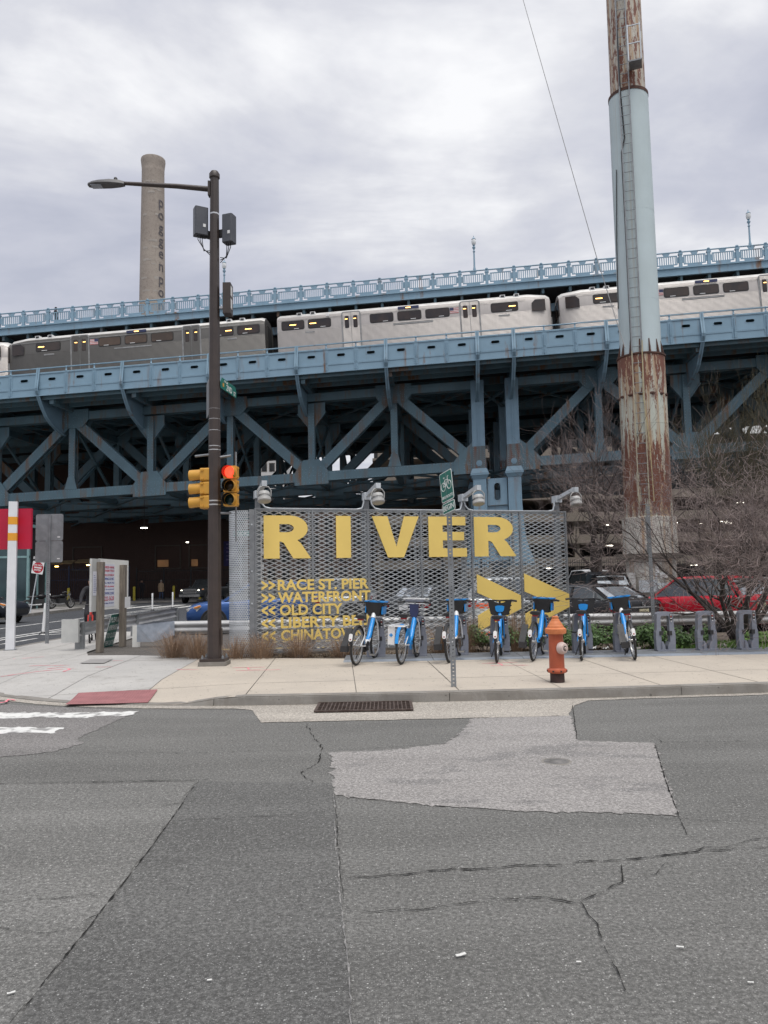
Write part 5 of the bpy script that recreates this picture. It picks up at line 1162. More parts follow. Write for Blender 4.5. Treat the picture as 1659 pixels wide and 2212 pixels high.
for z0, z1 in ((2.62, 3.31), (2.06, 2.61)): 
    pl_ = MB().prism(rrect(.71, z1 - z0, .05), (-.0, .03, (z0 + z1) / 2), (1, 0, 0), (0, 0, 1), (0, .004, 0)).build('panel', m_galv_d, sb); MB().bb(.21, .28, .027, .0295, z0 + .08, z0 + .105).build('label_plate', m_wht, pl_)
# do not enter, one way
dn = E('do_not_enter_sign', 'leaning red and white DO NOT ENTER sign under a ONE WAY plate', 'sign', (-18.95, 41.2, .15)); dn.rotation_euler = (0, rad(9), 0)
MB().tube([(0, 0, 0), (0, 0, 2.95)], .03, 6).build('post', m_galv, dn, True); pn_ = MB().prism(rrect(.62, .66, .03), (0, -.04, 2.42), (1, 0, 0), (0, 0, 1), (0, .006, 0)).build('panel', m_wht, dn)
MB().lathe([(.29, 0), (.29, .003), (0, .003)], (0, -.041, 2.42), (0, -1, 0), 28).build('disc', mat('sign_red', (.45, .012, .03), r=.4), pn_); MB().bb(-.20, .20, -.048, -.0445, 2.385, 2.455).build('bar', m_wht, pn_)
place_text('lettering', text('DO NOT', .085, .001, .003, 'CENTER'), m_wht, pn_, Matrix.Translation((0, -.046, 2.51))); place_text('lettering', text('ENTER', .085, .001, .003, 'CENTER'), m_wht, pn_, Matrix.Translation((0, -.046, 2.25)))
ow = MB().bb(-.36, .30, -.04, -.034, 2.82, 3.02).build('one_way_panel', m_blk, dn); MB().prism([(-.32, 2.86), (.12, 2.86), (.12, 2.83), (.27, 2.92), (.12, 3.01), (.12, 2.98), (-.32, 2.98)], (0, -.042, 0), (1, 0, 0), (0, 0, 1), (0, .001, 0)).build('arrow', m_wht, ow); place_text('lettering', text('ONE WAY', .07, .001, .002), m_blk, ow, Matrix.Translation((-.30, -.043, 2.885)))
# notice board on timber posts
m_wood = mat('weathered_timber', (.23, .20, .165), (.14, .12, .10), r=.9, ns=2., st=(9, 9, 1.2), bp=.4, bs=30); m_board = mat('notice_board', (.80, .795, .76), (.74, .735, .70), r=.6, ns=2); m_board2 = mat('notice_board_grey', (.52, .525, .51), (.44, .445, .435), r=.7, ns=3)
m_poster = mat('poster_paper', (.72, .73, .80), (.66, .67, .74), r=.6); m_tred = mat('print_red', (.60, .02, .06), r=.6); m_tblu = mat('print_blue', (.02, .05, .30), r=.6)
nb = E('notice_board', 'white towing notice board on two weathered timber posts', 'notice board', (-6.42, 18.1, .1)); YB = V((0, 1, 0))
for y in (-.97, .50): MB().bb(.03, .16, y - .075, y + .075, 0, 1.99 if y < 0 else 1.95).build('post', m_wood, nb)
bd1 = MB().bb(-.02, .028, -1.32, -.83, .90, 2.06).build('board', m_board2, nb); bd2 = MB().bb(-.02, .029, -.828, 1.07, .92, 2.07).build('board', m_board, nb)
MB().bb(.030, .034, -.92, .08, .98, 1.96).build('poster', m_poster, nb); FPb = frame((.036, 0, 0), YB)
def ptxt(s, h, y, z, m, w_=None):
    me = text(s, h, .0005, .001); xs = [v.co.x for v in me.vertices]; a, b = min(xs), max(xs); k = (w_ or .70) / (b - a); me.transform(Matrix.Scale(k, 4, (1, 0, 0)) @ Matrix.Translation((-a, 0, 0))); place_text('lettering', me, m, nb, FPb @ Matrix.Translation((y, 0, z)))
for s, h, z, m in (('UNAUTHORIZED PARKING', .05, 1.86, m_tred), ('PROHIBITED', .05, 1.78, m_tred), ('VEHICLES WILL BE TOWED BY', .04, 1.685, m_tred), ('LOW TOWING CO INC.', .055, 1.59, m_tblu), ('Delaware Ave - Phila PA 19123', .032, 1.51, m_tblu), ('$175 + $25 a day storage', .035, 1.43, m_tred), ('cameras on premises', .02, 1.37, m_tblu), ('FREE TOWING 222RE', .055, 1.26, m_tblu), ('215-222-5628', .095, 1.12, m_tred), ('for more info. 24 hours', .03, 1.05, m_tblu)): ptxt(s, h, -.86, z, m, .9)
MB().bb(.030, .032, -1.26, -.98, 1.25, 1.78).build('paper', m_poster, nb); MB().bb(.165, .167, .42, .82, .92, 1.18).build('paper', m_wht, nb)
for i in range(9): MB().bb(.0325, .0335, -1.22, -1.22 + random.uniform(.08, .2), 1.32 + i * .045, 1.33 + i * .045).build('print_line', m_tblu, nb)
# green gate notice leaning behind the posts
gn = E('gate_notice', 'green board reading PLEASE REMEMBER TO CLOSE THE GATE leaning behind the timber post', 'sign', (-6.6, 18.5, .1)); x_, z_ = V((.0, 1, 0)), V((.34, -.40, .83)).normalized(); o_ = V((-.14, -.05, -.02)); FG = Matrix(((x_.x, 0, z_.x, o_.x), (x_.y, 0, z_.y, o_.y), (x_.z, 0, z_.z, o_.z), (0, 0, 0, 1))); nrm = x_.cross(z_).normalized()
for i in range(3): FG[i][1] = -nrm[i]
def gput(mb, nm, m, par=None): me = mb.mesh(nm, m); me.transform(FG); return link(nm, me, par or gn)
gb = gput(MB().bb(0, .66, 0, .012, 0, .96), 'rim', m_sw); gput(MB().bb(.015, .645, -.002, -.0005, .015, .945), 'field', m_grn)
for i, s in enumerate(('PLEASE', 'REMEMBER', 'TO CLOSE', 'THE GATE!')):
    me = text(s, .14, .001, .004, 'CENTER'); xs = [v.co.x for v in me.vertices]; k = min(1, .58 / (max(xs) - min(xs))); me.transform(Matrix.Scale(k, 4, (1, 0, 0))); place_text('lettering', me, m_sw, gn, FG @ Matrix.Translation((.33, -.004, .73 - i * .225)))
# guard rails
WPROF = [(0, .155), (.0, .145), (.035, .115), (.06, .10), (.06, .055), (.035, .02), (.025, .0)]
WPROF = WPROF + [(a, -b) for a, b in WPROF[::-1][1:]]
m_rail = mat('guard_rail', (.50, .50, .50), (.34, .34, .345), r=.5, m=.35, ns=1.3, st=(1, 1, 5), bp=.15); m_rpost = mat('guard_post', (.30, .31, .32), (.22, .23, .235), r=.6, m=.4, ns=5)
def wbeam(mb, pts, side):
    vs = []; n = len(WPROF); pts = [V(p) for p in pts]
    for i, p in enumerate(pts):
        d = (pts[min(i + 1, len(pts) - 1)] - pts[max(0, i - 1)]).normalized(); nn = V((d.y, -d.x, 0)).normalized() * side
        for a, b in WPROF: vs.append(p + nn * a + V((0, 0, b)))
    mb.add(vs, [(i * n + j, i * n + j + 1, i * n + n + j + 1, i * n + n + j) for i in range(len(pts) - 1) for j in range(n - 1)])
    for p in (0,): pass
ga = E('guard_rail', 'steel guard rail running back along the side street past the notice board', 'guard rail', (-7.0, 17.8, 0))
mb = MB(); wbeam(mb, [(-7.0, 17.6, .58), (-7.0, 19.8, .58), (-7.0, 21.9, .58)], -1); mb.build('beam', m_rail, ga, 60, wp=True); mb = MB(); wbeam(mb, [(-7.04, 21.9, .58), (-7.06, 24, .59), (-7.1, 26.4, .60)], -1); mb.build('beam', m_rail, ga, 60, wp=True)
for x, y in ((-7.06, 17.95), (-7.08, 21.9), (-7.14, 26.4)): MB().bb(x - .11, x + .08, y - .10, y + .02, -.15, .74).build('post', m_rpost, ga, wp=True)
MB().bb(-7.32, -6.94, 17.46, 17.54, .30, .82).build('end_box', m_board2, ga, wp=True)
gB = E('guard_rail', 'long steel guard rail between the planting bed and the parked cars', 'guard rail', (1.5, 18.4, 0)); wv = lambda x: 18.38 - .012 * x
xs = [-5.05, -3.1, -.6, 1.9, 4.4, 6.9, 9.4, 12., 15.]
for a, b in zip(xs, xs[1:]): mb = MB(); wbeam(mb, [(a, wv(a), .535), ((a + b) / 2, wv(a) + .01, .532), (b - .01, wv(b), .535)], 1); mb.build('beam', m_rail, gB, 60, wp=True)
mb = MB(); mb.add([(-5.9, 18.34, .22), (-5.9, 18.34, .62), (-5.5, 18.28, .70), (-5.0, 18.30, .70), (-5.0, 18.30, .36), (-5.5, 18.28, .22)], [(0, 1, 2, 3, 4, 5)]); mb.build('flared_end', mat('new_galvanised', (.46, .50, .56), (.36, .40, .46), r=.4, m=.6, ns=6), gB, wp=True)
for x in xs: MB().bb(x - .08, x + .08, wv(x) + .02, wv(x) + .17, -.15, .66).build('post', m_rpost, gB, wp=True)
MB().bb(-6.06, -5.88, 18.5, 18.53, .05, .60).build('white_board', m_board, gB, wp=True)
# delineator posts
for k, (x, y, tl, lb, gr_) in enumerate([(-11.25, 25.4, -4, 'white flexible post leaning beside the grey sign backs', 0), (-13.65, 45.2, 0, 'white flexible post in the side street, left of the pair', 0), (-13.4, 48.6, 0, 'white flexible post in the side street, right of the pair', 0), (-12.3, 21.1, 0, 'white flexible post behind the white banded post', 0)]):
    if k == 3: continue
    dl = E('delineator_post', lb, 'road post', (x, y, .012), 0, 'flexible road posts'); dl.rotation_euler = (0, rad(-tl), 0); MB().lathe([(.05, .02), (.05, .98), (.045, 1.0), (0, 1.0)], n=10).build('tube', m_wht, dl, True); MB().lathe([(.13, 0), (.11, .03), (.06, .07), (.05, .07)], n=12).build('foot', m_blk, dl, True); MB().lathe([(.051, .72), (.051, .82)], n=10).build('reflective_band', m_sw, dl)
for x, y, lb in ((-21.6, 66.3, 'leftmost yellow bollard by the blue fence'), (-18.55, 67.6, 'yellow bollard behind the walking people'), (-16.35, 68.0, 'yellow bollard left of the pickup truck'), (-15.75, 68.2, 'yellow bollard nearest the pickup truck'), (-26.5, 64.5, 'yellow bollard near the parked motorcycle')):
    bo = E('bollard', lb, 'bollard', (x, y, .13), 0, 'yellow bollards'); MB().lathe([(.11, 0), (.11, 1.15), (.08, 1.2), (0, 1.21)], n=12).build('tube', mat('bollard_yellow', (.55, .45, .04), (.45, .37, .04), r=.6, ns=5), bo, True)
# traffic drum behind the screen
td = E('traffic_drum', 'orange and white traffic drum seen through the metal screen', 'traffic drum', (2.55, 20.3, -.1)); md = mat('drum_orange', (.85, .12, .03), r=.5)
for i, (z0, z1, r0, r1) in enumerate(((.06, .28, .29, .275), (.28, .48, .27, .26), (.48, .68, .255, .245), (.68, .88, .24, .23), (.88, 1.0, .225, .215))): MB().lathe([(r0, z0), (r1, z1)], n=20, cap=True).build('band', md if i % 2 == 0 else m_sw, td, True)
MB().lathe([(.40, 0), (.40, .06), (.30, .07)], n=20).build('base', m_blk, td, True)
# ================================================================== VEHICLES
def paint(name, c, coat=.35, r=.35, m=.0): return mat(name, c, tuple(x * .92 for x in c), r=r, m=m, ns=1.2, coat=coat, rv=.04, spec=.15)
m_cglass = mat('car_glass', (.13, .145, .15), (.10, .11, .12), r=.05, m=.8, ns=.6, rv=.02, spec=.9); m_rscr = mat('rear_screen_mirror', (.62, .66, .68), (.5, .54, .56), r=.05, m=.85, ns=.5, rv=.02); m_trim = mat('car_trim', (.02, .02, .021), r=.55); m_plate = mat('plate_cream', (.58, .54, .36), r=.5)
m_hl = mat('headlight_glass', (.55, .56, .56), (.4, .4, .4), r=.1, ns=20); m_amb = mat('amber_lens', (.75, .25, .03), r=.25); m_hlit = mat('headlight_lit', (1., .96, .8), emit=5.); m_tl = mat('tail_lens', (.28, .008, .012), (.20, .006, .01), r=.15, ns=20)
def crm(P, n):
    out = []
    for i in range(len(P) - 1):
        p0, p1, p2, p3 = P[max(i - 1, 0)], P[i], P[i + 1], P[min(i + 2, len(P) - 1)]
        for k in range(n):
            t = k / n; out.append(tuple(.5 * (2 * b + (c - a) * t + (2 * a - 5 * b + 4 * c - d) * t * t + (-a + 3 * b - 3 * c + d) * t ** 3) for a, b, c, d in zip(p0, p1, p2, p3)))
    return out + [P[-1]]
BODY = {'sedan': dict(L=4.75, W=1.84, H=1.43, st=[(0, .40, .86, .80), (.02, .28, .98, .90), (.10, .22, 1.03, .97), (.30, .20, .98, 1.), (.60, .20, .94, 1.), (.80, .22, .89, .98), (.93, .25, .79, .92), (.985, .30, .68, .82), (1., .36, .58, .72)], gh=[(.10, 0.), (.235, .93), (.34, 1.), (.50, .98), (.70, 0.)], hub=(.19, .80), wr=.325),
 'suv': dict(L=4.35, W=1.83, H=1.58, st=[(0, .42, .90, .84), (.015, .32, 1.02, .92), (.06, .25, 1.06, .97), (.30, .23, 1.04, 1.), (.60, .23, 1.00, 1.), (.80, .25, .96, .98), (.93, .28, .88, .92), (.985, .33, .76, .82), (1., .40, .64, .74)], gh=[(.015, 0.), (.11, .90), (.25, 1.), (.52, .97), (.72, 0.)], hub=(.19, .80), wr=.345),
 'pickup': dict(L=5.4, W=1.91, H=1.80, st=[(0, .55, 1.10, .94), (.02, .48, 1.16, .96), (.10, .45, 1.18, 1.), (.40, .42, 1.18, 1.), (.60, .42, 1.16, 1.), (.80, .45, 1.14, .99), (.93, .47, 1.10, .97), (.985, .50, 1.0, .92), (1., .55, .90, .88)], gh=[(.33, 0.), (.37, .95), (.45, 1.), (.58, .98), (.69, 0.)], hub=(.19, .815), wr=.39)}
def car(kind, label, paint_m, loc, head, lit=False, grp='parked cars', name='parked_car', hl_on=False, hscale=1., plate=None, logo=False):
    K = BODY[kind]; Ln, W, H = K['L'], K['W'] / 2, K['H'] * hscale; X = lambda s: (s - .5) * Ln
    c = E(name, label, 'pickup truck' if kind == 'pickup' else 'car', loc, math.atan2(head[1], head[0]), grp)
    st = crm(K['st'], 3); sec = lambda zb, zs, w_: [(0, zb), (w_ * .80, zb), (w_ * .95, zb + .07), (w_, lerp(zb, zs, .45)), (w_ * .992, lerp(zb, zs, .72)), (w_ * .965, lerp(zb, zs, .92)), (w_ * .90, zs), (w_ * .72, zs + .022), (w_ * .36, zs + .036), (0, zs + .042)]
    mb = MB(); vs = []; n = 18
    for s, zb, zs, wf in st:
        h = sec(zb, zs, W * wf); ring = h + [(-a, b) for a, b in h[-2:0:-1]]
        vs += [(X(s), a, b) for a, b in ring]
    mb.add(vs, [(i * n + j, i * n + (j + 1) % n, i * n + n + (j + 1) % n, i * n + n + j) for i in range(len(st) - 1) for j in range(n)] + [tuple(range(n)), tuple((len(st) - 1) * n + j for j in range(n))])
    body = mb.build('body', paint_m, c, 50)
    belt = lambda s: next((lerp(a[2], b[2], (s - a[0]) / max(b[0] - a[0], 1e-6)) for a, b in zip(st, st[1:]) if a[0] <= s <= b[0] + 1e-6), .9)
    gh = K['gh']; zb_ = [belt(s) for s, _ in gh]; ztop = [lerp(belt(s) + .015, H - .02, f) for s, f in gh]
    wb = [W * (.86 if 0 < i < len(gh) - 1 else .80) for i in range(len(gh))]; wt = [W * (.70 if 0 < i < len(gh) - 1 else .78) for i in range(len(gh))]
    mb = MB(); vs = []
    for i, (s, f) in enumerate(gh): vs += [(X(s), -wb[i], zb_[i] - .01), (X(s), -wt[i], ztop[i]), (X(s), -wt[i] * .5, ztop[i] + .022 * f), (X(s), 0, ztop[i] + .032 * f), (X(s), wt[i] * .5, ztop[i] + .022 * f), (X(s), wt[i], ztop[i]), (X(s), wb[i], zb_[i] - .01)]
    mb.add(vs, [(i * 7 + j, i * 7 + j + 1, i * 7 + 8 + j, i * 7 + 7 + j) for i in range(len(gh) - 1) for j in range(6)]); mb.build('glass', m_cglass, c, 25)
    if kind != 'pickup':
        q0, q1 = gh[0], gh[1]; MB().add([(X(lerp(q0[0], q1[0], f)) - .004, s_ * lerp(wb[0] * .92, wt[1] * .88, f), lerp(zb_[0], ztop[1], f) + .014) for f, s_ in ((.10, -1), (.10, 1), (.90, 1), (.90, -1))], [(0, 1, 2, 3)]).build('rear_reflection_pane', m_rscr, c)  # pale near-mirror pane added over the glass to brighten its sky reflection
    # roof skin and pillars over the glass
    mb = MB(); vs = []; g2 = gh[1:-1]; rr = crm([(X(s), wt[i + 1], ztop[i + 1]) for i, (s, f) in enumerate(g2)], 4)
    rr = [(rr[0][0] - .05, rr[0][1] * .99, rr[0][2] - .02)] + rr + [(rr[-1][0] + .06, rr[-1][1] * .985, rr[-1][2] - .03)]
    for x, w_, z in rr: vs += [(x, -w_ - .012, z - .025), (x, -w_ * .97, z + .018), (x, -w_ * .5, z + .042), (x, 0, z + .05), (x, w_ * .5, z + .042), (x, w_ * .97, z + .018), (x, w_ + .012, z - .025)]
    mb.add(vs, [(i * 7 + j, i * 7 + j + 1, i * 7 + 8 + j, i * 7 + 7 + j) for i in range(len(rr) - 1) for j in range(6)]); mb.build('roof', paint_m, c, 60)
    for s_ in (-1, 1):
        for i, j, w_ in ((0, 1, .10 if kind != 'suv' else .16), (len(gh) - 1, len(gh) - 2, .055)):
            MB().bar((X(gh[i][0]), s_ * wb[i] * .99, zb_[i] + .01), (X(gh[j][0]), s_ * wt[j] * 1.01, ztop[j]), w_, .03, (0, s_, .4)).build('pillar', paint_m, c)
        MB().bar((X(lerp(gh[1][0], gh[3][0], .58)), s_ * W * .868, belt(.45)), (X(lerp(gh[1][0], gh[3][0], .56)), s_ * W * .712, H - .03), .07, .02, (0, s_, .4)).build('pillar', m_trim, c)
        MB().bar((X(gh[0][0] + .1), s_ * W * .905, belt(.3) - .002), (X(gh[-1][0]), s_ * W * .905, belt(gh[-1][0]) - .0), .012, .022).build('belt_trim', m_chrome if kind == 'sedan' else m_trim, c)
        if kind == 'sedan': MB().tube([(X(.62), s_ * W * .85, belt(.62) + .08), (X(gh[3][0] + .02), s_ * W * .735, H - .06), (X(.36), s_ * W * .735, H - .035), (X(.27), s_ * W * .745, H - .09), (X(.205), s_ * W * .80, belt(.2) + .22), (X(.20), s_ * W * .875, belt(.2) + .03)], .010, 5).build('window_chrome', m_chrome, c, True)
        mr = MB(); mr.sph((X(gh[-1][0]) - .22, s_ * (W + .07), belt(.65) + .06), (.06, .10, .065), 10, 6); mr.build('mirror', m_trim if kind == 'suv' else paint_m, c, True)
        for s in (.27, .47, .66): MB().bar((X(s), s_ * W * 1.0005, .35), (X(s), s_ * W * .978, belt(s) - .03), .008, .006, (0, 1, 0)).build('door_seam', m_trim, c)
        for s in (.31, .51): MB().box((X(s), s_ * W * .998, belt(s) - .13), (.16, .03, .03)).build('door_handle', paint_m, c)
        MB().bb(X(.20), X(.80), min(s_ * W * .96, s_ * W * 1.004), max(s_ * W * .96, s_ * W * 1.004), K['st'][4][1], K['st'][4][1] + .09).build('sill', m_trim, c)
        for hs in K['hub']:
            wr = K['wr']
            MB().lathe([(0, 0), (wr + .07, 0), (wr + .085, .02), (wr + .07, .032), (wr + .03, .02), (0, .02)], (X(hs), s_ * (W - .022), wr), (0, s_, 0), 28).build('wheel_arch', m_trim, c, True)
            wh = MB().lathe([(wr * .62, .0), (wr * .64, .03), (wr * .92, .035), (wr, .01), (wr, -.16), (wr * .9, -.18)], (X(hs), s_ * (W + .0), wr), (0, s_, 0), 30).build('wheel', m_tyre, c, True)
            rm = MB(); rm.lathe([(wr * .66, .0), (wr * .60, .025), (wr * .57, -.04)], (X(hs), s_ * W, wr), (0, s_, 0), 30); rm.lathe([(0, .024), (.06, .02), (.07, .0)], (X(hs), s_ * W, wr), (0, s_, 0), 12)
            for k in range(5):
                for d in (-.11, .11): a = k * 1.2566 + d + .3; rm.bar((X(hs) + .05 * math.cos(a), s_ * (W + .012), wr + .05 * math.sin(a)), (X(hs) + wr * .6 * math.cos(a), s_ * (W + .012), wr + wr * .6 * math.sin(a)), .03, .03, (0, 1, 0))
            rm.build('rim', m_chrome, wh, 40); MB().lathe([(wr * .58, -.05), (0, -.05)], (X(hs), s_ * W, wr), (0, s_, 0), 20).build('brake_disc', m_trim, wh)
        zt = belt(.02)
        tlm = MB()
        if kind == 'suv': tlm.prism([(0, zt - .30), (0, zt - .02), (.30, zt - .05), (.24, zt - .16)], (X(.0) + .02, s_ * W * .925, 0), (1, s_ * .22, 0), (0, 0, 1), (-.02, -s_ * .26, 0))
        else: tlm.prism([(0, zt - .30), (-.02, zt - .06), (.22, zt - .08), (.30, zt - .16), (.16, zt - .28)], (X(.0) + .03, s_ * W * .90, 0), (1, s_ * .22, 0), (0, 0, 1), (-.03, -s_ * .24, 0))
        tlm.build('tail_light', m_tl, c)
        zf = belt(.95)
        hl = MB(); hl.prism([(0, zf - .20), (.05, zf - .10), (-.38, zf + .03), (-.42, zf - .03), (-.25, zf - .19)], (X(.985), s_ * W * .80, 0), (1, -s_ * .42, 0), (0, 0, 1), (.035, -s_ * .05, 0)); hl.build('headlight', m_hl, c)
        MB().prism([(-.22, zf - .04), (-.40, zf + .02), (-.42, zf - .01), (-.24, zf - .08)], (X(.985) + .012, s_ * (W * .80 + .03), 0), (1, -s_ * .42, 0), (0, 0, 1), (.035, -s_ * .05, 0)).build('indicator', m_amb, c)
        if hl_on: MB().sph((X(.985), s_ * W * .74, zf - .12), (.05, .10, .07), 10, 6).build('lit_lamp', m_hlit, c, True); MB().sph((X(.99), s_ * W * .70, .62), (.05, .065, .06), 10, 6).build('fog_lamp', m_hlit, c, True)
    # ends
    zt = belt(.02)
    pl_ = MB().bb(X(0) - .03, X(0) - .002, -.17, .17, zt - .36, zt - .18).build('number_plate', m_plate if plate else m_wht, c)
    if plate: place_text('lettering', text(plate, .07, .001, .001, 'CENTER'), m_trim, pl_, frame((X(0) - .032, 0, zt - .31), (0, -1, 0)))
    MB().bb(X(0) - .02, X(.01), -W * .5, W * .5, zt - .145, zt - .115).build('boot_strip', m_chrome, c); MB().bb(X(0) - .015, X(.03), -W * .78, W * .78, .30, .40).build('bumper_insert', m_trim, c)
    if logo == 'star':
        lg = MB(); lg.tube([(X(0) - .02, .055 * math.cos(i * .35), zt - .055 + .055 * math.sin(i * .35)) for i in range(18)], .006, 5, closed=True)
        for a in (90, 210, 330): lg.bar((X(0) - .02, 0, zt - .055), (X(0) - .02, .05 * math.cos(rad(a)), zt - .055 + .05 * math.sin(rad(a))), .012, .008)
        lg.build('emblem', m_chrome, c)
    if logo == 'oval':
        lg = MB(); lg.tube([(X(0) - .02, .085 * math.cos(i * .35), zt - .05 + .045 * math.sin(i * .35)) for i in range(18)], .009, 5, closed=True); lg.bar((X(0) - .02, .035, zt - .085), (X(0) - .02, .02, zt - .015), .012, .014); lg.bar((X(0) - .02, -.02, zt - .085), (X(0) - .02, -.035, zt - .015), .012, .014); lg.bar((X(0) - .02, .025, zt - .055), (X(0) - .02, -.025, zt - .045), .012, .012); lg.build('emblem', m_chrome, c)
    if kind == 'suv':
        MB().prism([(-W * .68, 0), (W * .68, 0), (W * .62, .05), (-W * .62, .05)], (X(.085), 0, H - .05), (0, 1, 0), (-.4, 0, .1), (-.14, 0, -.02)).build('spoiler', m_trim if logo else paint_m, c)
    if kind == 'pickup':
        gr_ = MB().prism([(-.52, .0), (-.62, .16), (-.52, .33), (.52, .33), (.62, .16), (.52, .0)], (X(1.) - .035, 0, .76), (0, 1, 0), (0, 0, 1), (.06, 0, 0)).build('grille_surround', m_chrome, c); MB().prism([(-.45, .05), (-.53, .16), (-.45, .27), (.45, .27), (.53, .16), (.45, .05)], (X(1.) + .026, 0, .76), (0, 1, 0), (0, 0, 1), (.01, 0, 0)).build('grille', m_trim, gr_)
        for z in (.83, .88, .95, 1.0): MB().bb(X(1.) + .037, X(1.) + .042, -.45, .45, z - .008, z + .008).build('grille_bar', m_dgrey, gr_)
        MB().bb(X(1.) - .08, X(1.) + .06, -W * .9, W * .9, .50, .68).build('front_bumper', m_chrome, c); MB().bb(X(.02), X(.335), -W * .86, W * .86, 1.10, 1.22).build('bed', m_trim, c)
    else: MB().bb(X(1.) - .03, X(1.) + .01, -.50, .50, .42, .62).build('grille', m_trim, c)
    return c
p_blk, p_red, p_blu = paint('paint_black', (.008, .008, .010)), paint('paint_red', (.55, .008, .028)), paint('paint_blue', (.035, .09, .26), m=.3)
p_gry, p_sil, p_wht, p_dk = paint('paint_graphite', (.045, .05, .055), m=.3), paint('paint_silver', (.42, .44, .46), m=.5), paint('paint_white', (.66, .67, .68)), paint('paint_dark_navy', (.02, .023, .032))
car('sedan', 'black sedan parked tail towards the guard rail, cream plate', p_blk, (5.42, 21.9, -.1), (-.50, .87), plate='2*SXD', logo='star')
car('suv', 'bright red hatchback SUV parked at the right edge behind the bare shrub', p_red, (9.2, 22.93, -.1), (-.45, .89), logo='oval', plate='ST 8253')
car('suv', 'black SUV seen from behind, parked beyond the black sedan', p_blk, (7.95, 30.2, -.1), (-.22, .97), hscale=1.12)
car('suv', 'white van roof showing above the black SUV by the fence', p_wht, (11.3, 44, -.1), (-.2, .98), hscale=1.25)
car('sedan', 'white car whose roof shows behind the red SUV', p_wht, (14.0, 28.5, -.1), (-.7, .7), hscale=1.02)
car('suv', 'blue crossover facing left behind the light pole and screen', p_blu, (-4.48, 26.2, -.02), (-.975, -.2), grp='cars by the side street')
car('suv', 'silver SUV seen through the screen behind the big chevrons', p_sil, (4.4, 24.6, -.1), (.97, .2), hscale=1.05)
car('suv', 'silver car seen through the screen above the yellow text', p_sil, (-2.6, 31.5, -.1), (-.98, .1), hscale=1.1)
car('sedan', 'dark car seen through the screen near the bike route post', p_gry, (1.8, 28.5, -.1), (.5, .86))
car('pickup', 'dark pickup truck with lit headlights coming down the side street', p_gry, (-14.2, 61.2, .004), (-.25, -.97), grp='cars by the side street', name='pickup_truck', hl_on=True)
car('suv', 'dark navy SUV cut off by the left edge of the picture', p_dk, (-17.75, 33.2, .004), (1., -.06), grp='cars by the side street')
car('suv', 'dark car far behind the pickup truck', p_gry, (-13.4, 69., .004), (-.1, 1.), grp='cars by the side street')
# parked motorcycle and bicycle by the glass building
def mwheel(par, x, r_, w_):
    o = MB().lathe([(r_ * .66, -w_ / 2), (r_ * .9, -w_ / 2), (r_, 0), (r_ * .9, w_ / 2), (r_ * .66, w_ / 2)], (x, 0, r_), (0, 1, 0), 24).build('wheel', m_tyre, par, True); rm = MB(); rm.lathe([(r_ * .67, -.03), (r_ * .60, 0), (r_ * .67, .03)], (x, 0, r_), (0, 1, 0), 24)
    for k in range(6): a = k * 1.047; rm.bar((x, 0, r_), (x + r_ * .62 * math.cos(a), 0, r_ + r_ * .62 * math.sin(a)), .03, .03, (0, 1, 0))
    rm.build('rim', m_dgrey, o)
for k, (px, py, a, lb) in enumerate([(-20.9, 46.6, 35, 'black motorcycle parked beside the glass building'), (-20.0, 47.6, 60, 'second black motorcycle, nearer the blue fence')]):
    mc = E('motorcycle', lb, 'motorcycle', (px, py, .15), rad(a), 'parked motorcycles'); mwheel(mc, -.68, .30, .15); mwheel(mc, .68, .31, .12)
    MB().sph((.12, 0, .78), (.30, .16, .14), 12, 8).build('tank', p_blk, mc, True); MB().sph((-.35, 0, .76), (.38, .14, .07), 12, 8).build('saddle', m_blk, mc, True); MB().bb(-.25, .28, -.16, .16, .28, .62).build('engine', m_trim, mc)
    for s_ in (-1, 1): MB().tube([(.68, s_ * .09, .31), (.50, s_ * .09, .85)], .025, 6).build('fork_leg', m_chrome, mc, True)
    MB().tube([(.36, -.38, .98), (.46, -.2, 1.02), (.50, 0, .98), (.46, .2, 1.02), (.36, .38, .98)], .015, 6).build('handlebar', m_chrome, mc, True); MB().lathe([(.09, 0), (.09, .06), (.05, .1)], (.55, 0, .85), (1, 0, 0), 14).build('headlamp', m_chrome, mc, True); MB().tube([(.1, -.2, .3), (-.4, -.22, .28), (-.85, -.22, .36)], .045, 8).build('exhaust', m_chrome, mc, True)
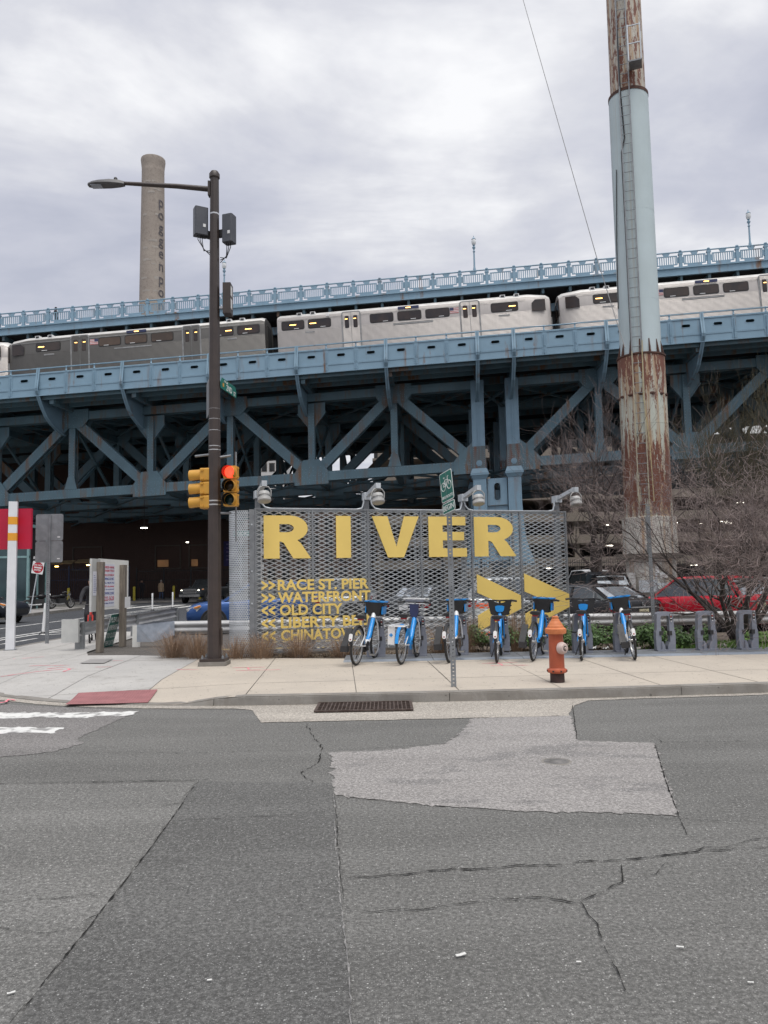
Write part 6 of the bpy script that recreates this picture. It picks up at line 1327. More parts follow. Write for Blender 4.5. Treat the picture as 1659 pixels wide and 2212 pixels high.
# ================================================================== PEOPLE
def person(label, loc, rz, J, mats_z, name='person', scale=1., kids_=None):
    """J: joints; one continuous skin. mats_z: [(zmin, material)] from the top down"""
    P = dict(pelvis=(0, 0, .95), waist=(0, 0, 1.08), chest=(0, .01, 1.32), neck=(0, 0, 1.49), headb=(0, .02, 1.56), head=(0, .03, 1.66), crown=(0, .02, 1.745),
             hipl=(.09, 0, .92), kneel=(.10, .03, .50), anklel=(.10, -.02, .09), toel=(.11, .14, .035), hipr=(-.09, 0, .92), kneer=(-.10, .03, .50), ankler=(-.10, -.02, .09), toer=(-.11, .14, .035),
             shl=(.17, 0, 1.42), ell=(.23, -.03, 1.14), wrl=(.24, .03, .90), hal=(.24, .05, .80), shr=(-.17, 0, 1.42), elr=(-.23, -.03, 1.14), wrr=(-.24, .03, .90), har=(-.24, .05, .80))
    P.update(J); R = dict(pelvis=.15, waist=.13, chest=.165, neck=.055, headb=.07, head=.098, crown=.06, hipl=.09, kneel=.062, anklel=.045, toel=.04, hipr=.09, kneer=.062, ankler=.045, toer=.04, shl=.075, ell=.05, wrl=.034, hal=.035, shr=.075, elr=.05, wrr=.034, har=.035)
    ks = list(P); ed = [('pelvis', 'waist'), ('waist', 'chest'), ('chest', 'neck'), ('neck', 'headb'), ('headb', 'head'), ('head', 'crown'), ('pelvis', 'hipl'), ('hipl', 'kneel'), ('kneel', 'anklel'), ('anklel', 'toel'), ('pelvis', 'hipr'), ('hipr', 'kneer'), ('kneer', 'ankler'), ('ankler', 'toer'), ('chest', 'shl'), ('shl', 'ell'), ('ell', 'wrl'), ('wrl', 'hal'), ('chest', 'shr'), ('shr', 'elr'), ('elr', 'wrr'), ('wrr', 'har')]
    me = bpy.data.meshes.new('body'); me.from_pydata([P[k] for k in ks], [(ks.index(a), ks.index(b)) for a, b in ed], [])
    o = bpy.data.objects.new('tmp', me); COL.objects.link(o); sk = o.modifiers.new('s', 'SKIN'); ss = o.modifiers.new('u', 'SUBSURF'); ss.levels = 2; ss.render_levels = 2
    lay = me.skin_vertices[0].data if len(me.skin_vertices) else None
    if lay:
        for i, k in enumerate(ks): lay[i].radius = (R[k], R[k] * (.72 if k in ('chest', 'waist', 'pelvis') else 1.)); lay[i].use_root = k == 'pelvis'
    bpy.context.view_layer.update(); dg = bpy.context.evaluated_depsgraph_get(); me2 = bpy.data.meshes.new_from_object(o.evaluated_get(dg)); bpy.data.objects.remove(o)
    me2.name = 'body'; me2.materials.clear()
    for m_ in dict.fromkeys(m for _, m in mats_z): me2.materials.append(m_)
    order = list(dict.fromkeys(m for _, m in mats_z))
    for p in me2.polygons:
        z = p.center.z; p.use_smooth = True
        for zm, m_ in mats_z:
            if z >= zm: p.material_index = order.index(m_); break
    r_ = E(name, label, 'person', loc, rz); r_.scale = (scale,) * 3; link('body', me2, r_); return r_
m_skin = mat('skin', (.42, .25, .18), r=.6); m_hairg = mat('grey_hair', (.30, .27, .24), r=.8); m_tan = mat('tan_coat', (.40, .29, .19), (.34, .24, .15), r=.85, ns=8); m_jean = mat('jeans', (.06, .10, .19), (.05, .08, .15), r=.85, ns=10); m_blkc = mat('black_cloth', (.018, .018, .022), (.03, .03, .035), r=.9, ns=8); m_shoe = mat('pale_shoes', (.45, .43, .42), r=.7)
pt = person('person in a tan coat and blue jeans walking away under the bridge', (-19.75, 67.9, .13), 0, dict(kneel=(.10, .10, .52), anklel=(.10, .12, .12), toel=(.1, .26, .05), kneer=(-.09, .03, .5), ankler=(-.09, -.16, .10), toer=(-.1, -.03, .04)), [(1.62, m_hairg), (1.50, m_skin), (.72, m_tan), (.10, m_jean), (-1, m_shoe)], scale=.98)
MB().lathe([(.16, 1.45), (.205, 1.30), (.20, 1.05), (.235, .72), (.22, .715)], n=16).build('coat', m_tan, pt, True)
MB().sph((0, .0, 1.68), (.10, .105, .10), 12, 8).build('hair', m_hairg, pt, True)
pd_ = person('person in black clothes standing by the blue fence under the bridge', (-21.6, 68.4, .13), rad(170), dict(ell=(.24, .06, 1.16), wrl=(.10, .22, 1.12), hal=(.02, .26, 1.12)), [(1.66, m_blkc), (1.50, m_skin), (.08, m_blkc), (-1, m_shoe)], scale=1.03); MB().sph((0, -.01, 1.69), (.102, .105, .095), 12, 8).build('hair', m_blkc, pd_, True)
pw = person('person in dark clothes walking along the bridge walkway', tuple(B((-28.55, 8.0, 24.5))), rad(-95), dict(kneel=(.10, .16, .54), anklel=(.10, .12, .14), toel=(.1, .26, .1), kneer=(-.09, .0, .5), ankler=(-.09, -.26, .14), toer=(-.1, -.14, .05)), [(1.64, m_blkc), (1.52, m_skin), (.08, m_blkc), (-1, m_shoe)], scale=1.08); MB().sph((0, -.01, 1.69), (.102, .105, .095), 12, 8).build('hair', m_blkc, pw, True)
# cyclist waiting behind the notice board
m_rfr = mat('bike_red', (.62, .035, .02), (.5, .03, .02), r=.4, coat=.4)
rb = E('bicycle', 'red bicycle with black wheels behind the notice board', 'bicycle', (-7.82, 20.6, .12), rad(-72)); add_wheel(rb, 0, WR); add_wheel(rb, 1.02, WR)
for nm, pts, r_ in (('top_tube', [(.30, 0, .80), (.84, 0, .82)], .018), ('down_tube', [(.86, 0, .74), (.43, 0, .28)], .022), ('seat_tube', [(.43, 0, .28), (.28, 0, .86)], .018), ('head_tube', [(.88, 0, .70), (.83, 0, .92)], .024), ('chain_stay', [(.43, .05, .28), (0, .06, WR)], .012), ('seat_stay', [(.30, .03, .78), (0, .06, WR)], .012), ('fork_blade', [(.88, .05, .70), (1.02, .055, WR)], .018), ('fork_blade', [(.88, -.05, .70), (1.02, -.055, WR)], .018)): MB().tube(pts, r_, 8).build(nm, m_rfr, rb, True)
MB().tube([(.80, .28, .98), (.84, .0, .95), (.80, -.28, .98)], .014, 6).build('handlebar', m_blk, rb, True); MB().sph((.24, 0, .92), (.13, .07, .03), 10, 6).build('saddle', m_blk, rb, True)
MB().bb(.38, .48, -.1, -.07, .20, .36).build('chain_ring', m_blk, rb)
cy = person('cyclist in dark clothes sitting on the red bicycle behind the notice board', (-7.76, 20.40, .12), rad(198), dict(pelvis=(0, 0, .95), waist=(0, .08, 1.07), chest=(0, .20, 1.27), neck=(0, .28, 1.42), headb=(0, .31, 1.48), head=(0, .34, 1.57), crown=(0, .33, 1.65), shl=(.17, .22, 1.36), shr=(-.17, .22, 1.36), ell=(.24, .38, 1.16), elr=(-.24, .38, 1.16), wrl=(.24, .56, 1.02), wrr=(-.24, .56, 1.02), hal=(.23, .62, 1.0), har=(-.23, .62, 1.0), kneel=(.11, .36, .72), anklel=(.11, .20, .32), toel=(.11, .34, .26), kneer=(-.11, .22, .52), ankler=(-.13, .10, .09), toer=(-.14, .24, .04)), [(1.56, m_blkc), (1.44, m_skin), (.10, m_blkc), (-1, m_blkc)])
# ================================================================== RUSTED COLUMN (tall sign support)
def colmat(name, c, c2, bands, thr=.60, sx=2.2, sz=.22, rust=(.13, .042, .025), drip=(.36, .20, .09), dthr=.56):
    """painted steel tube: rust scabs whose frequency follows the given height bands, with tan run-off below"""
    mm, t, b, P = base(name); sp = N(t, 'ShaderNodeSeparateXYZ'); L(t, P, sp.inputs[0])
    zz = mth(t, 'DIVIDE', sp.outputs[2], 45.)
    bias = ramp(t, [(z / 45., v) for z, v in bands], zz)
    col = mixc(t, ramp(t, [(.3, 0.), (.7, 1.)], noise(t, P, .7, 5)), c, c2)
    s1 = noise(t, mapv(t, P, (sx, sx, sz)), 2.2, 7, .68, .1); s2 = noise(t, mapv(t, P, (sx * 1.3, sx * 1.3, sz * .35), (5, 3, 1)), 1.8, 6, .6)
    s3 = noise(t, mapv(t, P, (3., 3., 1.1)), 3., 7, .75)
    dm = ramp(t, [(dthr, 0.), (dthr + .14, 1.)], mth(t, 'ADD', s2, mth(t, 'MULTIPLY', bias, .10)))
    col = mixc(t, mth(t, 'MULTIPLY', dm, .8), col, drip)
    rm = ramp(t, [(thr, 0.), (thr + .025, 1.)], mth(t, 'ADD', mth(t, 'ADD', mth(t, 'MULTIPLY', s1, .6), mth(t, 'MULTIPLY', s3, .4)), mth(t, 'MULTIPLY', bias, .16)))
    rc = mixc(t, noise(t, P, 6., 5), rust, (.21, .085, .055)); L(t, mixc(t, rm, col, rc), b.inputs['Base Color']); b.inputs['Roughness'].default_value = .62
    bump(t, b, mth(t, 'ADD', mth(t, 'MULTIPLY', rm, -.6), mth(t, 'MULTIPLY', noise(t, P, 12., 5), .4)), .3, .02); return mm
m_pl = colmat('column_lower', (.52, .55, .48), (.44, .47, .42), [(0, .3), (3.5, .35), (4.6, .95), (6.6, .95), (7.6, .35), (8.6, .25), (9.2, .55), (10.7, 1.0)], dthr=.50)
m_pm = colmat('column_middle', (.50, .59, .62), (.44, .52, .54), [(0, 0.), (45, 0.)], thr=.80, dthr=.60, sz=.03, drip=(.34, .27, .17))
m_pt = colmat('column_upper', (.52, .50, .44), (.42, .40, .35), [(0, .55), (24, .65), (30, .45), (45, .5)], thr=.60, sx=3., sz=.5, dthr=.52)
m_pbase = colmat('column_plinth', (.58, .56, .51), (.50, .48, .44), [(0, .25), (2.5, .4), (45, .3)], dthr=.54, thr=.70); m_pconc = concrete('column_jacket', (.54, .53, .52), (.44, .43, .42))
m_rsteel = mat('rusted_steel', (.10, .045, .03), (.06, .03, .025), r=.8, ns=6, bp=.3)
PC = V((11.05, 32., 0)); bc = E('support_column', 'very tall rusty pale steel column rising behind the parked cars', 'column', (11.05, 32., -.1), rad(-19))
cz = lambda prof, nm, m, n=40: MB().lathe(prof, (0, 0, .1), n=n).build(nm, m, bc, 50)
me = MB().lathe([(1.0, -.2), (1.0, 2.2)], (0, 0, .1), n=40, cap=True).build('plinth', m_pbase, bc, 50); cz([(1.10, 2.42), (1.09, 3.9), (.97, 3.93)], 'concrete_jacket', m_pbase); MB().bb(-1.35, 1.2, -1.16, 1.16, 2.32, 2.50).build('beam_collar', mat('old_beam', (.12, .10, .085), (.08, .07, .06), r=.8, ns=4), bc)
cz([(.97, 2.4), (.96, 7.0), (.96, 10.72)], 'lower_tube', m_pl); cz([(.96, 10.66), (1.0, 10.68), (1.0, 10.74), (.80, 10.745)], 'collar_ring', m_rsteel); cz([(.845, 10.72), (.825, 22.4)], 'middle_tube', m_pm); cz([(.84, 22.28), (.845, 22.42), (.72, 22.43)], 'collar_ring', m_rsteel); cz([(.735, 22.42), (.70, 42)], 'upper_tube', m_pt)
for z in (13.1, 17.0): cz([(.843 - .0018 * (z - 10.7), z), (.850 - .0018 * (z - 10.7), z + .01), (.843 - .0018 * (z - 10.7), z + .02)], 'weld_seam', m_pm)
cz([(.962, 7.78), (.968, 7.79), (.962, 7.80)], 'weld_seam', m_pl)
for i in range(14):
    a = rad(i * 360 / 14 + 10); d = V((math.cos(a), math.sin(a), 0)); t_ = V((-d.y, d.x, 0))
    MB().prism([(.83, 10.845), (.965, 10.845), (.83, 11.5)], (0, 0, 0), d, (0, 0, 1), t_ * .05).build('gusset_fin', m_rsteel, bc)
    MB().sph((d.x * .955, d.y * .955, 9.1), (.13 if abs(d.y) > .5 else .06, .06 if abs(d.y) > .5 else .13, .07), 8, 5).build('access_port', m_rsteel, bc)
ldy = lambda z: -(1.04 if z < 10.8 else .93 if z < 22.4 else .82)
for zs, ze in ((4.3, 10.9), (10.9, 22.5), (22.5, 40)):
    for x in (-.34, .06): MB().bar((x, ldy(zs + .1), zs), (x, ldy(zs + .1), ze), .05, .05, (0, 1, 0)).build('ladder_stile', m_galv_d if zs > 10 else mat('ladder_cream', (.42, .38, .28), r=.7), bc)
    rg = MB().tube([(-.34, 0, 0), (.06, 0, 0)], .016, 5).mesh('rung', m_galv_d)
    for i in range(int((ze - zs) / .42)): link('rung', rg, bc, (0, ldy(zs + .1), zs + .2 + i * .42))
MB().tube([(-.36, -.90, 11.2), (-.36, -.88, 16), (-.37, -.88, 19.6), (-.22, -.90, 20.2), (-.30, -.88, 22.2), (-.32, -.80, 26), (-.32, -.78, 40)], .035, 6).build('feed_cable', m_blk, bc, True); MB().tube([(-.62, -.62, 19), (-.75, -.45, 16), (-.82, -.3, 13)], .02, 5).build('feed_cable', m_blk, bc, True)
MB().tube([(.08, -1.06, 11.3), (.02, -1.05, 9), (.18, -1.05, 7), (.24, -1.05, 4.6)], .02, 5).build('rope', mat('rope', (.50, .42, .24), r=.9), bc, True)
MB().tube([(.02 + .1 * math.cos(i * .5), -1.06, 4.1 + .14 * math.sin(i * .5)) for i in range(13)], .03, 5, closed=True).build('rope_coil', MATS['rope'], bc, True)
pf = MB().bb(.1, .62, -1.35, -.72, 23.25, 23.31).build('platform', m_galv_d, bc)
for x in (.1, .60): MB().bar((x, -1.33, 23.3), (x, -1.33, 24.9), .05, .05).build('platform_post', m_galv, bc); MB().bar((x, -1.33, 24.05), (x, -.7, 24.05), .04, .04).build('platform_rail', m_galv, bc)
for z in (24.05, 24.85): MB().bar((.1, -1.33, z), (.6, -1.33, z), .04, .04).build('platform_rail', m_galv, bc)
MB().bb(-1.30, -.62, -1.12, -.62, .1, 1.75).build('side_cabinet', m_pconc, bc)
MB().bb(-.50, .22, -1.14, -.95, .95, 1.45).build('meter_cabinet', m_galv, bc); MB().bb(.22, .62, -1.12, -.80, .95, 1.32).build('meter_box', m_galv, bc); MB().bb(.63, .88, -.95, -.7, .98, 1.30).build('meter_box', m_galv, bc)
for x in (.30, .55): mt = MB().lathe([(.10, 0), (.10, .1), (.08, .13), (0, .135)], (x, -1.12, 1.15), (0, -1, 0), 18).build('meter', m_dgrey, bc, True); MB().lathe([(.075, .132), (.075, .14), (0, .141)], (x, -1.12, 1.15), (0, -1, 0), 18).build('dial', m_sw, mt, True)
MB().bb(.32, .60, -1.04, -.93, 1.52, 1.75).build('warning_plate', m_wht, bc); MB().bb(.16, .30, -1.04, -.96, 1.72, 1.98).build('warning_plate', m_wht, bc); MB().bb(.15, .22, -1.05, -.98, 1.48, 1.68).build('junction_box', m_galv, bc)
gw_ = E('guy_wire', 'thin guy wire slanting down to the tall rusty column', 'wire', tuple(D(1350, 752, 31.0))); mb = MB(); mb.tube([D(1350, 752, 31.0), D(1290, 560, 33.2), D(1130, 0, 40.5), D(1000, -470, 47)], .018, 5); mb.build('cable', m_dgrey, gw_, wp=True)
# ================================================================== SMOKESTACK
m_stk = concrete('stack_concrete', (.40, .35, .305), (.33, .285, .25), stain=(.10, .085, .075), amt=.52, ns=.35, fine=8.)
ss = E('smokestack', 'tall tan concrete smokestack with flared rim and worn vertical lettering', 'smokestack', (-30.5, 100, 0))
MB().lathe([(1.85, 0), (1.66, 40), (1.48, 57.0), (1.50, 57.15), (1.48, 57.3), (1.50, 57.7), (1.57, 58.3), (1.62, 58.7), (1.60, 58.95), (1.3, 59.0)], n=40).build('shaft', m_stk, ss, 50)
m_pat = concrete('stack_patch', (.46, .42, .38), (.36, .33, .30)); rn = random.Random(3)
for z in (55.3, 53.9, 50.8, 47.2, 46.4, 44.2, 42.2, 40.4): 
    for k in range(2):
        a0 = rn.uniform(-140, -60); vs = []; rr = 1.66 - (z - 40) * .0093
        zz = z + rn.uniform(-.4, .3); hh = rn.uniform(.12, .45); n = 9; w_ = rn.uniform(18, 55)
        for i in range(n): a = rad(a0 + i * w_ / n); q = rr + .012; e = rn.uniform(0, .12); vs += [(q * math.cos(a), q * math.sin(a), zz - hh * rn.uniform(.3, 1)), (q * math.cos(a), q * math.sin(a), zz + e)]
        MB().add(vs, [(2 * i, 2 * i + 1, 2 * i + 3, 2 * i + 2) for i in range(n - 1)]).build('render_patch', m_pat, ss)
m_ltr = mat('stack_letter', (.085, .08, .095), (.14, .125, .12), r=.8, ns=4)
for i, ch in enumerate('poggenpohl'):
    me = text(ch, 1.35 if ch in 'hl' else 1.35, .01, .02, 'CENTER'); z = 51.9 - i * 1.78; rr = 1.66 - (z - 40) * .0093 + .02
    a0 = rad(-30)
    for v in me.vertices: a = a0 + v.co.x / rr; v.co = V(((rr - v.co.y) * math.cos(a), (rr - v.co.y) * math.sin(a), z + v.co.z * 1.05))
    me.materials.clear(); me.materials.append(m_ltr); link('lettering', me, ss)
# ================================================================== BUILDINGS
def brickmat(name, c, c2, mortar):
    mm, t, b, P = base(name); bt = N(t, 'ShaderNodeTexBrick', Scale=1.); bt.inputs['Brick Width'].default_value = .22; bt.inputs['Row Height'].default_value = .075; bt.inputs['Mortar Size'].default_value = .008
    sp = N(t, 'ShaderNodeSeparateXYZ'); L(t, P, sp.inputs[0]); cv = N(t, 'ShaderNodeCombineXYZ'); L(t, mth(t, 'ADD', sp.outputs[0], sp.outputs[1]), cv.inputs[0]); L(t, sp.outputs[2], cv.inputs[1]); L(t, cv.outputs[0], bt.inputs[0])
    bt.inputs['Color1'].default_value = (*c, 1); bt.inputs['Color2'].default_value = (*c2, 1); bt.inputs['Mortar'].default_value = (*mortar, 1)
    L(t, mixc(t, mth(t, 'MULTIPLY', noise(t, P, .5, 5), .6), bt.outputs[0], tuple(x * .5 for x in c)), b.inputs['Base Color']); b.inputs['Roughness'].default_value = .9; return mm
m_brick = brickmat('dark_brick', (.10, .055, .045), (.075, .045, .038), (.09, .075, .065)); m_brickr = brickmat('red_brick', (.20, .07, .055), (.16, .06, .05), (.16, .13, .11)); m_wframe = mat('window_frame', (.10, .085, .07), r=.7); m_bglass = mat('window_glass', (.03, .035, .04), (.05, .05, .05), r=.08, m=.3, ns=.5, rv=.02); m_warm = mat('lit_interior', (.55, .28, .12), (.25, .14, .07), r=.6, ns=.8, emit=.06)
bb_ = E('brick_building', 'dark brick building under the bridge behind the blue fence', 'building', (-32, 84, 0)); f_ = lambda mb, nm, m, s=False, par=None: mb.build(nm, m, par or bb_, s, wp=par is None)
f_(MB().bb(-75, -15.2, 84, 92, -.2, 15.6), 'wall', m_brick); f_(MB().bb(-75, -15.1, 83.9, 92.1, 15.61, 16.0), 'cornice', m_brick); f_(MB().bb(-15.198, -14.4, 83.2, 84.6, -.2, 11.5), 'pier', m_brickr)
f_(MB().bb(-15.3, -14.3, 83.1, 84.7, 2.6, 2.85), 'stone_band', m_pconc)
def bwin(x0, x1, z0, z1, nx, nz, Y=84., m=None, par=None):
    w_ = f_(MB().ring([(x0 - .12, z0 - .12), (x1 + .12, z0 - .12), (x1 + .12, z1 + .12), (x0 - .12, z1 + .12)], [(x0, z0), (x1, z0), (x1, z1), (x0, z1)], (0, Y - .10, 0), (1, 0, 0), (0, 0, 1), (0, .098, 0)), 'window', m_wframe)
    for i in range(nx):
        for j in range(nz):
            a, b, c, d = lerp(x0, x1, i / nx) + .03, lerp(x0, x1, (i + 1) / nx) - .03, lerp(z0, z1, j / nz) + .03, lerp(z0, z1, (j + 1) / nz) - .03
            o = MB().bb(a, b, Y - .05, Y - .03, c, d).build('pane', m or m_bglass, w_); o.matrix_parent_inverse = Matrix.Translation(-V(bb_.location))
for x0, x1, m in ((-25.0, -22.4, m_bglass), (-21.3, -18.6, m_bglass), (-34, -31, m_bglass), (-40, -37, m_bglass), (-46, -43, m_bglass)): bwin(x0, x1, 3.2, 5.6, 4, 3, m=m)
for x0, x1 in ((-25.0, -23.6), (-21.3, -20.4)): f_(MB().bb(x0 + .2, x1, 83.86, 83.88, 3.35, 4.1), 'lit_pane', m_warm)
for x0, x1 in ((-44, -42.4), (-40, -38.4), (-36, -34.4), (-31, -29.4), (-27.5, -25.9), (-23.4, -21.8), (-19.5, -17.9)): bwin(x0, x1, 9.2, 11.6, 2, 3)
f_(MB().bb(-17.6, -16.0, 83.93, 83.99, 3.3, 6.0), 'mural_board', mat('mural_violet', (.05, .035, .16), (.03, .03, .10), r=.7, ns=1.5))
for i in range(5): f_(MB().bb(-17.3, -17.3 + random.uniform(.6, 1.1), 83.905, 83.925, 5.6 - i * .42, 5.75 - i * .42), 'mural_line', mat('mural_pale', (.16, .13, .30), r=.7))
# blue picket fence in front of it
def fence(name, label, p0, p1, h, m, sp, boxed=0., posts=2.4):
    p0, p1 = V(p0), V(p1); d = (p1 - p0); ln = d.length; d = d.normalized(); fe = E(name, label, 'fence', tuple(p0)); fe.rotation_euler = (0, 0, math.atan2(d.y, d.x))
    for z in (.15, h * .62, h - .25): MB().bb(0, ln, -.02, .02, z - .025, z + .025).build('rail', m, fe)
    pk = MB().tube([(0, 0, .05), (0, 0, h - .1), (0, 0, h)], [.016, .016, .002], 4).mesh('picket', m); n = int(ln / sp)
    for i in range(n): link('picket', pk, fe, (sp * (i + .5), 0, 0))
    ps = MB().bb(-.05, .05, -.05, .05, 0, h + .1).mesh('post', m)
    for i in range(int(ln / posts) + 1): link('post', ps, fe, (i * posts, .0, 0))
    return fe
m_fblue = mat('fence_navy', (.012, .018, .05), (.01, .014, .04), r=.5); m_fblk = mat('fence_black', (.012, .012, .014), r=.6)
fence('picket_fence', 'dark blue steel picket fence across the end of the side street', (-34, 64.2, .13), (-22.9, 66.4, .13), 3.0, m_fblue, .15)
fence('picket_fence', 'black steel picket fence behind the pickup truck', (-22.6, 70, .13), (-13.9, 71.5, .13), 2.8, m_fblk, .15)
fence('picket_fence', 'black picket fence behind the parked cars, left of the rusty column', (3.5, 47, -.1), (17., 47.6, -.1), 2.7, m_fblk, .14)
fence('picket_fence', 'black picket fence behind the red SUV, right of the rusty column', (17.1, 47.6, -.1), (31, 46.5, -.1), 2.5, m_fblk, .15)
sol = E('sheet_gate', 'solid dark blue sheet metal gate between the two street end fences', 'gate', (-24.5, 66.0, .13)); MB().bb(-.0, 2.6, 0, .06, .05, 3.0).build('leaf', m_fblue, sol)
for x in (.0, .87, 1.73, 2.55): MB().bb(x, x + .06, -.05, -.002, .05, 3.0).build('rib', m_fblue, sol)
wsn = E('notice_sign', 'small blank white notice on the fence under the bridge', 'sign', (-22.9, 66.15, 2.35)); MB().prism(rrect(.62, .85, .04), (0, 0, 0), (1, 0, 0), (0, 0, 1), (0, .01, 0)).build('panel', m_wht, wsn)
MB().bb(-.04, .04, .012, .05, -2.2, .4).build('post', m_galv_d, wsn)
# lamps under the bridge
m_lampon = mat('lamp_on', (1., .93, .8), emit=5.); m_lampor = mat('lamp_on_amber', (1., .55, .15), emit=9.)
for k, (x, y, Y, m, lb) in enumerate([(311.5, 1139.8, 66, m_lampon, 'lit lamp under the bridge above the brick building'), (123, 1223, 69, m_lampor, 'amber lamp behind the blue fence, left one'), (191, 1220, 69, m_lampor, 'amber lamp behind the blue fence, right one'), (405, 1171, 82.5, m_lampon, 'small wall lamp on the dark brick building')]):
    p = D(x, y, Y); lo = E('wall_lamp', lb, 'lamp', tuple(p), 0, 'lamps under the bridge'); s_ = .26 if k == 0 else .12; MB().box((0, 0, .07), (s_ * 2.4, .3, .12)).build('hood', m_blk, lo); MB().box((0, -.05, -.03), (s_ * 2, .2, .07)).build('tube', m, lo)
    if k in (1, 2):
        MB().box((0, .5, .35), (2.6, .9, .05), Matrix.Rotation(rad(20), 3, 'X')).build('awning', mat('awning_tan', (.30, .22, .12), r=.8), lo)
    if k == 0: MB().bar((0, 0, .13), (0, 0, 3.5), .04, .04).build('hanger', m_blk, lo)
# glass corner building
gl = E('glass_building', 'low teal framed glass corner building behind the crimson panel', 'building', (-26, 47, .15)); m_teal = mat('teal_frame', (.20, .32, .33), (.16, .27, .28), r=.45); m_tglz = mat('teal_glass', (.05, .09, .10), (.03, .05, .06), r=.06, m=.5, ns=.4, rv=.02)
MB().bb(-24, 4.2, .12, 3.2, 0, 5.0).build('core', m_blk, gl); MB().bb(-24.2, 4.3, -.1, 3.3, 5.01, 5.2).build('roof', m_teal, gl)
for x in (-4, -2.2, -.4, 1.4, 3.2, 4.2): MB().bb(x - .07, x + .07, -.06, .11, 0, 5.0).build('mullion', m_teal, gl)
for z in (.1, 3.2, 4.3): MB().bb(-10, 4.27, -.055, .09, z - .06, z + .06).build('transom', m_teal, gl)
for a, b in ((-4, -2.2), (-2.2, -.4), (-.4, 1.4), (1.4, 3.2), (3.2, 4.2)):
    for c, d in ((.1, 3.2), (3.2, 4.3), (4.3, 5.0)): MB().bb(a + .07, b - .07, .0, .02, c + .06, d - .06).build('pane', m_tglz, gl)
for y in (1.2, 2.4): MB().bb(4.21, 4.27, y - .07, y + .07, 0, 5.0).build('mullion', m_teal, gl)
# parking garage
m_tanc = concrete('garage_concrete', (.36, .315, .27), (.30, .265, .23), ns=.3, fine=6.); m_gdark = mat('garage_shade', (.03, .03, .032), (.02, .02, .022), r=.9)
pg = E('parking_garage', 'tan concrete parking garage with open decks beyond the bridge', 'building', (30, 100, -.2)); f2 = lambda mb, nm, m: mb.build(nm, m, pg, wp=True)
for i, z in enumerate((2.75, 5.7, 8.6, 11.5, 14.4, 17.2)):
    f2(MB().bb(-1.5 + (i % 2) * .8, 75, 100, 100.35, z, z + 1.15), 'spandrel', m_tanc); f2(MB().bb(-1.4, 75, 100.36, 118, z - .05, z + .25), 'deck', m_tanc)
for i in range(9): f2(MB().bb(-1 + i * 8.6, -.3 + i * 8.6, 100.4, 101.1, -.2, 17.2), 'pillar', m_tanc)
f2(MB().bb(-1.4, 75, 118, 118.3, -.2, 23.), 'rear_wall_backdrop', m_gdark); rn = random.Random(5); tub = MB().bb(-.45, .45, -.09, .09, -.05, .03).mesh('strip_light', m_lampon)  # dark wall carried above the decks, standing for bridge shade behind the truss
for i in range(15): link('strip_light', tub, pg, (rn.uniform(-24, 22), rn.uniform(2, 9), rn.choice((5.7, 8.6, 11.5, 2.75)) + .06))
# background blocks
def block(name, label, x0, x1, y0, y1, h, m, wins, wm, wf=None):
    o = E(name, label, 'building', ((x0 + x1) / 2, y0, -.2)); c = (x0 + x1) / 2
    MB().bb(x0 - c, x1 - c, 0, y1 - y0, 0, h + .2).build('wall', m, o); MB().bb(x0 - c - .15, x1 - c + .15, -.15, y1 - y0, h + .21, h + .6).build('parapet', m, o); nx, nz, w_, hh = wins
    for i in range(nx):
        for j in range(nz):
            x = lerp(x0 - c, x1 - c, (i + .5) / nx); z = lerp(1.6, h - 1.4, (j + .5) / nz); a = MB().bb(x - w_ / 2 - .1, x + w_ / 2 + .1, -.06, -.002, z - hh / 2 - .1, z + hh / 2 + .1).build('window', wf or m_wframe, o); MB().bb(x - w_ / 2, x + w_ / 2, -.09, -.062, z - hh / 2, z + hh / 2).build('pane', wm, a)
    return o
m_pale = mat('pale_cladding', (.58, .57, .56), (.50, .49, .48), r=.7, ns=.3); m_brn = brickmat('brown_brick', (.13, .085, .07), (.11, .075, .06), (.12, .10, .09))
ap = block('apartment_block', 'pale apartment block with balconies seen under the bridge', -24.2, -19.6, 150, 162, 27, m_pale, (3, 8, .9, 1.5), m_bglass)
for z in (12, 15, 18, 21): bl = MB().bb(2.35, 4.0, 1, 3.5, z - .25, z).build('balcony', m_wframe, ap); MB().bb(2.35, 4.0, .95, 1.0, z + .003, z + 1.1).build('balcony_rail', m_pale, bl)
block('old_building', 'cream stone building beside the apartment block under the bridge', -32, -24.6, 151, 165, 25, mat('cream_stone', (.40, .36, .29), (.34, .30, .24), r=.8, ns=.4), (5, 7, .8, 1.6), m_bglass)
lb_ = block('warehouse', 'low brown brick warehouse behind the lettered screen', -19.2, 1.5, 122, 138, 13.4, m_brn, (9, 4, 1.1, 1.7), m_bglass)
for i in range(10): MB().bar((-8 + i * 1.8, .2, 13.8), (-8.25 + i * 1.8, .2, 14.4), .05, .05).build('wire_bracket', m_blk, lb_)
MB().bar((-8.4, .2, 14.4), (8.4, .2, 14.4), .03, .03).build('wire', m_blk, lb_)
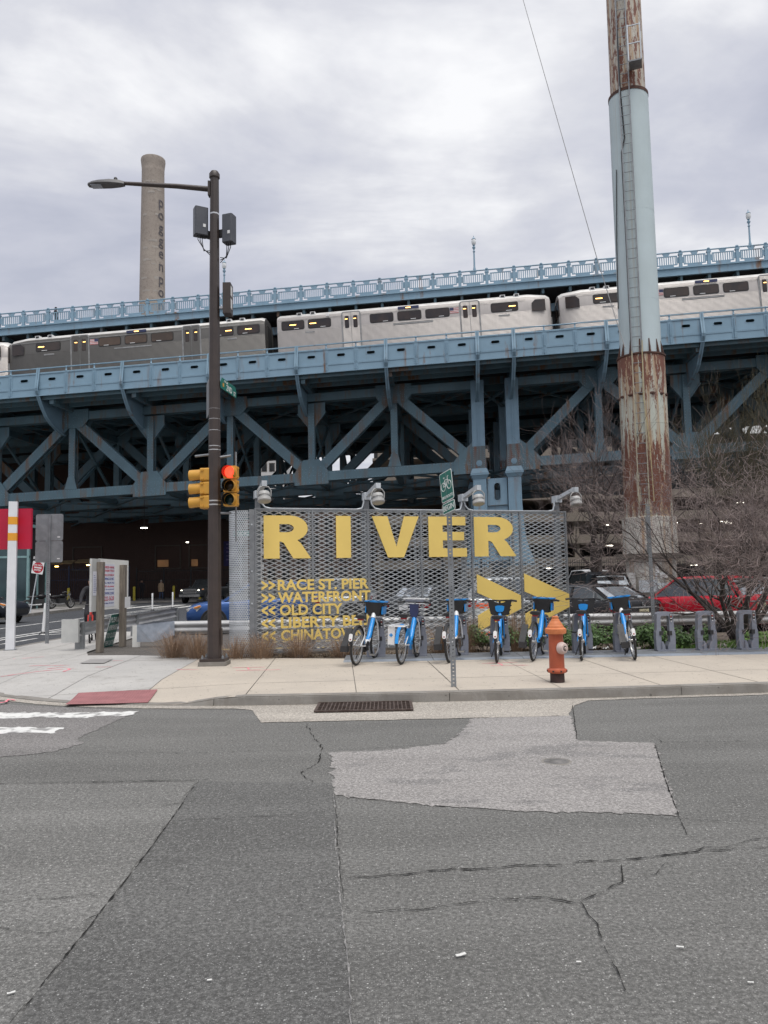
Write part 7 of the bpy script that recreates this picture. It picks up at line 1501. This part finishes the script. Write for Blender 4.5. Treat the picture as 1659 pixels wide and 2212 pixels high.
# ================================================================== PLANTS
m_bark = mat('bark', (.085, .070, .064), (.05, .041, .038), r=.9, ns=14, bp=.5); m_twig = mat('twig', (.27, .215, .20), (.17, .135, .13), r=.85, ns=9); m_twigo = mat('twig_olive', (.12, .105, .06), (.08, .07, .045), r=.85, ns=9)
def rdir(rn): return V((rn.gauss(0, 1), rn.gauss(0, 1), rn.gauss(0, 1))).normalized()
def grow(mbs, p, d, r_, ln, dep, mx, rn, spread, up, curl, kids_n, sag=0.):
    n = 3 if dep < mx else 3; pts, rs = [p], [r_]; q = p; dd = d
    for i in range(n):
        dd = (dd + rdir(rn) * curl + V((0, 0, up))).normalized(); q = q + dd * ln / n; pts.append(q); rs.append(r_ * (1 - .38 * (i + 1) / n) if dep < mx else max(.0034, r_ * (1 - .6 * (i + 1) / n)))
    mbs[0 if dep == 0 else 1 if dep < mx - 1 else 2].tube(pts, rs, 7 if dep == 0 else 5 if dep < 3 else 3, cap=False)
    if dep >= mx: return
    k = kids_n[min(dep, len(kids_n) - 1)]
    for j in range(k):
        t = 1. if j == 0 else rn.uniform(.3, 1.); i = min(n - 1, int(t * n)); b = pts[i].lerp(pts[i + 1], t * n - i) if t < 1 else pts[-1]
        nd = (dd + rdir(rn) * (spread if j else spread * .45)).normalized(); grow(mbs, b, nd, rs[-1] * (.85 if j == 0 else rn.uniform(.5, .75)), ln * rn.uniform(.62, .9), dep + 1, mx, rn, spread, up, curl, kids_n)
def tree(name, label, loc, stems, r_, ln, mx, seed, spread, up, curl, kids_n, mt=None, cat='tree', tilt=.5, grp=None):
    rn = random.Random(seed); o = E(name, label, cat, loc, 0, grp); mbs = [MB(), MB(), MB()]
    for s in range(stems):
        a = 2 * math.pi * s / max(1, stems) + rn.uniform(-.4, .4); d = V((math.cos(a) * tilt, math.sin(a) * tilt, 1)).normalized() if stems > 1 else V((.05, 0, 1))
        grow(mbs, V((math.cos(a) * .06 * (stems > 1), math.sin(a) * .06 * (stems > 1), 0)), d, r_ * rn.uniform(.75, 1.1), ln * rn.uniform(.85, 1.15), 0, mx, rn, spread, up, curl, kids_n)
    mbs[0].build('trunk', m_bark, o, True); mbs[1].build('branches', m_bark, o, True); c = stuff(mbs[2].build('crown', mt or m_twig, o)); print(name, sum(len(m.f) for m in mbs)); return o
tree('bare_tree', 'bare branching tree left of the rusty column', (9.7, 34.5, -.1), 1, .22, 2.9, 6, 11, .72, .06, .22, (4, 4, 4, 3, 3, 3))
tree('bare_tree', 'second slim bare tree just left of the rusty column', (10.6, 39.5, -.1), 1, .16, 2.8, 6, 23, .7, .08, .22, (3, 4, 4, 3, 3, 3))
tree('shrub_tree', 'many stemmed bare shrub tree with tangled twigs at the right edge', (7.42, 16.35, .08), 8, .060, 1.45, 6, 5, .76, .02, .28, (3, 3, 4, 4, 3, 2), tilt=.46)
tree('shrub_tree', 'bare tangled shrub tree beyond the guard rail at the right edge', (11.4, 20.2, -.05), 4, .055, 1.5, 6, 8, .8, .05, .32, (3, 3, 4, 4, 3, 2), tilt=.55)
tree('upright_tree', 'slender olive twigged tree rising above the shrubs on the right', (13.4, 29.0, -.1), 3, .09, 2.6, 6, 31, .42, .16, .12, (4, 4, 4, 3, 3, 3), mt=m_twigo, tilt=.25)
# leafy shrubs in the bed
m_leaf = mat('leaf_green', (.085, .160, .040), (.045, .092, .025), r=.55, ns=26, lo=.42, hi=.58); m_leafl = mat('leaf_bright', (.14, .26, .045), (.08, .16, .03), r=.55, ns=26)
def shrub(label, c, rx, ry, h, n, seed, m=None, name='leafy_shrub', ls=.034):
    rn = random.Random(seed); o = E(name, label, 'shrub', c, 0, 'green shrubs behind the docks'); lf, st = MB(), MB(); bumps = [(rn.uniform(-rx, rx) * .8, rn.uniform(-ry, ry) * .7, rn.uniform(.55, 1.) * h, rn.uniform(.35, .6) * min(rx, .5)) for _ in range(9)]
    for i in range(n):
        bx_, by_, bz_, br_ = rn.choice(bumps); v = rdir(rn) * (rn.random() ** .4); p = V((bx_ + v.x * br_, by_ + v.y * br_, max(.01, bz_ * .62 + v.z * bz_ * .42)))
        nrm = (v + V((0, -.2, .7)) + rdir(rn) * .6).normalized(); a = rdir(rn); a = (a - nrm * a.dot(nrm)).normalized(); b = nrm.cross(a); s = ls * rn.uniform(.7, 1.4)
        lf.add([p - a * s, p + b * s * .55 + nrm * s * .12, p + a * s, p - b * s * .55 + nrm * s * .12], [(0, 1, 2), (0, 2, 3)])
    for i in range(34):
        bx_, by_, bz_, br_ = rn.choice(bumps); st.tube([(bx_ * .4, by_ * .4, 0), (bx_ * .8 + rn.gauss(0, .05), by_ * .8, bz_ * .5), (bx_ + rn.gauss(0, .12), by_ + rn.gauss(0, .12), bz_ * rn.uniform(.9, 1.25))], [.006, .005, .002], 3, cap=False)
    st.build('stems', m_twig, o); stuff(lf.build('foliage', m or m_leaf, o))
for k, (x, y, rx, h, lb) in enumerate([(2.05, 15.75, .50, .62, 'green leafy shrub behind the bike at the left big chevron'), (2.95, 15.75, .45, .60, 'green leafy shrub behind the hydrant'), (3.75, 15.65, .50, .60, 'green leafy shrub just right of the hydrant'), (4.65, 15.6, .50, .60, 'green leafy shrub behind the rightmost bike'), (5.5, 15.6, .45, .55, 'green leafy shrub at the foot of the grey sign post'), (6.2, 15.65, .45, .50, 'green leafy shrub between the first two empty docks'), (7.55, 15.7, .45, .42, 'low green shrub right of the shrub tree trunks'), (8.4, 15.8, .55, .48, 'low green shrub at the right edge of the picture'), (9.6, 16.1, .8, .5, 'green shrub past the last dock')]): shrub(lb, (x, y, .085), rx, .45, h, 1900, 40 + k, m_leaf if k != 6 else m_leafl)
# fresh ground cover under the shrub tree
rn = random.Random(77); gc = MB()
for i in range(5200):
    p = V((rn.gauss(7.3, .75), rn.gauss(15.55, .32), .085)); h = rn.uniform(.04, .14); d = V((rn.gauss(0, .03), rn.gauss(0, .03), h)); w_ = V((rn.choice((-1, 1)) * rn.uniform(.006, .016), rn.uniform(-.01, .01), 0)); gc.add([p - w_ * .4, p + d * .6 - w_, p + d, p + d * .6 + w_], [(0, 1, 2), (0, 2, 3)])
tag(gc.build('ground_cover', m_leafl), 'bright green weeds around the foot of the shrub tree', 'weeds', kind='stuff')
rn = random.Random(78); gc = MB()
for i in range(5200):
    x = rn.uniform(-4.2, 10); p = V((x, (15.55 if x < -2.6 else 15.25 if x < -1 else 15.2) + abs(rn.gauss(0, .45)) + max(0, x * .02), .085)); h = rn.uniform(.02, .07); d = V((rn.gauss(0, .05), rn.gauss(0, .05), h)); w_ = V((rn.uniform(-.012, .012), rn.uniform(-.012, .012), 0)); gc.add([p - w_, p + d, p + w_], [(0, 1, 2)])
tag(gc.build('leaf_litter', mat('litter_brown', (.16, .115, .07), (.09, .065, .045), r=.9, ns=40)), 'brown dead leaves and stalks scattered over the bed', 'leaf litter', kind='stuff')
# dry ornamental grasses
m_dry = mat('dry_grass', (.36, .25, .165), (.22, .145, .10), r=.85, ns=30)
def grass(label, x, y, h, n, seed, sp=.30):
    rn = random.Random(seed); o = E('dry_grass', label, 'grass clump', (x, y, .085), 0, 'dry grasses along the screen'); mb = MB()
    for i in range(n):
        a = rn.gauss(1., 2.2) + seed; lean = abs(rn.gauss(0, sp)) + .04; hh = h * rn.uniform(.35, 1.35); d = V((math.cos(a), math.sin(a), 0)); b0 = d * rn.uniform(0, .26); w_ = V((-d.y, d.x, 0)) * rn.uniform(.0012, .0032)
        q = [b0, b0 + d * lean * .25 + V((0, 0, hh * .45)), b0 + d * lean * .65 + V((0, 0, hh * .82)), b0 + d * lean * 1.25 + V((0, 0, hh * rn.uniform(.78, 1.)))]; vs = []
        for k, p in enumerate(q): ww = w_ * (1, 1, .8, .2)[k]; vs += [p - ww, p + ww]
        mb.add(vs, [(0, 1, 3, 2), (2, 3, 5, 4), (4, 5, 7, 6)])
    stuff(mb.build('blades', m_dry, o)); MB().lathe([(.12, 0), (.07, .05), (0, .07)], n=9).build('crown', m_bark, o)
for k, (x, y, h, n, lb) in enumerate([(-4.25, 15.5, .48, 650, 'dry brown grass clump left of the light pole, leftmost'), (-3.75, 15.3, .46, 650, 'dry brown grass clump just left of the light pole'), (-2.95, 15.1, .40, 420, 'dry brown grass clump just right of the light pole'), (-2.42, 15.05, .46, 500, 'dry brown grass clump at the left end of the screen'), (-1.72, 15.25, .46, 480, 'dry brown grass clump under the word Chinatown'), (-.85, 15.25, .36, 420, 'dry brown grass clump behind the first bike'), (1.15, 15.6, .5, 480, 'dry brown grass clump behind the bike route post'), (1.55, 15.5, .62, 520, 'tall dry grass left of the first green shrub'), (2.55, 15.55, .70, 420, 'tall dry grass between the green shrubs at the chevrons')]): grass(lb, x, y, h, n, 60 + k)
# litter along the dock base
for k, (x, y, s, m, lb) in enumerate([(3.98, 15.08, .16, m_white, 'crumpled white paper behind the bike right of the hydrant'), (4.25, 15.05, .12, m_white, 'small crumpled paper left of the rightmost bike'), (4.75, 15.08, .16, mat('clear_cup', (.45, .47, .5), r=.3), 'crushed plastic cup right of the rightmost bike'), (2.3, 15.05, .22, mat('grey_rag', (.32, .31, .29), r=.8), 'grey rag lying left of the hydrant'), (3.15, 15.1, .22, mat('green_bag', (.01, .12, .05), r=.5), 'dark green litter right of the hydrant'), (6.55, 15.12, .10, m_white, 'white litter beside the second empty dock')]):
    rn = random.Random(k); mb = MB(); vs = [(s * (i / 4 - .5) + rn.gauss(0, .01), s * .6 * (j / 3 - .5), .01 + abs(rn.gauss(0, s * .22))) for j in range(4) for i in range(5)]; mb.add(vs, [(j * 5 + i, j * 5 + i + 1, j * 5 + i + 6, j * 5 + i + 5) for j in range(3) for i in range(4)]); o = mb.build('litter', m); o.location = (x, y, .15); tag(o, lb, 'litter', 'litter along the docks')
br_ = MB().tube([(8.1, 15.2, .22), (8.6, 15.05, .16), (9.2, 14.95, .12)], [.035, .03, .025], 7).build('fallen_branch', mat('bare_wood', (.36, .29, .20), (.28, .22, .15), r=.8)); tag(br_, 'pale fallen branch at the right edge beside the docks', 'branch')
